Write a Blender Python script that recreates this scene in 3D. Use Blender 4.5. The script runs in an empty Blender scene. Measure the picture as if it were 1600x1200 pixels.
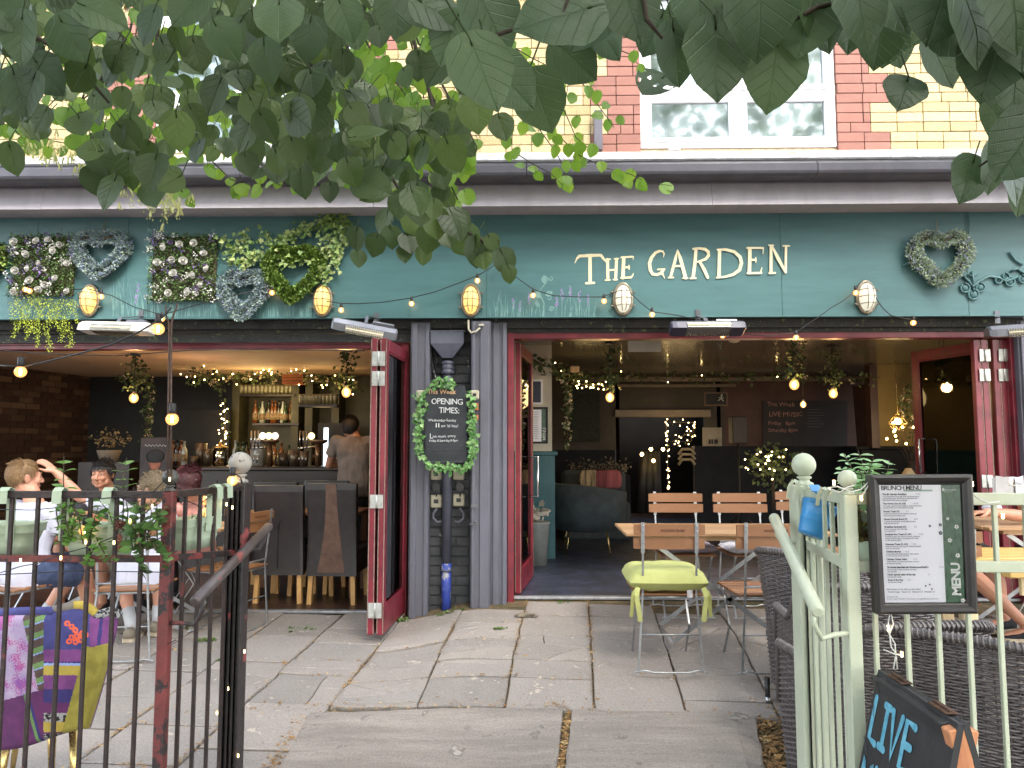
import bpy, bmesh, math, random
from mathutils import Vector as V, Matrix, noise
R = math.radians
random.seed(7)
C = bpy.context.scene.collection
FPX, EYE, YAW, PITCH = 1150.0, 1.35, R(1.2), R(4.7)
CAMM = Matrix.Translation((0, 0, EYE)) @ Matrix.Rotation(YAW, 4, 'Z') @ Matrix.Rotation(R(90) + PITCH, 4, 'X')
def ray(u, v):
    return (CAMM.to_3x3() @ V(((u - 800) / FPX, -(v - 600) / FPX, -1))).normalized()
def P(u, v, Y):
    d = ray(u, v); return V((0, 0, EYE)) + d * (Y / d.y)
def sm(t): t = max(0., min(1., t)); return t * t * (3 - 2 * t)
def gz(x, y):
    yy = max(-1., min(6.05, y))
    return .055 * (yy - 6.) + .12 * sm((x + 1.05) / .75) * sm((yy - 3.6) / 1.7)
def G(u, v):
    d = ray(u, v); o = V((0, 0, EYE)); t = 0.
    for i in range(4000):
        t += .004; p = o + d * t
        if p.z <= gz(p.x, p.y): return p
    return p
def rnd(a, b): return random.uniform(a, b)

# ---------------------------------------------------------------- materials
MATS = {}
def lin(c):
    return tuple(((x / 255.) / 12.92 if x / 255. < .04045 else ((x / 255. + .055) / 1.055) ** 2.4) for x in c)
def M(name, col, col2=None, scale=6., rough=.6, metal=0., bump=0., bscale=None, island=None, hue=0., wear=None, spec=.5,
      emis=None, estr=1., trans=0., alpha=1., stretch=None, sheen=0., detail=6., fac=(.35, .65), rvar=.12, coat=0., transl=0., grain=None):
    if name in MATS: return MATS[name]
    m = bpy.data.materials.new(name); m.use_nodes = True; MATS[name] = m
    nt = m.node_tree; N = nt.nodes; L = nt.links; b = N['Principled BSDF']
    c4 = lambda c: (c[0], c[1], c[2], 1)
    tc = N.new('ShaderNodeTexCoord'); vec = tc.outputs['Object']
    if stretch:
        mp = N.new('ShaderNodeMapping'); mp.inputs['Scale'].default_value = stretch; L.new(vec, mp.inputs[0]); vec = mp.outputs[0]
    nz = N.new('ShaderNodeTexNoise'); nz.inputs['Scale'].default_value = scale; nz.inputs['Detail'].default_value = detail
    nz.inputs['Roughness'].default_value = .6; L.new(vec, nz.inputs['Vector'])
    out = None
    if col2 is None: col2 = tuple(x * .72 for x in col)
    mr = N.new('ShaderNodeMapRange'); mr.inputs[1].default_value = fac[0]; mr.inputs[2].default_value = fac[1]
    L.new(nz.outputs[0], mr.inputs[0])
    mx = N.new('ShaderNodeMixRGB'); mx.inputs[1].default_value = c4(col); mx.inputs[2].default_value = c4(col2); L.new(mr.outputs[0], mx.inputs[0])
    out = mx.outputs[0]
    if island:
        g = N.new('ShaderNodeNewGeometry'); cr = N.new('ShaderNodeValToRGB'); cr.color_ramp.interpolation = 'LINEAR'
        els = cr.color_ramp.elements
        els[0].position = 0; els[0].color = c4(island[0]); els[1].position = 1; els[1].color = c4(island[-1])
        for i, cc in enumerate(island[1:-1]):
            e = els.new((i + 1) / (len(island) - 1)); e.color = c4(cc)
        L.new(g.outputs['Random Per Island'], cr.inputs[0])
        m2 = N.new('ShaderNodeMixRGB'); m2.inputs[0].default_value = .75; L.new(out, m2.inputs[1]); L.new(cr.outputs[0], m2.inputs[2]); out = m2.outputs[0]
    if grain:
        gn = N.new('ShaderNodeTexNoise'); gn.inputs['Scale'].default_value = grain[0]; gn.inputs['Detail'].default_value = 3; L.new(tc.outputs['Object'], gn.inputs['Vector'])
        gr = N.new('ShaderNodeMapRange'); gr.inputs[1].default_value = .3; gr.inputs[2].default_value = .7; gr.inputs[3].default_value = 1 - grain[1]; gr.inputs[4].default_value = 1 + grain[1]; L.new(gn.outputs[0], gr.inputs[0])
        gv = N.new('ShaderNodeVectorMath'); gv.operation = 'SCALE'; L.new(out, gv.inputs[0]); L.new(gr.outputs[0], gv.inputs['Scale']); out = gv.outputs[0]
    wm = None
    if wear:
        wn = N.new('ShaderNodeTexNoise'); wn.inputs['Scale'].default_value = wear[2]; wn.inputs['Detail'].default_value = 8; wn.inputs['Roughness'].default_value = .65
        L.new(tc.outputs['Object'], wn.inputs['Vector'])
        wr = N.new('ShaderNodeMapRange'); wr.inputs[1].default_value = wear[1]; wr.inputs[2].default_value = wear[1] + .03; L.new(wn.outputs[0], wr.inputs[0]); wm = wr.outputs[0]
        m3 = N.new('ShaderNodeMixRGB'); L.new(wm, m3.inputs[0]); L.new(out, m3.inputs[1]); m3.inputs[2].default_value = c4(wear[0]); out = m3.outputs[0]
    L.new(out, b.inputs['Base Color'])
    rr = N.new('ShaderNodeMapRange'); rr.inputs[3].default_value = max(.02, rough - rvar); rr.inputs[4].default_value = min(1, rough + rvar)
    L.new(nz.outputs[0], rr.inputs[0]); L.new(rr.outputs[0], b.inputs['Roughness'])
    b.inputs['Metallic'].default_value = metal; b.inputs['Specular IOR Level'].default_value = spec
    if coat: b.inputs['Coat Weight'].default_value = coat
    if trans: b.inputs['Transmission Weight'].default_value = trans
    if alpha < 1: b.inputs['Alpha'].default_value = alpha
    if emis: b.inputs['Emission Color'].default_value = c4(emis); b.inputs['Emission Strength'].default_value = estr
    if bump or wm:
        bn = N.new('ShaderNodeTexNoise'); bn.inputs['Scale'].default_value = bscale or scale * 4; bn.inputs['Detail'].default_value = 8; bn.inputs['Roughness'].default_value = .65
        L.new(vec, bn.inputs['Vector']); bp = N.new('ShaderNodeBump'); bp.inputs['Strength'].default_value = min(1, bump + .05); bp.inputs['Distance'].default_value = .01
        h = bn.outputs[0]
        if wm:
            ma = N.new('ShaderNodeMath'); ma.operation = 'SUBTRACT'; L.new(h, ma.inputs[0]); L.new(wm, ma.inputs[1]); h = ma.outputs[0]
        L.new(h, bp.inputs['Height']); L.new(bp.outputs[0], b.inputs['Normal'])
    if transl:
        tr = N.new('ShaderNodeBsdfTranslucent'); hs = N.new('ShaderNodeHueSaturation'); hs.inputs['Value'].default_value = 1.7; hs.inputs['Hue'].default_value = .485; L.new(out, hs.inputs['Color']); L.new(hs.outputs[0], tr.inputs[0])
        ms = N.new('ShaderNodeMixShader'); ms.inputs[0].default_value = transl; L.new(b.outputs[0], ms.inputs[1]); L.new(tr.outputs[0], ms.inputs[2])
        L.new(ms.outputs[0], N['Material Output'].inputs[0])
    return m
def glassmat(name, tint=(.9, .95, .95), refl=.12, rough=.02):
    if name in MATS: return MATS[name]
    m = bpy.data.materials.new(name); m.use_nodes = True; MATS[name] = m
    N = m.node_tree.nodes; L = m.node_tree.links; N.remove(N['Principled BSDF'])
    t = N.new('ShaderNodeBsdfTransparent'); t.inputs[0].default_value = (*tint, 1)
    g = N.new('ShaderNodeBsdfGlossy'); g.inputs['Roughness'].default_value = rough
    f = N.new('ShaderNodeFresnel'); f.inputs[0].default_value = 1.5
    a = N.new('ShaderNodeMath'); a.operation = 'ADD'; a.inputs[1].default_value = refl; L.new(f.outputs[0], a.inputs[0])
    mx = N.new('ShaderNodeMixShader'); L.new(a.outputs[0], mx.inputs[0]); L.new(t.outputs[0], mx.inputs[1]); L.new(g.outputs[0], mx.inputs[2])
    L.new(mx.outputs[0], N['Material Output'].inputs[0]); return m

def add_veins(m, k=6.5, amt=.5):
    nt = m.node_tree; N = nt.nodes; L = nt.links; b = N['Principled BSDF']
    def mth(op, a, c=None, d=None):
        n = N.new('ShaderNodeMath'); n.operation = op
        for i, x in enumerate((a, c, d)):
            if x is None: continue
            if isinstance(x, (int, float)): n.inputs[i].default_value = x
            else: L.new(x, n.inputs[i])
        return n.outputs[0]
    at = N.new('ShaderNodeAttribute'); at.attribute_name = 'luv'; sx = N.new('ShaderNodeSeparateXYZ'); L.new(at.outputs['Vector'], sx.inputs[0])
    ax = mth('ABSOLUTE', sx.outputs[0]); f = mth('SUBTRACT', mth('MULTIPLY', sx.outputs[1], k), mth('MULTIPLY', ax, k * .85))
    fr = mth('FRACT', mth('ADD', f, 10.)); dd = mth('ABSOLUTE', mth('SUBTRACT', fr, .5))
    side = mth('SUBTRACT', 1., mth('SMOOTH_MIN', mth('MULTIPLY', dd, 14.), 1., .1)); mid = mth('SUBTRACT', 1., mth('SMOOTH_MIN', mth('MULTIPLY', ax, 60.), 1., .1))
    f2 = mth('FRACT', mth('ADD', mth('MULTIPLY', mth('ADD', sx.outputs[1], ax), k * 4), 10.)); d2 = mth('SUBTRACT', 1., mth('SMOOTH_MIN', mth('MULTIPLY', mth('ABSOLUTE', mth('SUBTRACT', f2, .5)), 6.), 1., .1))
    v = mth('MAXIMUM', mth('MAXIMUM', mth('MULTIPLY', side, .6), mid), mth('MULTIPLY', d2, .12)); v.node.use_clamp = True
    src = b.inputs['Base Color'].links[0].from_socket; mx = N.new('ShaderNodeMixRGB'); mx.blend_type = 'MIX'; hs = N.new('ShaderNodeHueSaturation'); hs.inputs['Value'].default_value = 1.7; hs.inputs['Saturation'].default_value = .85
    L.new(src, hs.inputs['Color']); L.new(mth('MULTIPLY', v, amt), mx.inputs[0]); L.new(src, mx.inputs[1]); L.new(hs.outputs[0], mx.inputs[2]); L.new(mx.outputs[0], b.inputs['Base Color'])
    bp = N.new('ShaderNodeBump'); bp.inputs['Strength'].default_value = .45; bp.inputs['Distance'].default_value = .004; bp.invert = True; L.new(v, bp.inputs['Height'])
    old = b.inputs['Normal'].links
    if old: L.new(old[0].from_socket, bp.inputs['Normal'])
    L.new(bp.outputs[0], b.inputs['Normal'])
# ---------------------------------------------------------------- mesh builder
class MB:
    def __init__(s): s.v = []; s.f = []; s.m = []; s.sm = []; s.uv = {}
    def add(s, vs, fs, mi=0, smooth=False):
        o = len(s.v); s.v += [tuple(x) for x in vs]
        for f in fs: s.f.append([o + i for i in f]); s.m.append(mi); s.sm.append(smooth)
        return s
    def box(s, c, d, rot=None, mi=0, ch=0.0):
        x, y, z = [k / 2 for k in d]
        if ch > 0 and min(x, y, z) > ch * 1.2:
            vs = []; 
            for sx in (-1, 1):
                for sy in (-1, 1):
                    for sz in (-1, 1):
                        vs += [(sx * x, sy * (y - ch), sz * (z - ch)), (sx * (x - ch), sy * y, sz * (z - ch)), (sx * (x - ch), sy * (y - ch), sz * z)]
            I = lambda sx, sy, sz, k: ((sx > 0) * 4 + (sy > 0) * 2 + (sz > 0)) * 3 + k
            fs = []
            for q in (-1, 1):
                fs.append([I(q, -1, -1, 0), I(q, 1, -1, 0), I(q, 1, 1, 0), I(q, -1, 1, 0)][::q])
                fs.append([I(-1, q, -1, 1), I(1, q, -1, 1), I(1, q, 1, 1), I(-1, q, 1, 1)][::-q])
                fs.append([I(-1, -1, q, 2), I(1, -1, q, 2), I(1, 1, q, 2), I(-1, 1, q, 2)][::q])
            for a in (-1, 1):
                for b in (-1, 1):
                    fs.append([I(a, b, -1, 0), I(a, b, -1, 1), I(a, b, 1, 1), I(a, b, 1, 0)])
                    fs.append([I(a, -1, b, 0), I(a, -1, b, 2), I(a, 1, b, 2), I(a, 1, b, 0)])
                    fs.append([I(-1, a, b, 1), I(-1, a, b, 2), I(1, a, b, 2), I(1, a, b, 1)])
                    for c2 in (-1, 1): fs.append([I(a, b, c2, 0), I(a, b, c2, 1), I(a, b, c2, 2)])
        else:
            vs = [(sx * x, sy * y, sz * z) for sx in (-1, 1) for sy in (-1, 1) for sz in (-1, 1)]
            fs = [[0, 1, 3, 2], [4, 6, 7, 5], [0, 4, 5, 1], [2, 3, 7, 6], [0, 2, 6, 4], [1, 5, 7, 3]]
        c = V(c)
        vs = [(rot @ V(p) if rot else V(p)) + c for p in vs]
        return s.add(vs, fs, mi)
    def b2(s, x0, x1, y0, y1, z0, z1, mi=0, ch=0.):
        return s.box(((x0 + x1) / 2, (y0 + y1) / 2, (z0 + z1) / 2), (abs(x1 - x0), abs(y1 - y0), abs(z1 - z0)), None, mi, ch)
    def bar(s, a, b, w, t, mi=0, up=(0, 0, 1), ch=0.):
        a = V(a); b = V(b); d = b - a; L = d.length; z = d.normalized(); u = V(up)
        if abs(z.dot(u)) > .98: u = V((0, 1, 0))
        x = u.cross(z).normalized(); y = z.cross(x)
        return s.box((a + b) / 2, (w, t, L), Matrix((x, y, z)).transposed(), mi, ch)
    def tube(s, pts, r, n=8, mi=0, cap=True, closed=False):
        pts = [V(p) for p in pts]; k = len(pts); rs = r if isinstance(r, (list, tuple)) else [r] * k
        vs = []; prev = None
        for i, p in enumerate(pts):
            if closed: d = pts[(i + 1) % k] - pts[i - 1]
            else: d = pts[min(i + 1, k - 1)] - pts[max(i - 1, 0)]
            d = d.normalized() if d.length > 1e-9 else V((0, 0, 1))
            if prev is None:
                a = V((0, 0, 1)) if abs(d.z) < .9 else V((1, 0, 0)); x = a.cross(d).normalized()
            else:
                x = prev - d * prev.dot(d); x = x.normalized() if x.length > 1e-6 else V((1, 0, 0))
            prev = x; y = d.cross(x)
            for j in range(n):
                t = 2 * math.pi * j / n; vs.append(p + (x * math.cos(t) + y * math.sin(t)) * rs[i])
        fs = []
        for i in range(k if closed else k - 1):
            for j in range(n):
                a, b = i * n + j, i * n + (j + 1) % n; c, d2 = ((i + 1) % k) * n + (j + 1) % n, ((i + 1) % k) * n + j
                fs.append([a, b, c, d2])
        s.add(vs, fs, mi, True)
        if cap and not closed:
            o = len(s.v) - len(vs)
            s.f.append([o + j for j in range(n)][::-1]); s.f.append([o + (k - 1) * n + j for j in range(n)]); s.m += [mi] * 2; s.sm += [False] * 2
        return s
    def lathe(s, prof, c, n=16, mi=0, rot=None, squash=1.):
        vs = []; c = V(c)
        for r, z in prof:
            for j in range(n):
                t = 2 * math.pi * j / n; p = V((r * math.cos(t), r * math.sin(t) * squash, z)); vs.append((rot @ p if rot else p) + c)
        fs = [[i * n + j, i * n + (j + 1) % n, (i + 1) * n + (j + 1) % n, (i + 1) * n + j] for i in range(len(prof) - 1) for j in range(n)]
        s.add(vs, fs, mi, True)
        o = len(s.v) - len(vs)
        if prof[0][0] > 1e-4: s.f.append([o + j for j in range(n)][::-1]); s.m.append(mi); s.sm.append(False)
        if prof[-1][0] > 1e-4: s.f.append([o + (len(prof) - 1) * n + j for j in range(n)]); s.m.append(mi); s.sm.append(False)
        return s
    def ball(s, c, r, n=12, mi=0, sc=(1, 1, 1), rot=None):
        h = max(4, n // 2); vs = []; c = V(c)
        for i in range(h + 1):
            a = math.pi * i / h
            for j in range(n):
                t = 2 * math.pi * j / n; p = V((math.sin(a) * math.cos(t) * r * sc[0], math.sin(a) * math.sin(t) * r * sc[1], math.cos(a) * r * sc[2])); vs.append((rot @ p if rot else p) + c)
        fs = []
        for i in range(h):
            for j in range(n):
                q = [i * n + j, (i + 1) * n + j, (i + 1) * n + (j + 1) % n, i * n + (j + 1) % n]
                if i == 0: q = [q[0], q[1], q[2]]
                elif i == h - 1: q = [q[0], q[1], q[3]]
                fs.append(q)
        return s.add(vs, fs, mi, True)
    def poly(s, pts, th=None, mi=0):
        """flat polygon (list of 3D pts), optionally extruded by vector th"""
        n = len(pts)
        if th is None: return s.add(pts, [list(range(n))], mi)
        th = V(th); q = [V(p) + th for p in pts]
        return s.add([V(p) for p in pts] + q, [list(range(n))[::-1], [n + i for i in range(n)]] + [[i, (i + 1) % n, n + (i + 1) % n, n + i] for i in range(n)], mi)
    def leaf(s, p, d, nrm, L, W=None, mi=0, kind='heart', fold=.25, droop=.15):
        d = V(d).normalized(); nrm = V(nrm); x = d.cross(nrm)
        if x.length < 1e-4: x = d.orthogonal()
        x = x.normalized(); nn = x.cross(d).normalized(); W = W or L; p = V(p)
        if kind == 'heart': pr = [(.0, .0), (-.08, .22), (.10, .46), (.38, .5), (.66, .36), (.88, .12), (1.08, .0)]
        elif kind == 'ivy': pr = [(.0, .0), (-.12, .3), (.22, .28), (.32, .55), (.55, .25), (.8, .17), (1., .0)]
        else: pr = [(0, 0), (.25, .3), (.55, .36), (.82, .2), (1., 0)]
        mid = [(t, 0) for t, w in pr]
        vs = []; k = len(pr)
        for t, w in pr: vs.append(p + d * (max(t, 0) * L if w == 0 else max(0.0, t) * L) + nn * (-droop * L * max(t, 0) ** 2))
        for sg in (1, -1):
            for t, w in pr[1:-1]: vs.append(p + d * t * L + x * (sg * w * W) + nn * (fold * w * W - droop * L * t * t))
        fs = []
        for si in range(2):
            o = k + si * (k - 2)
            row = [0] + [o + i for i in range(k - 2)] + [k - 1]
            for i in range(k - 1):
                q = [i, i + 1, row[i + 1], row[i]]; q2 = []
                for a in q:
                    if a not in q2: q2.append(a)
                if len(q2) > 2: fs.append(q2 if si else q2[::-1])
        return s.add(vs, fs, mi, True)
    def build(s, name, mats, parent=None, smooth=None, label=None, local=False, loc=None):
        me = bpy.data.meshes.new(name)
        off = V((0, 0, 0))
        if parent is not None and not local: off = parent.location.copy()
        elif parent is None:
            if loc is not None: off = V(loc)
            elif s.v:
                xs = [p[0] for p in s.v]; ys = [p[1] for p in s.v]; zs = [p[2] for p in s.v]
                off = V(((min(xs) + max(xs)) / 2, (min(ys) + max(ys)) / 2, min(zs)))
            if local: off = V((0, 0, 0))
        me.from_pydata([tuple(V(p) - off) for p in s.v], [], s.f)
        if not isinstance(mats, (list, tuple)): mats = [mats]
        for mm in mats: me.materials.append(mm)
        me.polygons.foreach_set('material_index', s.m)
        me.polygons.foreach_set('use_smooth', [bool(x) if smooth is None else smooth for x in s.sm])
        if s.uv:
            at = me.attributes.new('luv', 'FLOAT_VECTOR', 'POINT'); buf = [0.] * (3 * len(s.v))
            for k, (a, c) in s.uv.items(): buf[3 * k] = a; buf[3 * k + 1] = c
            at.data.foreach_set('vector', buf)
        me.update()
        o = bpy.data.objects.new(name, me); C.objects.link(o)
        if parent is not None: o.parent = parent
        else: o.location = off
        if label: o['label'] = label
        return o
def tag(o, label, cat, group=None, kind=None):
    if label: o['label'] = label
    if cat: o['category'] = cat
    if group: o['group'] = group
    if kind: o['kind'] = kind
    return o
def T(name, label, cat, loc=(0, 0, 0), rz=0, group=None):
    o = bpy.data.objects.new(name, None); C.objects.link(o); o.location = loc; o.rotation_euler = (0, 0, rz); o.empty_display_size = .05
    return tag(o, label, cat, group)
def setting(o): o['kind'] = 'structure'; return o
def dup(root, loc, rz=None, label=None, group=None, scale=None):
    def cp(o, par):
        c = o.copy(); C.objects.link(c)
        if par is not None: c.parent = par
        for ch in list(o.children): cp(ch, c)
        return c
    r = cp(root, None); r.location = loc
    if rz is not None: r.rotation_euler = (0, 0, rz)
    if label: r['label'] = label
    if group: r['group'] = group
    if scale: r.scale = (scale,) * 3
    return r
def text_mb(mb, txt, origin, xdir, ydir, size, mi=0, jitter=0., off=0., align='LEFT', lift=.001, sp=1.0):
    """write txt flat on a surface: xdir along, ydir up"""
    cu = bpy.data.curves.new('t', 'FONT'); cu.body = txt; cu.size = size; cu.offset = off; cu.align_x = align; cu.resolution_u = 2; cu.space_character = sp
    ob = bpy.data.objects.new('t', cu); C.objects.link(ob)
    bpy.context.view_layer.update()
    me = bpy.data.meshes.new_from_object(ob.evaluated_get(bpy.context.evaluated_depsgraph_get()))
    x = V(xdir).normalized(); y = V(ydir).normalized(); n = x.cross(y)
    o = V(origin)
    vs = []
    for vtx in me.vertices:
        p = vtx.co; jx = jitter * noise.noise(V((p.x / size * 1.3, p.y / size * .4, 3.1))) * size; jy = jitter * noise.noise(V((p.x / size * .9, 7.7, p.y / size * .5))) * size
        vs.append(o + x * (p.x + jx) + y * (p.y + jy) + n * lift)
    mb.add(vs, [list(p.vertices) for p in me.polygons], mi)
    bpy.data.objects.remove(ob); bpy.data.curves.remove(cu); bpy.data.meshes.remove(me)
def stroke(mb, pts, w, o, x, y, lift=.001, mi=0, caps=True):
    """flat brush stroke through 2D pts on plane o+x,y; w width or list; one ribbon with round caps"""
    x = V(x).normalized(); y = V(y).normalized(); n = x.cross(y); k = len(pts)
    ws = w if isinstance(w, (list, tuple)) else [w] * k
    L_, R_ = [], []
    for i, p in enumerate(pts):
        a = V((*pts[max(i - 1, 0)], 0)); b = V((*pts[min(i + 1, k - 1)], 0)); d = (b - a); d = d.normalized() if d.length > 1e-9 else V((1, 0, 0))
        q = V((-d.y, d.x, 0)); c = V((*p, 0)); L_.append(c + q * ws[i] / 2); R_.append(c - q * ws[i] / 2)
    def W(p): return V(o) + x * p.x + y * p.y + n * lift
    vs = [W(p) for p in L_] + [W(p) for p in R_]
    mb.add(vs, [[i, k + i, k + i + 1, i + 1] for i in range(k - 1)], mi)
    if caps:
        for e, s2 in ((0, -1), (k - 1, 1)):
            j = 1 if e == 0 else k - 2
            d = (V((*pts[e], 0)) - V((*pts[j], 0))); d = d.normalized(); q = V((-d.y, d.x, 0)); c = V((*pts[e], 0)); r = ws[e] / 2
            arc = [c + q * r * math.cos(t) + d * r * math.sin(t) for t in [math.pi * a / 6 for a in range(7)]]
            mb.add([W(a) for a in arc], [list(range(7))[::-1]], mi)
def sag(a, b, d, n=12):
    a = V(a); b = V(b); return [a.lerp(b, i / n) - V((0, 0, d * 4 * (i / n) * (1 - i / n))) for i in range(n + 1)]

# ---------------------------------------------------------------- camera, world, sun
cam = bpy.data.cameras.new('camera'); co = bpy.data.objects.new('camera', cam); C.objects.link(co)
co.matrix_world = CAMM; cam.sensor_width = 36; cam.lens = FPX / 1600 * 36; cam.clip_start = .05; cam.clip_end = 500
bpy.context.scene.camera = co
w = bpy.data.worlds.new('World'); bpy.context.scene.world = w; w.use_nodes = True
sky = w.node_tree.nodes.new('ShaderNodeTexSky'); sky.sky_type = 'NISHITA'; sky.sun_disc = False
SUN_EL, SUN_AZ = R(50), R(28)      # azimuth: measured from -Y (behind the camera) towards +X
sdir = V((math.sin(SUN_AZ) * math.cos(SUN_EL), -math.cos(SUN_AZ) * math.cos(SUN_EL), math.sin(SUN_EL)))
sky.sun_elevation = SUN_EL; sky.sun_rotation = math.atan2(sdir.x, sdir.y)
sky.air_density = 1.2; sky.dust_density = 2.5; sky.ozone_density = 1.
bg = w.node_tree.nodes['Background']; bg.inputs[1].default_value = .15
hsv = w.node_tree.nodes.new('ShaderNodeHueSaturation'); hsv.inputs['Saturation'].default_value = .45; w.node_tree.links.new(sky.outputs[0], hsv.inputs['Color']); w.node_tree.links.new(hsv.outputs[0], bg.inputs[0])
sl = bpy.data.lights.new('sun', 'SUN'); sl.energy = 1.1; sl.angle = R(14); sl.color = (1, .94, .84)
so = bpy.data.objects.new('sun', sl); C.objects.link(so); so.rotation_euler = (-sdir).to_track_quat('-Z', 'Y').to_euler()
sc = bpy.context.scene
sc.view_settings.view_transform = 'Standard'; sc.view_settings.look = 'None'; sc.view_settings.exposure = 2.87; sc.view_settings.gamma = 1
sc.render.engine = 'CYCLES'; sc.cycles.max_bounces = 7; sc.cycles.diffuse_bounces = 4; sc.cycles.glossy_bounces = 3; sc.cycles.transparent_max_bounces = 10
sc.cycles.use_denoising = True; sc.cycles.sample_clamp_indirect = 4
def lamp(name, loc, energy, col=(1, .62, .28), r=.04, parent=None):
    l = bpy.data.lights.new(name, 'POINT'); l.energy = energy; l.color = col; l.shadow_soft_size = r
    o = bpy.data.objects.new(name, l); C.objects.link(o)
    if parent is not None: o.parent = parent; o.location = V(loc) - parent.location
    else: o.location = loc
    return o
# ================================================================ GROUND
paving_m = M('paving_stone', lin((146, 137, 129)), lin((116, 108, 102)), scale=3.2, rough=.85, bump=.5, bscale=55, grain=(130, .22), island=[lin((137, 130, 124)), lin((148, 140, 133)), lin((130, 124, 118)), lin((152, 143, 135)), lin((140, 134, 128))], wear=(lin((176, 164, 150)), .62, 13))
soil_m = M('joint_soil', lin((112, 92, 66)), lin((70, 66, 40)), scale=9, rough=.95, bump=.8, bscale=90)
conc_m = M('brushed_concrete', lin((148, 139, 130)), lin((126, 118, 110)), scale=1.7, rough=.9, bump=.9, bscale=14, stretch=(1, 6, 1), grain=(110, .2), wear=(lin((160, 152, 142)), .62, 5))
b = MB()
NX, NY = 60, 50
xs = [-7 + 14 * i / NX for i in range(NX + 1)]; ys = [-1.5 + 7.7 * j / NY for j in range(NY + 1)]
b.add([(x, y, gz(x, y) - .022) for y in ys for x in xs], [[j * (NX + 1) + i, j * (NX + 1) + i + 1, (j + 1) * (NX + 1) + i + 1, (j + 1) * (NX + 1) + i] for j in range(NY) for i in range(NX)])
setting(b.build('ground', soil_m))
b = MB(); b.poly([(-60, -80, -.43), (60, -80, -.43), (60, -1.2, -.43), (-60, -1.2, -.43)])
setting(b.build('road', M('asphalt', (.06, .06, .062), (.045, .045, .047), scale=20, rough=.9, bump=.4, bscale=120)))
def inset(poly, g):
    n = len(poly); out = []
    for i in range(n):
        a, p, c = poly[i - 1], poly[i], poly[(i + 1) % n]
        d1 = ((p[0] - a[0]), (p[1] - a[1])); d2 = ((c[0] - p[0]), (c[1] - p[1]))
        l1 = math.hypot(*d1) or 1; l2 = math.hypot(*d2) or 1
        n1 = (-d1[1] / l1, d1[0] / l1); n2 = (-d2[1] / l2, d2[0] / l2)
        k = 1 + n1[0] * n2[0] + n1[1] * n2[1]; k = max(k, .3)
        out.append((p[0] + (n1[0] + n2[0]) / k * g, p[1] + (n1[1] + n2[1]) / k * g))
    return out
def split(poly, p, d):
    A, B = [], []; n = len(poly); side = [(q[0] - p[0]) * -d[1] + (q[1] - p[1]) * d[0] for q in poly]
    for i in range(n):
        q, r, sq, sr = poly[i], poly[(i + 1) % n], side[i], side[(i + 1) % n]
        (A if sq >= 0 else B).append(q)
        if sq * sr < 0:
            t = sq / (sq - sr); x = (q[0] + (r[0] - q[0]) * t, q[1] + (r[1] - q[1]) * t); A.append(x); B.append(x)
    return [q for q in (A, B) if len(q) > 2]
def area(p): return abs(sum(p[i - 1][0] * p[i][1] - p[i][0] * p[i - 1][1] for i in range(len(p)))) / 2
def slab(mb, poly, gap=.006, dz=0., jit=.0035, mi=0, seg=.06):
    if area(poly) < .002: return
    q = inset(poly, gap); r = []
    for i in range(len(q)):
        a, c = q[i], q[(i + 1) % len(q)]; L = math.hypot(c[0] - a[0], c[1] - a[1]); k = max(1, int(L / seg))
        for j in range(k):
            t = j / k; x, y = a[0] + (c[0] - a[0]) * t, a[1] + (c[1] - a[1]) * t
            nn = noise.noise_vector(V((x * 9, y * 9, 1.7)))
            r.append((x + nn.x * jit * 1.6, y + nn.y * jit * 1.6))
    r2 = inset(r, .005); n = len(r)
    tx, ty = rnd(-.004, .004), rnd(-.004, .004); cx = sum(x for x, y in r) / n; cy = sum(y for x, y in r) / n
    Z = lambda x, y: gz(x, y) + dz + (x - cx) * tx + (y - cy) * ty
    lo = [(x, y, Z(x, y) - .03) for x, y in r]; mid = [(x, y, Z(x, y) - .004) for x, y in r]; hi = [(x, y, Z(x, y)) for x, y in r2]
    mb.add(lo + mid + hi, [[i, (i + 1) % n, n + (i + 1) % n, n + i] for i in range(n)] + [[n + i, n + (i + 1) % n, 2 * n + (i + 1) % n, 2 * n + i] for i in range(n)] + [[2 * n + i for i in range(n)]], mi)
AX = R(3.8); dn = (math.sin(AX), math.cos(AX)); dx = (math.cos(AX), -math.sin(AX))
o0 = G(720, 955); e0 = G(480, 1112); e1 = G(1183, 1112)
s_of = lambda p: (p[0] - o0.x) * dx[0] + (p[1] - o0.y) * dx[1]
pv = MB(); JOINTS = []
def crack(poly, depth, p):
    if depth == 0 or random.random() > p or area(poly) < .06: return [poly]
    cx = sum(q[0] for q in poly) / len(poly) + rnd(-.1, .1); cy = sum(q[1] for q in poly) / len(poly) + rnd(-.05, .05); a = random.choice([rnd(-.35, .35), rnd(-.5, .5), rnd(-.2, .2), rnd(.7, 1.1), rnd(1.3, 1.8)]) - AX
    out = []
    for q in split(poly, (cx, cy), (math.cos(a), math.sin(a))): out += crack(q, depth - 1, p * .9)
    return out
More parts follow.
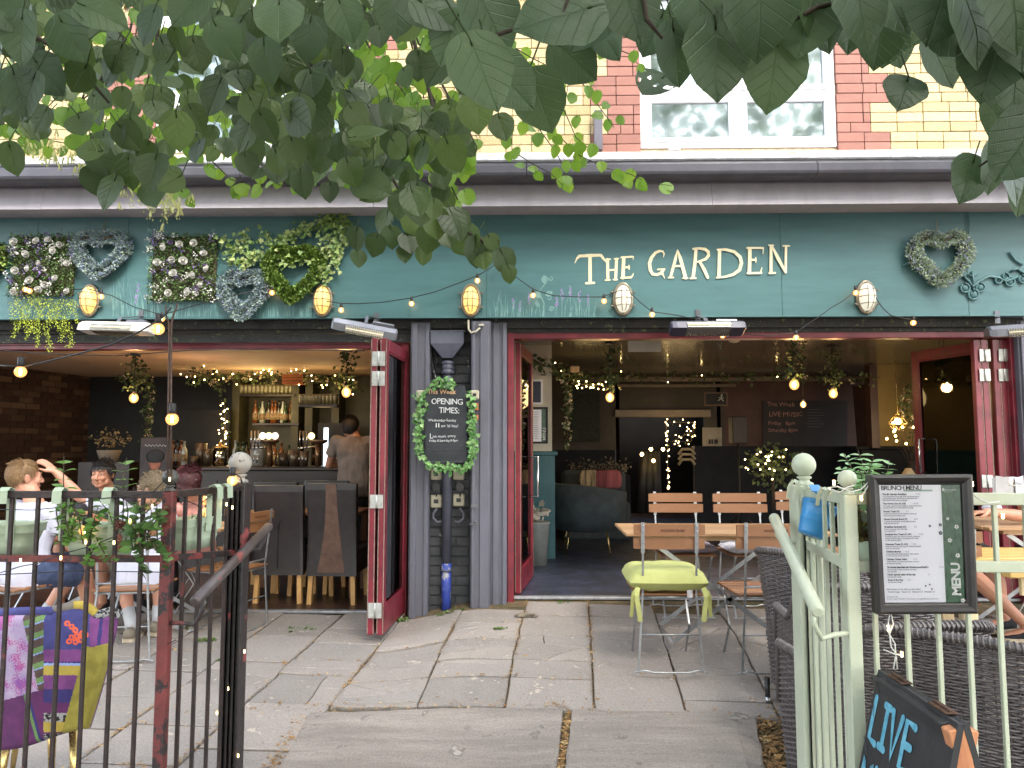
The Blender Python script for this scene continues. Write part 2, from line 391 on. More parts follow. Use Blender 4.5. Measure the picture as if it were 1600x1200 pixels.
for k in range(-13, 13):
    s0 = k * .487; s1 = s0 + .487
    lim = 4.16 if (s0 > s_of(e0) - .1 and s1 < s_of(e1) + .15) else 1.2
    t = 6.1 - rnd(0, .4) - o0.y + .2; t = .35 - rnd(0, .35)
    tend = lim - o0.y
    JOINTS.append((s0, tend))
    while t > tend:
        L = random.choice([.24, .3, .34, .4, .46, .55]) * rnd(.95, 1.05); t2 = max(tend, t - L)
        if t2 - tend < .12: t2 = tend
        sk = rnd(-.012, .012)
        quad = [(s0, t2), (s1, t2 + sk), (s1, t), (s0, t)]
        W = [(o0.x + dx[0] * a + dn[0] * c, o0.y + dx[1] * a + dn[1] * c) for a, c in quad]
        W = [(x, min(y, 6.02)) for x, y in W]
        if area(W) > .004:
            cx, cy = W[0]
            pc = .75 if (-2.4 < cx < .6 and 4.0 < cy < 4.75) else .2
            dz = rnd(-.005, .005)
            for q in crack(W, 3 if pc > .5 else 2, pc): slab(pv, q, gap=.0058 if q is W else .0032, dz=dz + rnd(-.0005, .0005), jit=.0035 if q is W else .011)
        JOINTS.append(((s0, t2, s1)))
        t = t2
setting(pv.build('paving', paving_m))
cs = MB()
J0, J1 = G(884, 1112), G(873, 1199); L0, L1 = G(480, 1114), G(432, 1199); R0, R1 = G(1183, 1112), G(1197, 1199)
def ext(a, c, y): t = (y - a.y) / (c.y - a.y); return (a.x + (c.x - a.x) * t, y)
slab(cs, [ext(L0, L1, 1.0), ext(J0, J1, 1.0), (J0.x, 4.13), (L0.x, 4.13)], .010, .004, .008)
slab(cs, [ext((J0 + V((.03, 0, 0))), J1 + V((.02, 0, 0)), 1.0), ext(R0, R1, 1.0), (R0.x, 4.13), (J0.x + .03, 4.13)], .010, .002, .008)
setting(cs.build('path', conc_m))
b = MB(); kp = G(1245, 1140); kq = ext(R0, R1, 1.2)
slab(b, [(kp.x - .13, 1.2), (kp.x + 3.5, 1.2), (kp.x + 3.5, 3.72), (kp.x - .06, 3.72)], .01, .045, .006)
setting(b.build('kerb', M('kerb_concrete', lin((118, 114, 110)), lin((86, 82, 78)), scale=5, rough=.9, bump=.5, bscale=60)))
# leaf litter and grit in the joints
lit_m = M('dry_litter', lin((150, 110, 62)), lin((92, 62, 34)), scale=40, rough=.9, island=[lin((176, 136, 84)), lin((120, 84, 46)), lin((204, 178, 128)), lin((96, 66, 40)), lin((158, 116, 60))])
b = MB()
def litter(x, y, n, sp, zz=.004, sz=(.004, .012)):
    for _ in range(n):
        px, py = x + random.gauss(0, sp), y + random.gauss(0, sp * 1.6)
        if py > 6.0: continue
        a = rnd(0, 6.3); L = rnd(*sz) * random.choice([.6, 1, 1, 1.6]); z = gz(px, py) + zz + rnd(-.004, .004)
        u = V((math.cos(a), math.sin(a), rnd(-.3, .3))) * L; w_ = V((-math.sin(a), math.cos(a), rnd(-.4, .4))) * L * rnd(.25, .5); p = V((px, py, z))
        b.add([p - u, p - w_, p + u, p + w_], [[0, 1, 2, 3]])
for j in JOINTS:
    if len(j) == 2:
        s0, te = j; t = te
        while t < .3:
            x, y = o0.x + dx[0] * s0 + dn[0] * t, o0.y + dx[1] * s0 + dn[1] * t
            dens = max(0, noise.noise(V((x * 1.3, y * 1.3, 2))) + .25)
            litter(x, y, int(13 * dens), .012); t += .035
    else:
        s0, t, s1 = j
        if noise.noise(V((s0 * 3, t * 3, 9))) > .0:
            for q in range(12):
                a = s0 + (s1 - s0) * rnd(0, 1); litter(o0.x + dx[0] * a + dn[0] * t, o0.y + dx[1] * a + dn[1] * t, 3, .01)
for q in range(70):
    t = q / 70; p = V(ext(J0 + V((.015, 0, 0)), J1 + V((.01, 0, 0)), 4.1 - 1.6 * t)).to_3d(); litter(p.x, p.y, 14, .008, .0, (.005, .014))
    p = V(ext(R0, R1, 4.05 - 2.0 * t)).to_3d(); litter(p.x + .05, p.y, 30, .035, -.008, (.006, .016))
    p = V(ext(L0, L1, 4.05 - 1.2 * t)).to_3d(); litter(p.x - .02, p.y, 10, .022, .0)
for q in range(2600): litter(rnd(-3.5, 3.5), rnd(2.4, 5.95), 1, .1, .006, (.0015, .005))
for q in range(500): x_ = random.gauss(-.5, 1.0); litter(x_, 4.16 + random.gauss(0, .03), 1, .02, .004)
tag(b.build('leaf_litter', lit_m), 'dry brown leaf litter and grit caught in paving joints', 'litter', kind='stuff')
moss_m = M('moss', lin((92, 120, 48)), lin((60, 84, 30)), scale=40, rough=.95)
b = MB()
for k in range(26):
    cx, cy = random.choice([(-1.95, 4.9), (-2.3, 5.3), (-.6, 5.75), (-1.0, 5.82), (-2.6, 5.6), (-1.7, 5.55), (.35, 5.9), (-.2, 5.2)]); cx += random.gauss(0, .05); cy += random.gauss(0, .03)
    for q in range(16):
        a = rnd(0, 6.3); p = V((cx + random.gauss(0, .02), cy + random.gauss(0, .012), gz(cx, cy) - .002)); b.leaf(p, (math.cos(a), math.sin(a), rnd(.5, 1.5)), (0, 0, 1), rnd(.01, .025), kind='o')
tag(b.build('weeds', moss_m), 'small green weeds and moss sprouting between paving stones', 'weeds', kind='stuff')
# ================================================================ BUILDING
px = lambda u, Y, v=600: P(u, v, Y).x
zz = lambda v, Y, u=800: P(u, v, Y).z
pub = T('pub_building', 'brick pub with teal fascia board and two wide folding-door openings', 'building', (0, 6, 0))
grey_m = M('grey_paint', lin((98, 98, 109)), lin((91, 91, 102)), scale=5, rough=.5, bump=.08, stretch=(3, 3, 1), wear=(lin((140, 112, 104)), .70, 7))
darkb_m = M('dark_painted_brick', lin((66, 68, 72)), lin((48, 50, 54)), scale=6, rough=.6, bump=.35, bscale=40, wear=(lin((190, 188, 182)), .69, 5))
red_m = M('oxblood_paint', lin((128, 36, 50)), lin((98, 28, 40)), scale=6, rough=.35, bump=.06, wear=(lin((96, 40, 44)), .68, 16))
black_m = M('black_timber', (.012, .012, .013), (.03, .028, .026), scale=14, rough=.6, bump=.2, wear=(lin((120, 118, 96)), .72, 30))
teal_m = M('teal_paint', lin((74, 113, 115)), lin((67, 104, 107)), scale=2.2, rough=.42, bump=.10, bscale=60, stretch=(1, 1, 7), wear=(lin((82, 128, 130)), .73, 9))
band_m = M('lilac_grey_board', lin((178, 170, 177)), lin((168, 160, 167)), scale=2, rough=.5, bump=.04, stretch=(5, 1, 1))
gut_m = M('gutter_plastic', lin((90, 88, 97)), lin((76, 75, 83)), scale=6, rough=.35)
lead_m = M('white_trim', lin((214, 214, 222)), lin((176, 174, 178)), scale=9, rough=.4, wear=(lin((110, 104, 100)), .68, 24))
ycol = [lin((176, 160, 122)), lin((186, 171, 136)), lin((164, 146, 106)), lin((178, 163, 126)), lin((148, 130, 94))]
ybr_m = M('yellow_brick', ycol[0], lin((190, 158, 100)), scale=14, rough=.85, bump=.6, bscale=70, island=ycol, stretch=(1, 1, 2.5), grain=(90, .2), wear=(lin((140, 112, 78)), .67, 20))
rbr_m = M('red_brick', lin((148, 106, 94)), lin((134, 94, 84)), scale=12, rough=.85, bump=.3, bscale=70, island=[lin((138, 94, 82)), lin((126, 85, 75)), lin((146, 103, 91))])
mort_m = M('mortar', lin((188, 168, 138)), lin((150, 134, 112)), scale=20, rough=.95, bump=.3)
white_m = M('white_upvc', lin((236, 236, 238)), lin((224, 224, 228)), scale=3, rough=.3)
steel_m = M('steel', (.55, .56, .58), (.4, .4, .42), scale=12, rough=.35, metal=.9)
X0, X1 = -6.6, 6.6
# --- upper wall with real bricks
WY = 6.3; zwb0 = P(800, 237, 6.3).z + .015
wL, wR = px(1005, 6.35), px(1318, 6.35)
w2L, w2R = px(232, 6.35), px(545, 6.35)
b = MB(); b.b2(X0, w2L, WY + .012, WY + .25, 3.3, 5.9); b.b2(w2R, wL, WY + .012, WY + .25, 3.3, 5.9); b.b2(wR, X1, WY + .012, WY + .25, 3.3, 5.9)
b.b2(w2L, w2R, WY + .012, WY + .25, 5.45, 5.9); b.b2(wL, wR, WY + .012, WY + .25, 5.45, 5.9)
b.b2(w2L, w2R, WY + .012, WY + .25, 3.3, zwb0); b.b2(wL, wR, WY + .012, WY + .25, 3.3, zwb0); b.build('upper_wall', mort_m, pub)
yb = MB(); rbs = {}
CO, BL = .0885, .2275
red = lambda x, z, row: any(abs((x - e) * sg - (.0)) < (.44 if row % 6 < 3 else .29) and (x - e) * sg > -.001 for e, sg in ((wL, -1), (wR, 1), (w2L, -1), (w2R, 1)))
for row in range(-2, 23):
    z = 3.80 + row * CO
    def put(x, L):
        if L < .05: return
        xc = x + L / 2
        for a, c in ((wL, wR), (w2L, w2R)):
            if z + CO / 2 < 5.47 and x < c and x + L > a:
                if x < a and a - x > .05: put(x, a - x)
                if x + L > c and x + L - c > .05: put(c, x + L - c)
                return
        r = red(xc, z, row)
        (rbs.setdefault(min(range(4), key=lambda k: abs(xc - (wL, wR, w2L, w2R)[k])), MB()) if r else yb).box((xc, WY + .01 + rnd(-.002, .003), z + CO / 2), (L - .0055, .06, CO - .0055), None, 0, .003)
    x = X0 + (BL / 2 if row % 2 else 0)
    edges = sorted([e + sg * (.44 if row % 6 < 3 else .29) for e, sg in ((wL, -1), (wR, 1), (w2L, -1), (w2R, 1))] + [wL, wR, w2L, w2R])
    while x < X1:
        nx = x + BL
        if row % 4 == 3 and random.random() < .3: nx = x + BL / 2
        e = [q for q in edges if x + .03 < q < nx - .03]
        if e: put(x, e[0] - x); x = e[0]; continue
        put(x, nx - x); x = nx
yb.build('yellow_brickwork', ybr_m, pub); [q.build('red_quoin', rbr_m, pub) for q in rbs.values()]
# --- windows
pane_m = M('window_glass', (.02, .025, .028), (.02, .025, .03), scale=1, rough=.03, rvar=.01, spec=1., coat=1., metal=0.)
nt = pane_m.node_tree; gl = nt.nodes.new('ShaderNodeBsdfGlossy'); gl.inputs['Roughness'].default_value = .09; gl.inputs[0].default_value = (.40, .47, .46, 1)
ms = nt.nodes.new('ShaderNodeMixShader'); ms.inputs[0].default_value = .55; nt.links.new(nt.nodes['Principled BSDF'].outputs[0], ms.inputs[1]); nt.links.new(gl.outputs[0], ms.inputs[2]); nt.links.new(ms.outputs[0], nt.nodes['Material Output'].inputs[0])
def window(xl, xr, zb, zt, split_):
    w_ = T('window', None, None); w_.parent = pub; w_.location = (0, 0, 0)
    del_ = V((0, 6, 0))
    def bb(mb, name, m):
        mb.v = [tuple(V(p) - del_) for p in mb.v]; o = mb.build(name, m, None, local=True); o.parent = fr_o if fr_o else pub; return o
    fr_o = None
    f = MB(); Y0, Y1 = 6.30, 6.36
    W = xr - xl; xm = xl + W * split_
    f.b2(xl, xl + .055, Y0, Y1, zb, zt, 0, .006); f.b2(xr - .055, xr, Y0, Y1, zb, zt, 0, .006); f.b2(xl + .055, xr - .055, Y0, Y1, zt - .055, zt, 0, .006); f.b2(xl + .055, xr - .055, Y0, Y1, zb, zb + .05, 0, .006)
    f.b2(xm - .035, xm + .035, Y0 - .004, Y1, zb + .05, zt - .055, 0, .006)
    zt2 = zz(152, 6.33)
    for a, c in ((xl + .055, xm - .035), (xm + .035, xr - .055)):
        f.b2(a, c, Y0 + .002, Y1, zt2 - .03, zt2 + .03, 0, .006)
        for z0, z1 in ((zb + .05, zt2 - .03), (zt2 + .03, zt - .055)):
            i = .045
            f.b2(a, a + i, Y0 - .01, Y1 - .012, z0, z1, 0, .006); f.b2(c - i, c, Y0 - .01, Y1 - .012, z0, z1, 0, .006)
            f.b2(a + i, c - i, Y0 - .01, Y1 - .012, z0, z0 + i, 0, .006); f.b2(a + i, c - i, Y0 - .01, Y1 - .012, z1 - i, z1, 0, .006)
    bpy.data.objects.remove(w_)
    fo = bb(f, 'window', white_m); fr_o = fo
    for a, c in ((xl + .1, xm - .08), (xm + .08, xr - .1)):
        for z0, z1 in ((zb + .09, zt2 - .07), (zt2 + .07, zt - .1)):
            g = MB(); t = rnd(-.004, .004); g.poly([(a, Y0 + .02 + t, z0), (c, Y0 + .02, z0), (c, Y0 + .02, z1), (a, Y0 + .02 + t, z1)], (0, .012, 0)); bb(g, 'pane', pane_m)
zwb = zz(237, 6.3) + .02
window(wL, wR, zwb, 5.42, .5); window(w2L, w2R, zwb, 5.42, .5)
b = MB(); b.b2(X0, X1, 6.12, 6.30, zz(246, 6.12), zz(238, 6.12), 0, .01); b.build('stone_sill', M('stone_sill', lin((206, 196, 186)), lin((150, 140, 130)), scale=12, rough=.85, bump=.5, wear=(lin((90, 84, 80)), .68, 30)), pub)
b = MB(); xv = px(935, 6.2, 200); b.b2(xv - .035, xv + .035, 6.2, 6.27, 3.9, 4.25); xv = px(730, 6.2, 200); b.b2(xv - .03, xv + .03, 6.2, 6.27, 3.9, 4.15)
b.build('duct_cover', gut_m, pub)
b = MB(); xv = px(1053, 6.2, 235); b.b2(xv - .045, xv + .045, 6.14, 6.22, 3.86, 3.95, 0, .006); b.build('vent_block', lead_m, pub)
# --- roof, gutter, band, fascia
zA, zB = zz(247, 5.5), zz(256, 5.5)
b = MB(); b.poly([(X0, 5.5, zA - .004), (X1, 5.5, zA - .004), (X1, 6.29, zA + .10), (X0, 6.29, zA + .10)], (0, 0, -.02)); b.build('roof', lead_m, pub)
b = MB(); b.b2(X0, X1, 5.46, 5.5, zB + .002, zA - .002, 0, .004); b.b2(X0, X1, 5.452, 5.46, zB + .012, zB + .022); b.build('roof_trim', lead_m, pub)
b = MB(); zC = zz(275, 5.45)
prof = [(5.60, zB - .002), (5.47, zB - .002), (5.468, zB - .018), (5.45, zB - .03), (5.452, zC + .03), (5.46, zC + .012), (5.49, zC), (5.6, zC)]
for x in [X0 + i * 2.2 for i in range(6)]:
    b.poly([(x, y, z) for y, z in prof], (2.194, 0, 0))
b.build('gutter', gut_m, pub)
b = MB(); zD = zz(322, 5.6)
for i in range(5):
    x = X0 + i * 2.64 + .12; b.poly([(x, 5.598, zD), (x + 2.637, 5.598, zD), (x + 2.637, 5.64, zC - .003), (x, 5.64, zC - .003)][::-1], (0, .03, 0))
b.b2(X0, X1, 5.64, 5.86, zD + .01, zD + .03); b.b2(X0, X1, 5.66, 5.7, zD + .03, zB)
b.build('soffit_board', band_m, pub)
FY = 5.85; zF0, zF1 = zz(497, FY), zD + .01
fas = MB(); seams = [X0, px(46, FY), px(225, FY), px(486, FY), px(760, FY), px(1226, FY), px(1520, FY), X1]
for a, c in zip(seams, seams[1:]): fas.b2(a + .0008, c - .0008, FY, FY + .03, zF0, zF1, 0, .0015)
fas.b2(X0, X1, FY - .01, FY, zF0, zF0 + .010, 0, .003)
fas.b2(px(187, FY), px(190, FY), FY - .004, FY, zz(472, FY), zz(330, FY))
fasc = fas.build('fascia', teal_m, pub)
def child(mb, name, m, par, label=None):
    mb.v = [tuple(V(p) - V((0, 6, 0))) for p in mb.v]; o = mb.build(name, m, None, local=True); o.parent = par
    if label: o['label'] = label
    return o
# hand painted lettering, traced as brush strokes (2D coordinates in photo pixels around the sign, laid on the fascia plane)
cream_m = M('cream_sign_paint', lin((238, 226, 190)), lin((226, 212, 172)), scale=20, rough=.6)
S = 360 / 1600
def sp(x, y): p = P(880 + x * S, 370 + y * S, FY); return (p.x, p.z)
ltw = [MB(), MB()]; lt = None; LI = [0]
def st(pts, wpx):
    global lt
    LI[0] += 1; k = S / FPX * FY; lt = ltw[1 if pts[0][0] > 560 else 0]
    q = [sp(*p) for p in pts]; ww = [w_ * k for w_ in wpx] if isinstance(wpx, (list, tuple)) else wpx * k
    stroke(lt, q, ww, (0, FY, 0), (1, 0, 0), (0, 0, 1), .0015 + .00025 * LI[0], caps=True)
def arc(cx, cy, rx, ry, a0, a1, n=14): return [(cx + rx * math.cos(R(a0 + (a1 - a0) * i / n)), cy - ry * math.sin(R(a0 + (a1 - a0) * i / n))) for i in range(n + 1)]
st([(80, 184), (96, 150), (112, 136)], [3, 14, 22]); st([(112, 134), (180, 130), (262, 128)], [20, 24, 20]); st([(262, 128), (278, 150), (298, 178)], [20, 18, 4])
st([(186, 135), (187, 316)], 24); st([(160, 323), (214, 320)], 17)
st([(308, 158), (310, 298)], 21); st([(370, 156), (364, 296)], 20); st([(292, 158), (326, 156)], 11); st([(356, 154), (382, 152)], 11); st([(292, 302), (324, 300)], 11); st([(348, 298), (374, 297)], 11); st([(312, 234), (364, 228)], 13)
st([(420, 146), (414, 286)], 24); st([(404, 144), (480, 139)], 14); st([(474, 140), (488, 138), (484, 162)], [10, 8, 3]); st([(422, 214), (456, 212)], 14); st([(456, 200), (457, 226)], 9); st([(402, 287), (470, 283)], 15); st([(462, 284), (478, 276), (488, 254)], [14, 12, 3])
st([(696, 142), (700, 118), (690, 102), (668, 100), (640, 112), (612, 146), (598, 186), (604, 232), (620, 260), (648, 264), (680, 254), (694, 236)], [4, 10, 14, 18, 20, 23, 24, 24, 22, 20, 20, 17]); st([(656, 228), (704, 226)], 11); st([(682, 244), (704, 290)], [18, 4])
st([(792, 92), (780, 150), (744, 282)], [6, 20, 19]); st([(794, 96), (812, 150), (848, 286)], [10, 24, 25]); st([(764, 206), (818, 204)], 15); st([(730, 285), (764, 284)], 11); st([(828, 289), (862, 288)], 11)
st([(920, 96), (914, 180), (900, 284)], 23); st([(902, 86), (940, 82), (984, 88), (1006, 106), (1008, 132), (988, 156), (952, 170), (926, 176)], [16, 18, 22, 24, 22, 20, 15, 11]); st([(948, 178), (976, 226), (1002, 284)], [18, 24, 20]); st([(882, 290), (918, 289)], 13)
st([(1084, 100), (1082, 180), (1080, 280)], 23); st([(1070, 92), (1124, 90), (1186, 106), (1226, 142), (1236, 184), (1222, 232), (1178, 264), (1120, 280), (1064, 285)], [14, 20, 22, 24, 24, 24, 20, 16, 12])
st([(1294, 88), (1292, 180), (1290, 252)], 25); st([(1274, 80), (1380, 80)], 15); st([(1374, 80), (1388, 76), (1384, 122)], [12, 10, 4]); st([(1296, 162), (1334, 162)], 15); st([(1334, 148), (1335, 178)], 9); st([(1278, 255), (1372, 253)], 15); st([(1366, 254), (1378, 214)], [12, 4])
st([(1440, 70), (1440, 250)], 20); st([(1424, 62), (1456, 62)], 12); st([(1428, 254), (1468, 253)], 14); st([(1446, 66), (1490, 154), (1540, 246)], [14, 24, 16]); st([(1544, 72), (1541, 248)], 17); st([(1524, 66), (1566, 66)], 12)
[child(l_, 'painted_word', cream_m, fasc) for l_ in ltw]
# painted grasses and flowers on the fascia
pale_m = M('pale_sage_paint', lin((122, 158, 152)), lin((84, 128, 128)), scale=20, rough=.6)
lil_m = M('lilac_paint', lin((150, 126, 178)), lin((120, 96, 150)), scale=20, rough=.6)
gp, lp = MB(), MB(); q = [0]
def S2(mb, pts, w_, par=None):
    q[0] = (q[0] + 1) % 40; stroke(mb, [(P(u, v, FY).x, P(u, v, FY).z) for u, v in pts], [a / FPX * FY for a in w_], (0, FY, 0), (1, 0, 0), (0, 0, 1), .0008 + .00003 * q[0], caps=False)
for u0, u1, n, h in ((0, 60, 16, 40), (175, 250, 34, 62), (255, 345, 34, 34), (400, 500, 40, 36), (765, 800, 15, 40), (800, 850, 13, 30), (865, 930, 18, 34)):
    gp = MB()
    for i in range(n):
        u = rnd(u0, u1); hh = h * rnd(.35, 1.1); dx_ = rnd(-.3, .3) * hh
        S2(gp, [(u, 495), (u + dx_ * .25, 495 - hh * .5), (u + dx_, 495 - hh)], [1.1, .9, .3])
    child(gp, 'painted_grass', pale_m, fasc)
gp = MB()
def curl(u, v, r, d=1, n=12): S2(gp, [(u + d * r * (1 - t / n * .7) * math.sin(t / n * 5.2), v - r * (1 - t / n * .7) * math.cos(t / n * 5.2) + r) for t in range(n + 1)], [1.6] * (n + 1))
def pleaf(u, v, r, a): S2(gp, [(u + r * t * math.cos(a), v - r * t * math.sin(a)) for t in (0, .3, .6, .85, 1)], [.5, r * .65, r * .7, r * .35, .4])
for (u, v) in ((848, 496), (240, 440)):
    S2(gp, [(u, v), (u + 2, v - 22), (u - 6, v - 40), (u + 6, v - 56), (u + 10, v - 62)], [2.4, 2.2, 1.8, 1.4, 1])
    for a, r, o in ((2.2, 13, (-3, -30)), (.5, 13, (4, -34)), (1.7, 15, (4, -52)), (.3, 12, (8, -12)), (2.7, 9, (-4, -18))): pleaf(u + o[0], v + o[1], r, a)
    curl(u + 12, v - 64, 4); curl(u - 8, v - 26, 3.5, -1); curl(u + 10, v - 34, 4)
for u, v in ((235, 395), (232, 420)): S2(gp, [(u + 12, 352 + (v - 395)), (u + 8, v - 20), (u, v)], [1.4, 1.4, 1]); pleaf(u + 2, 364 + v - 395, 10, 2.4); pleaf(u + 16, 360 + v - 395, 11, .9)
for u, v in ((878, 455), (891, 450), (802, 470), (827, 462), (905, 458), (216, 444), (213, 462), (870, 466), (812, 474), (920, 464)):
    for k in range(6): S2(lp if (k + int(u)) % 3 else gp, [(u + rnd(-2.4, 2.4), v + k * 2.6), (u + rnd(-2.4, 2.4), v - 4 + k * 2.6)], [2.2, 1.8])
    S2(gp, [(u, 495), (u, v + 12)], [1, 1])
child(gp, 'painted_grass', pale_m, fasc); child(lp, 'painted_flowers', lil_m, fasc)
# raised scroll ornament, same teal
sc_ = MB()
def tubeF(pts, r): sc_.tube([P(u, v, FY - .012) for u, v in pts], r, 8)
tubeF([(1411, 416), (1418, 411), (1428, 414), (1436, 422)], .008)
tubeF([(1505, 432), (1514, 440), (1520, 448), (1530, 440), (1545, 432), (1560, 434), (1572, 440), (1590, 432)], .010)
tubeF([(1519, 424), (1521, 438), (1521, 456)], .008); tubeF([(1577, 394), (1586, 406), (1598, 414)], .008); tubeF([(1580, 424), (1590, 420), (1604, 430)], .01); tubeF([(1512, 430), (1520, 431), (1528, 428)], .007)
for u, v, r in ((1508, 450, 7), (1532, 449, 7), (1521, 460, 8), (1560, 438, 5), (1578, 440, 7), (1572, 432, 5), (1598, 436, 6)):
    for k in range(1): tubeF([(u + r * math.cos(R(a)), v + r * math.sin(R(a))) for a in range(-100, 260, 24)], .008)
    sc_.ball(P(u, v, FY + .004), r / FPX * FY, 12, sc=(1, .5, 1))
tubeF([(1513, 333), (1515, 350), (1513, 366)], .004)
child(sc_, 'scroll_ornament', teal_m, fasc)
# --- beam and recess under fascia
zL0, zL1 = zz(545, 6.05), zz(536, 6.05)
xm_ = px(640, 6.05); xrL, xrR = px(793, 6.05), px(1592, 6.05)
b = MB(); b.b2(X0, X1, 5.98, 6.2, zz(520, 5.98), zF1); b.b2(X0, X1, 5.94, 5.98, zz(513, 5.94), zF0 + .1, 0, .004); b.b2(X0, px(780, 5.97), 5.975, 5.99, zz(534, 5.97), zz(521, 5.97))
b.build('lintel_beam', M('weathered_beam', (.014, .014, .014), (.03, .03, .028), scale=9, rough=.7, bump=.6, bscale=40, wear=(lin((96, 104, 74)), .60, 22)), pub)
b = MB(); b.b2(X0, xm_, 6.02, 6.12, zL0, zL1, 0, .004); b.b2(X0, px(628, 6.05), 6.0, 6.02, zL1 - .012, zL1 + .01); b.b2(px(629, 6.05), xm_, 6.0, 6.12, -.01, zL1, 0, .004)
zR0, zR1 = zz(531, 6.05), zz(520, 6.05)
b.b2(xrL, xrR, 6.0, 6.12, zR0, zR1, 0, .004); b.b2(px(793, 6.0), px(803, 6.0), 5.985, 6.11, .09, zR1 + .001, 0, .004); b.b2(px(1580, 6.0), px(1593, 6.0), 5.985, 6.11, .09, zR1 + .001, 0, .004)
b.build('door_frame', red_m, pub)
# --- pilasters and recess
def pil(u0, u1, Y, zb, grooves, zt=None):
    b = MB(); x0, x1 = px(u0, Y), px(u1, Y); b.b2(x0, x1, Y, 6.14, zb, zt or zF0 - .02, 0, .004)
    for g, wd, pr in grooves: xg = px(g, Y); b.b2(xg - wd / 2, xg + wd / 2, Y - pr, Y, zb + .005, (zt or zF0) - .03, 0, .004)
    b.build('pilaster', grey_m, pub)
pil(641, 671, 5.92, -.04, [(648, .045, .025), (667, .03, .012)]); pil(736, 766, 5.86, -.0, [(740, .022, .02), (757, .07, .018)]); pil(766.5, 792, 5.93, .06, [(775, .05, .012), (788, .03, .02)])
pil(1594, 1640, 5.93, .08, [(1602, .05, .02), (1625, .03, .02)])
b = MB(); xa, xb = px(671, 6.05), px(736, 6.05); b.b2(xa - .01, xb + .02, 6.06, 6.2, -.05, zF0 + .05)
row = 0; z = -.02
while z < 2.3:
    x = xa - (0 if row % 2 else .11)
    while x < xb:
        a, c = max(x, xa), min(x + .22, xb)
        if c - a > .03: b.b2(a + .004, c - .004, 6.045 + rnd(-.001, .002), 6.06, z + .004, z + .071, 0, .004)
        x += .226
    z += .078; row += 1
b.build('recess_wall', darkb_m, pub)
# --- rainwater pipe
pipe_m = M('pipe_paint', lin((92, 94, 108)), lin((74, 76, 90)), scale=6, rough=.45, bump=.15, wear=(lin((176, 172, 172)), .70, 11))
blue_m = M('worn_blue_paint', lin((54, 76, 168)), lin((44, 62, 142)), scale=9, rough=.5, bump=.3, wear=(lin((150, 150, 156)), .55, 15))
pipe = T('rainwater_pipe', 'grey downpipe with square hopper and worn blue foot between the two doorways', 'drainpipe', (px(700, 6.0), 5.99, -.02))
xp = pipe.location.x; Yp = 5.985
b = MB(); b.tube([(xp, Yp, zz(880, Yp)), (xp, Yp, zz(575, Yp))], .038, 14); b.lathe([(.046, 0), (.052, .01), (.052, .03), (.044, .035), (.05, .045), (.05, .07), (.044, .075), (.052, .085), (.052, .10), (.04, .11)], (xp, Yp, zz(585, Yp)), 14); b.lathe([(.044, 0), (.05, .008), (.044, .016)], (xp, Yp, zz(893, Yp)), 14)
b.build('pipe', pipe_m, pipe)
b = MB(); b.tube([(xp, Yp, -.03), (xp, Yp, zz(880, Yp) - .001)], .040, 14); b.build('pipe_foot', blue_m, pipe, label='worn bright blue foot of the pipe')
b = MB(); z0, z1, z2 = zz(560, Yp), zz(538, Yp), zz(520, Yp); hw = .135
vs = [];
for hx, hy, z in ((.042, .042, z0), (hw, .075, z1), (hw, .075, z2), (hw + .008, .08, z2), (hw + .008, .08, z2 + .01)): vs += [(xp - hx, Yp - hy, z), (xp + hx, Yp - hy, z), (xp + hx, Yp + .05, z), (xp - hx, Yp + .05, z)]
b.add(vs, [[i * 4 + j, i * 4 + (j + 1) % 4, i * 4 + 4 + (j + 1) % 4, i * 4 + 4 + j] for i in range(4) for j in range(4)] + [[3, 2, 1, 0], [16, 17, 18, 19]])
b.build('hopper', pipe_m, pipe)
# thin cables and small pipe inside the recess
b = MB(); b.tube([P(671, 506, 6.0), P(676, 530, 6.0), P(673, 560, 6.02), P(680, 590, 6.02), P(684, 620, 6.02), P(684, 660, 6.02)], .009, 6)
b.tube([P(676, 545, 6.0), P(683, 562, 5.99), P(679, 575, 6.01)], .006, 6); b.tube([P(706, 512, 6.0), P(702, 536, 5.95)], .014, 8)
tag(b.build('cable', M('old_cable', lin((70, 70, 76)), scale=20, rough=.5, wear=(lin((190, 190, 190)), .6, 30))), 'old grey cables running down the recess beside the downpipe', 'cable')
b = MB(); b.tube([P(750, 512, 5.83), P(744, 518, 5.83), P(736, 520, 5.83), P(732, 514, 5.83), P(732, 500, 5.84)], .008, 8); b.box(P(752, 508, 5.83), (.04, .03, .015)); tag(b.build('cable_conduit', M('ivory_plastic', lin((196, 190, 170)), lin((176, 168, 146)), scale=9, rough=.45)), 'small ivory conduit bend under the fascia above the downpipe recess', 'conduit')
# sockets
iv = M('ivory_plastic', lin((196, 190, 170)))
dk = M('dark_plastic', (.02, .02, .022), rough=.35)
def socket(u, v, w_, h, Y, label, mark=True, grp='electrical boxes in the recess'):
    t = T('socket_box', label, 'socket', P(u, v, Y), 0, grp); c = t.location; s_ = 1 / FPX * Y
    b = MB(); b.box(c, (w_ * s_, .05, h * s_), None, 0, .008); b.build('box', iv, t)
    b = MB(); b.box(c + V((0, -.027, 0)), (w_ * s_ * .38, .008, h * s_ * .3), None, 0, .002)
    for a in (-1, 1):
        for e in (-1, 1): b.box(c + V((a * w_ * s_ * .38, -.026, e * h * s_ * .38)), (.004, .003, .004))
    if mark: b.build('switch', dk, t)
    return t
socket(682, 741, 18, 17, 6.03, 'cream switch box left of the pipe, just under the chalkboard'); socket(717, 741, 18, 17, 6.03, 'blank cream box right of the pipe under the chalkboard', False)
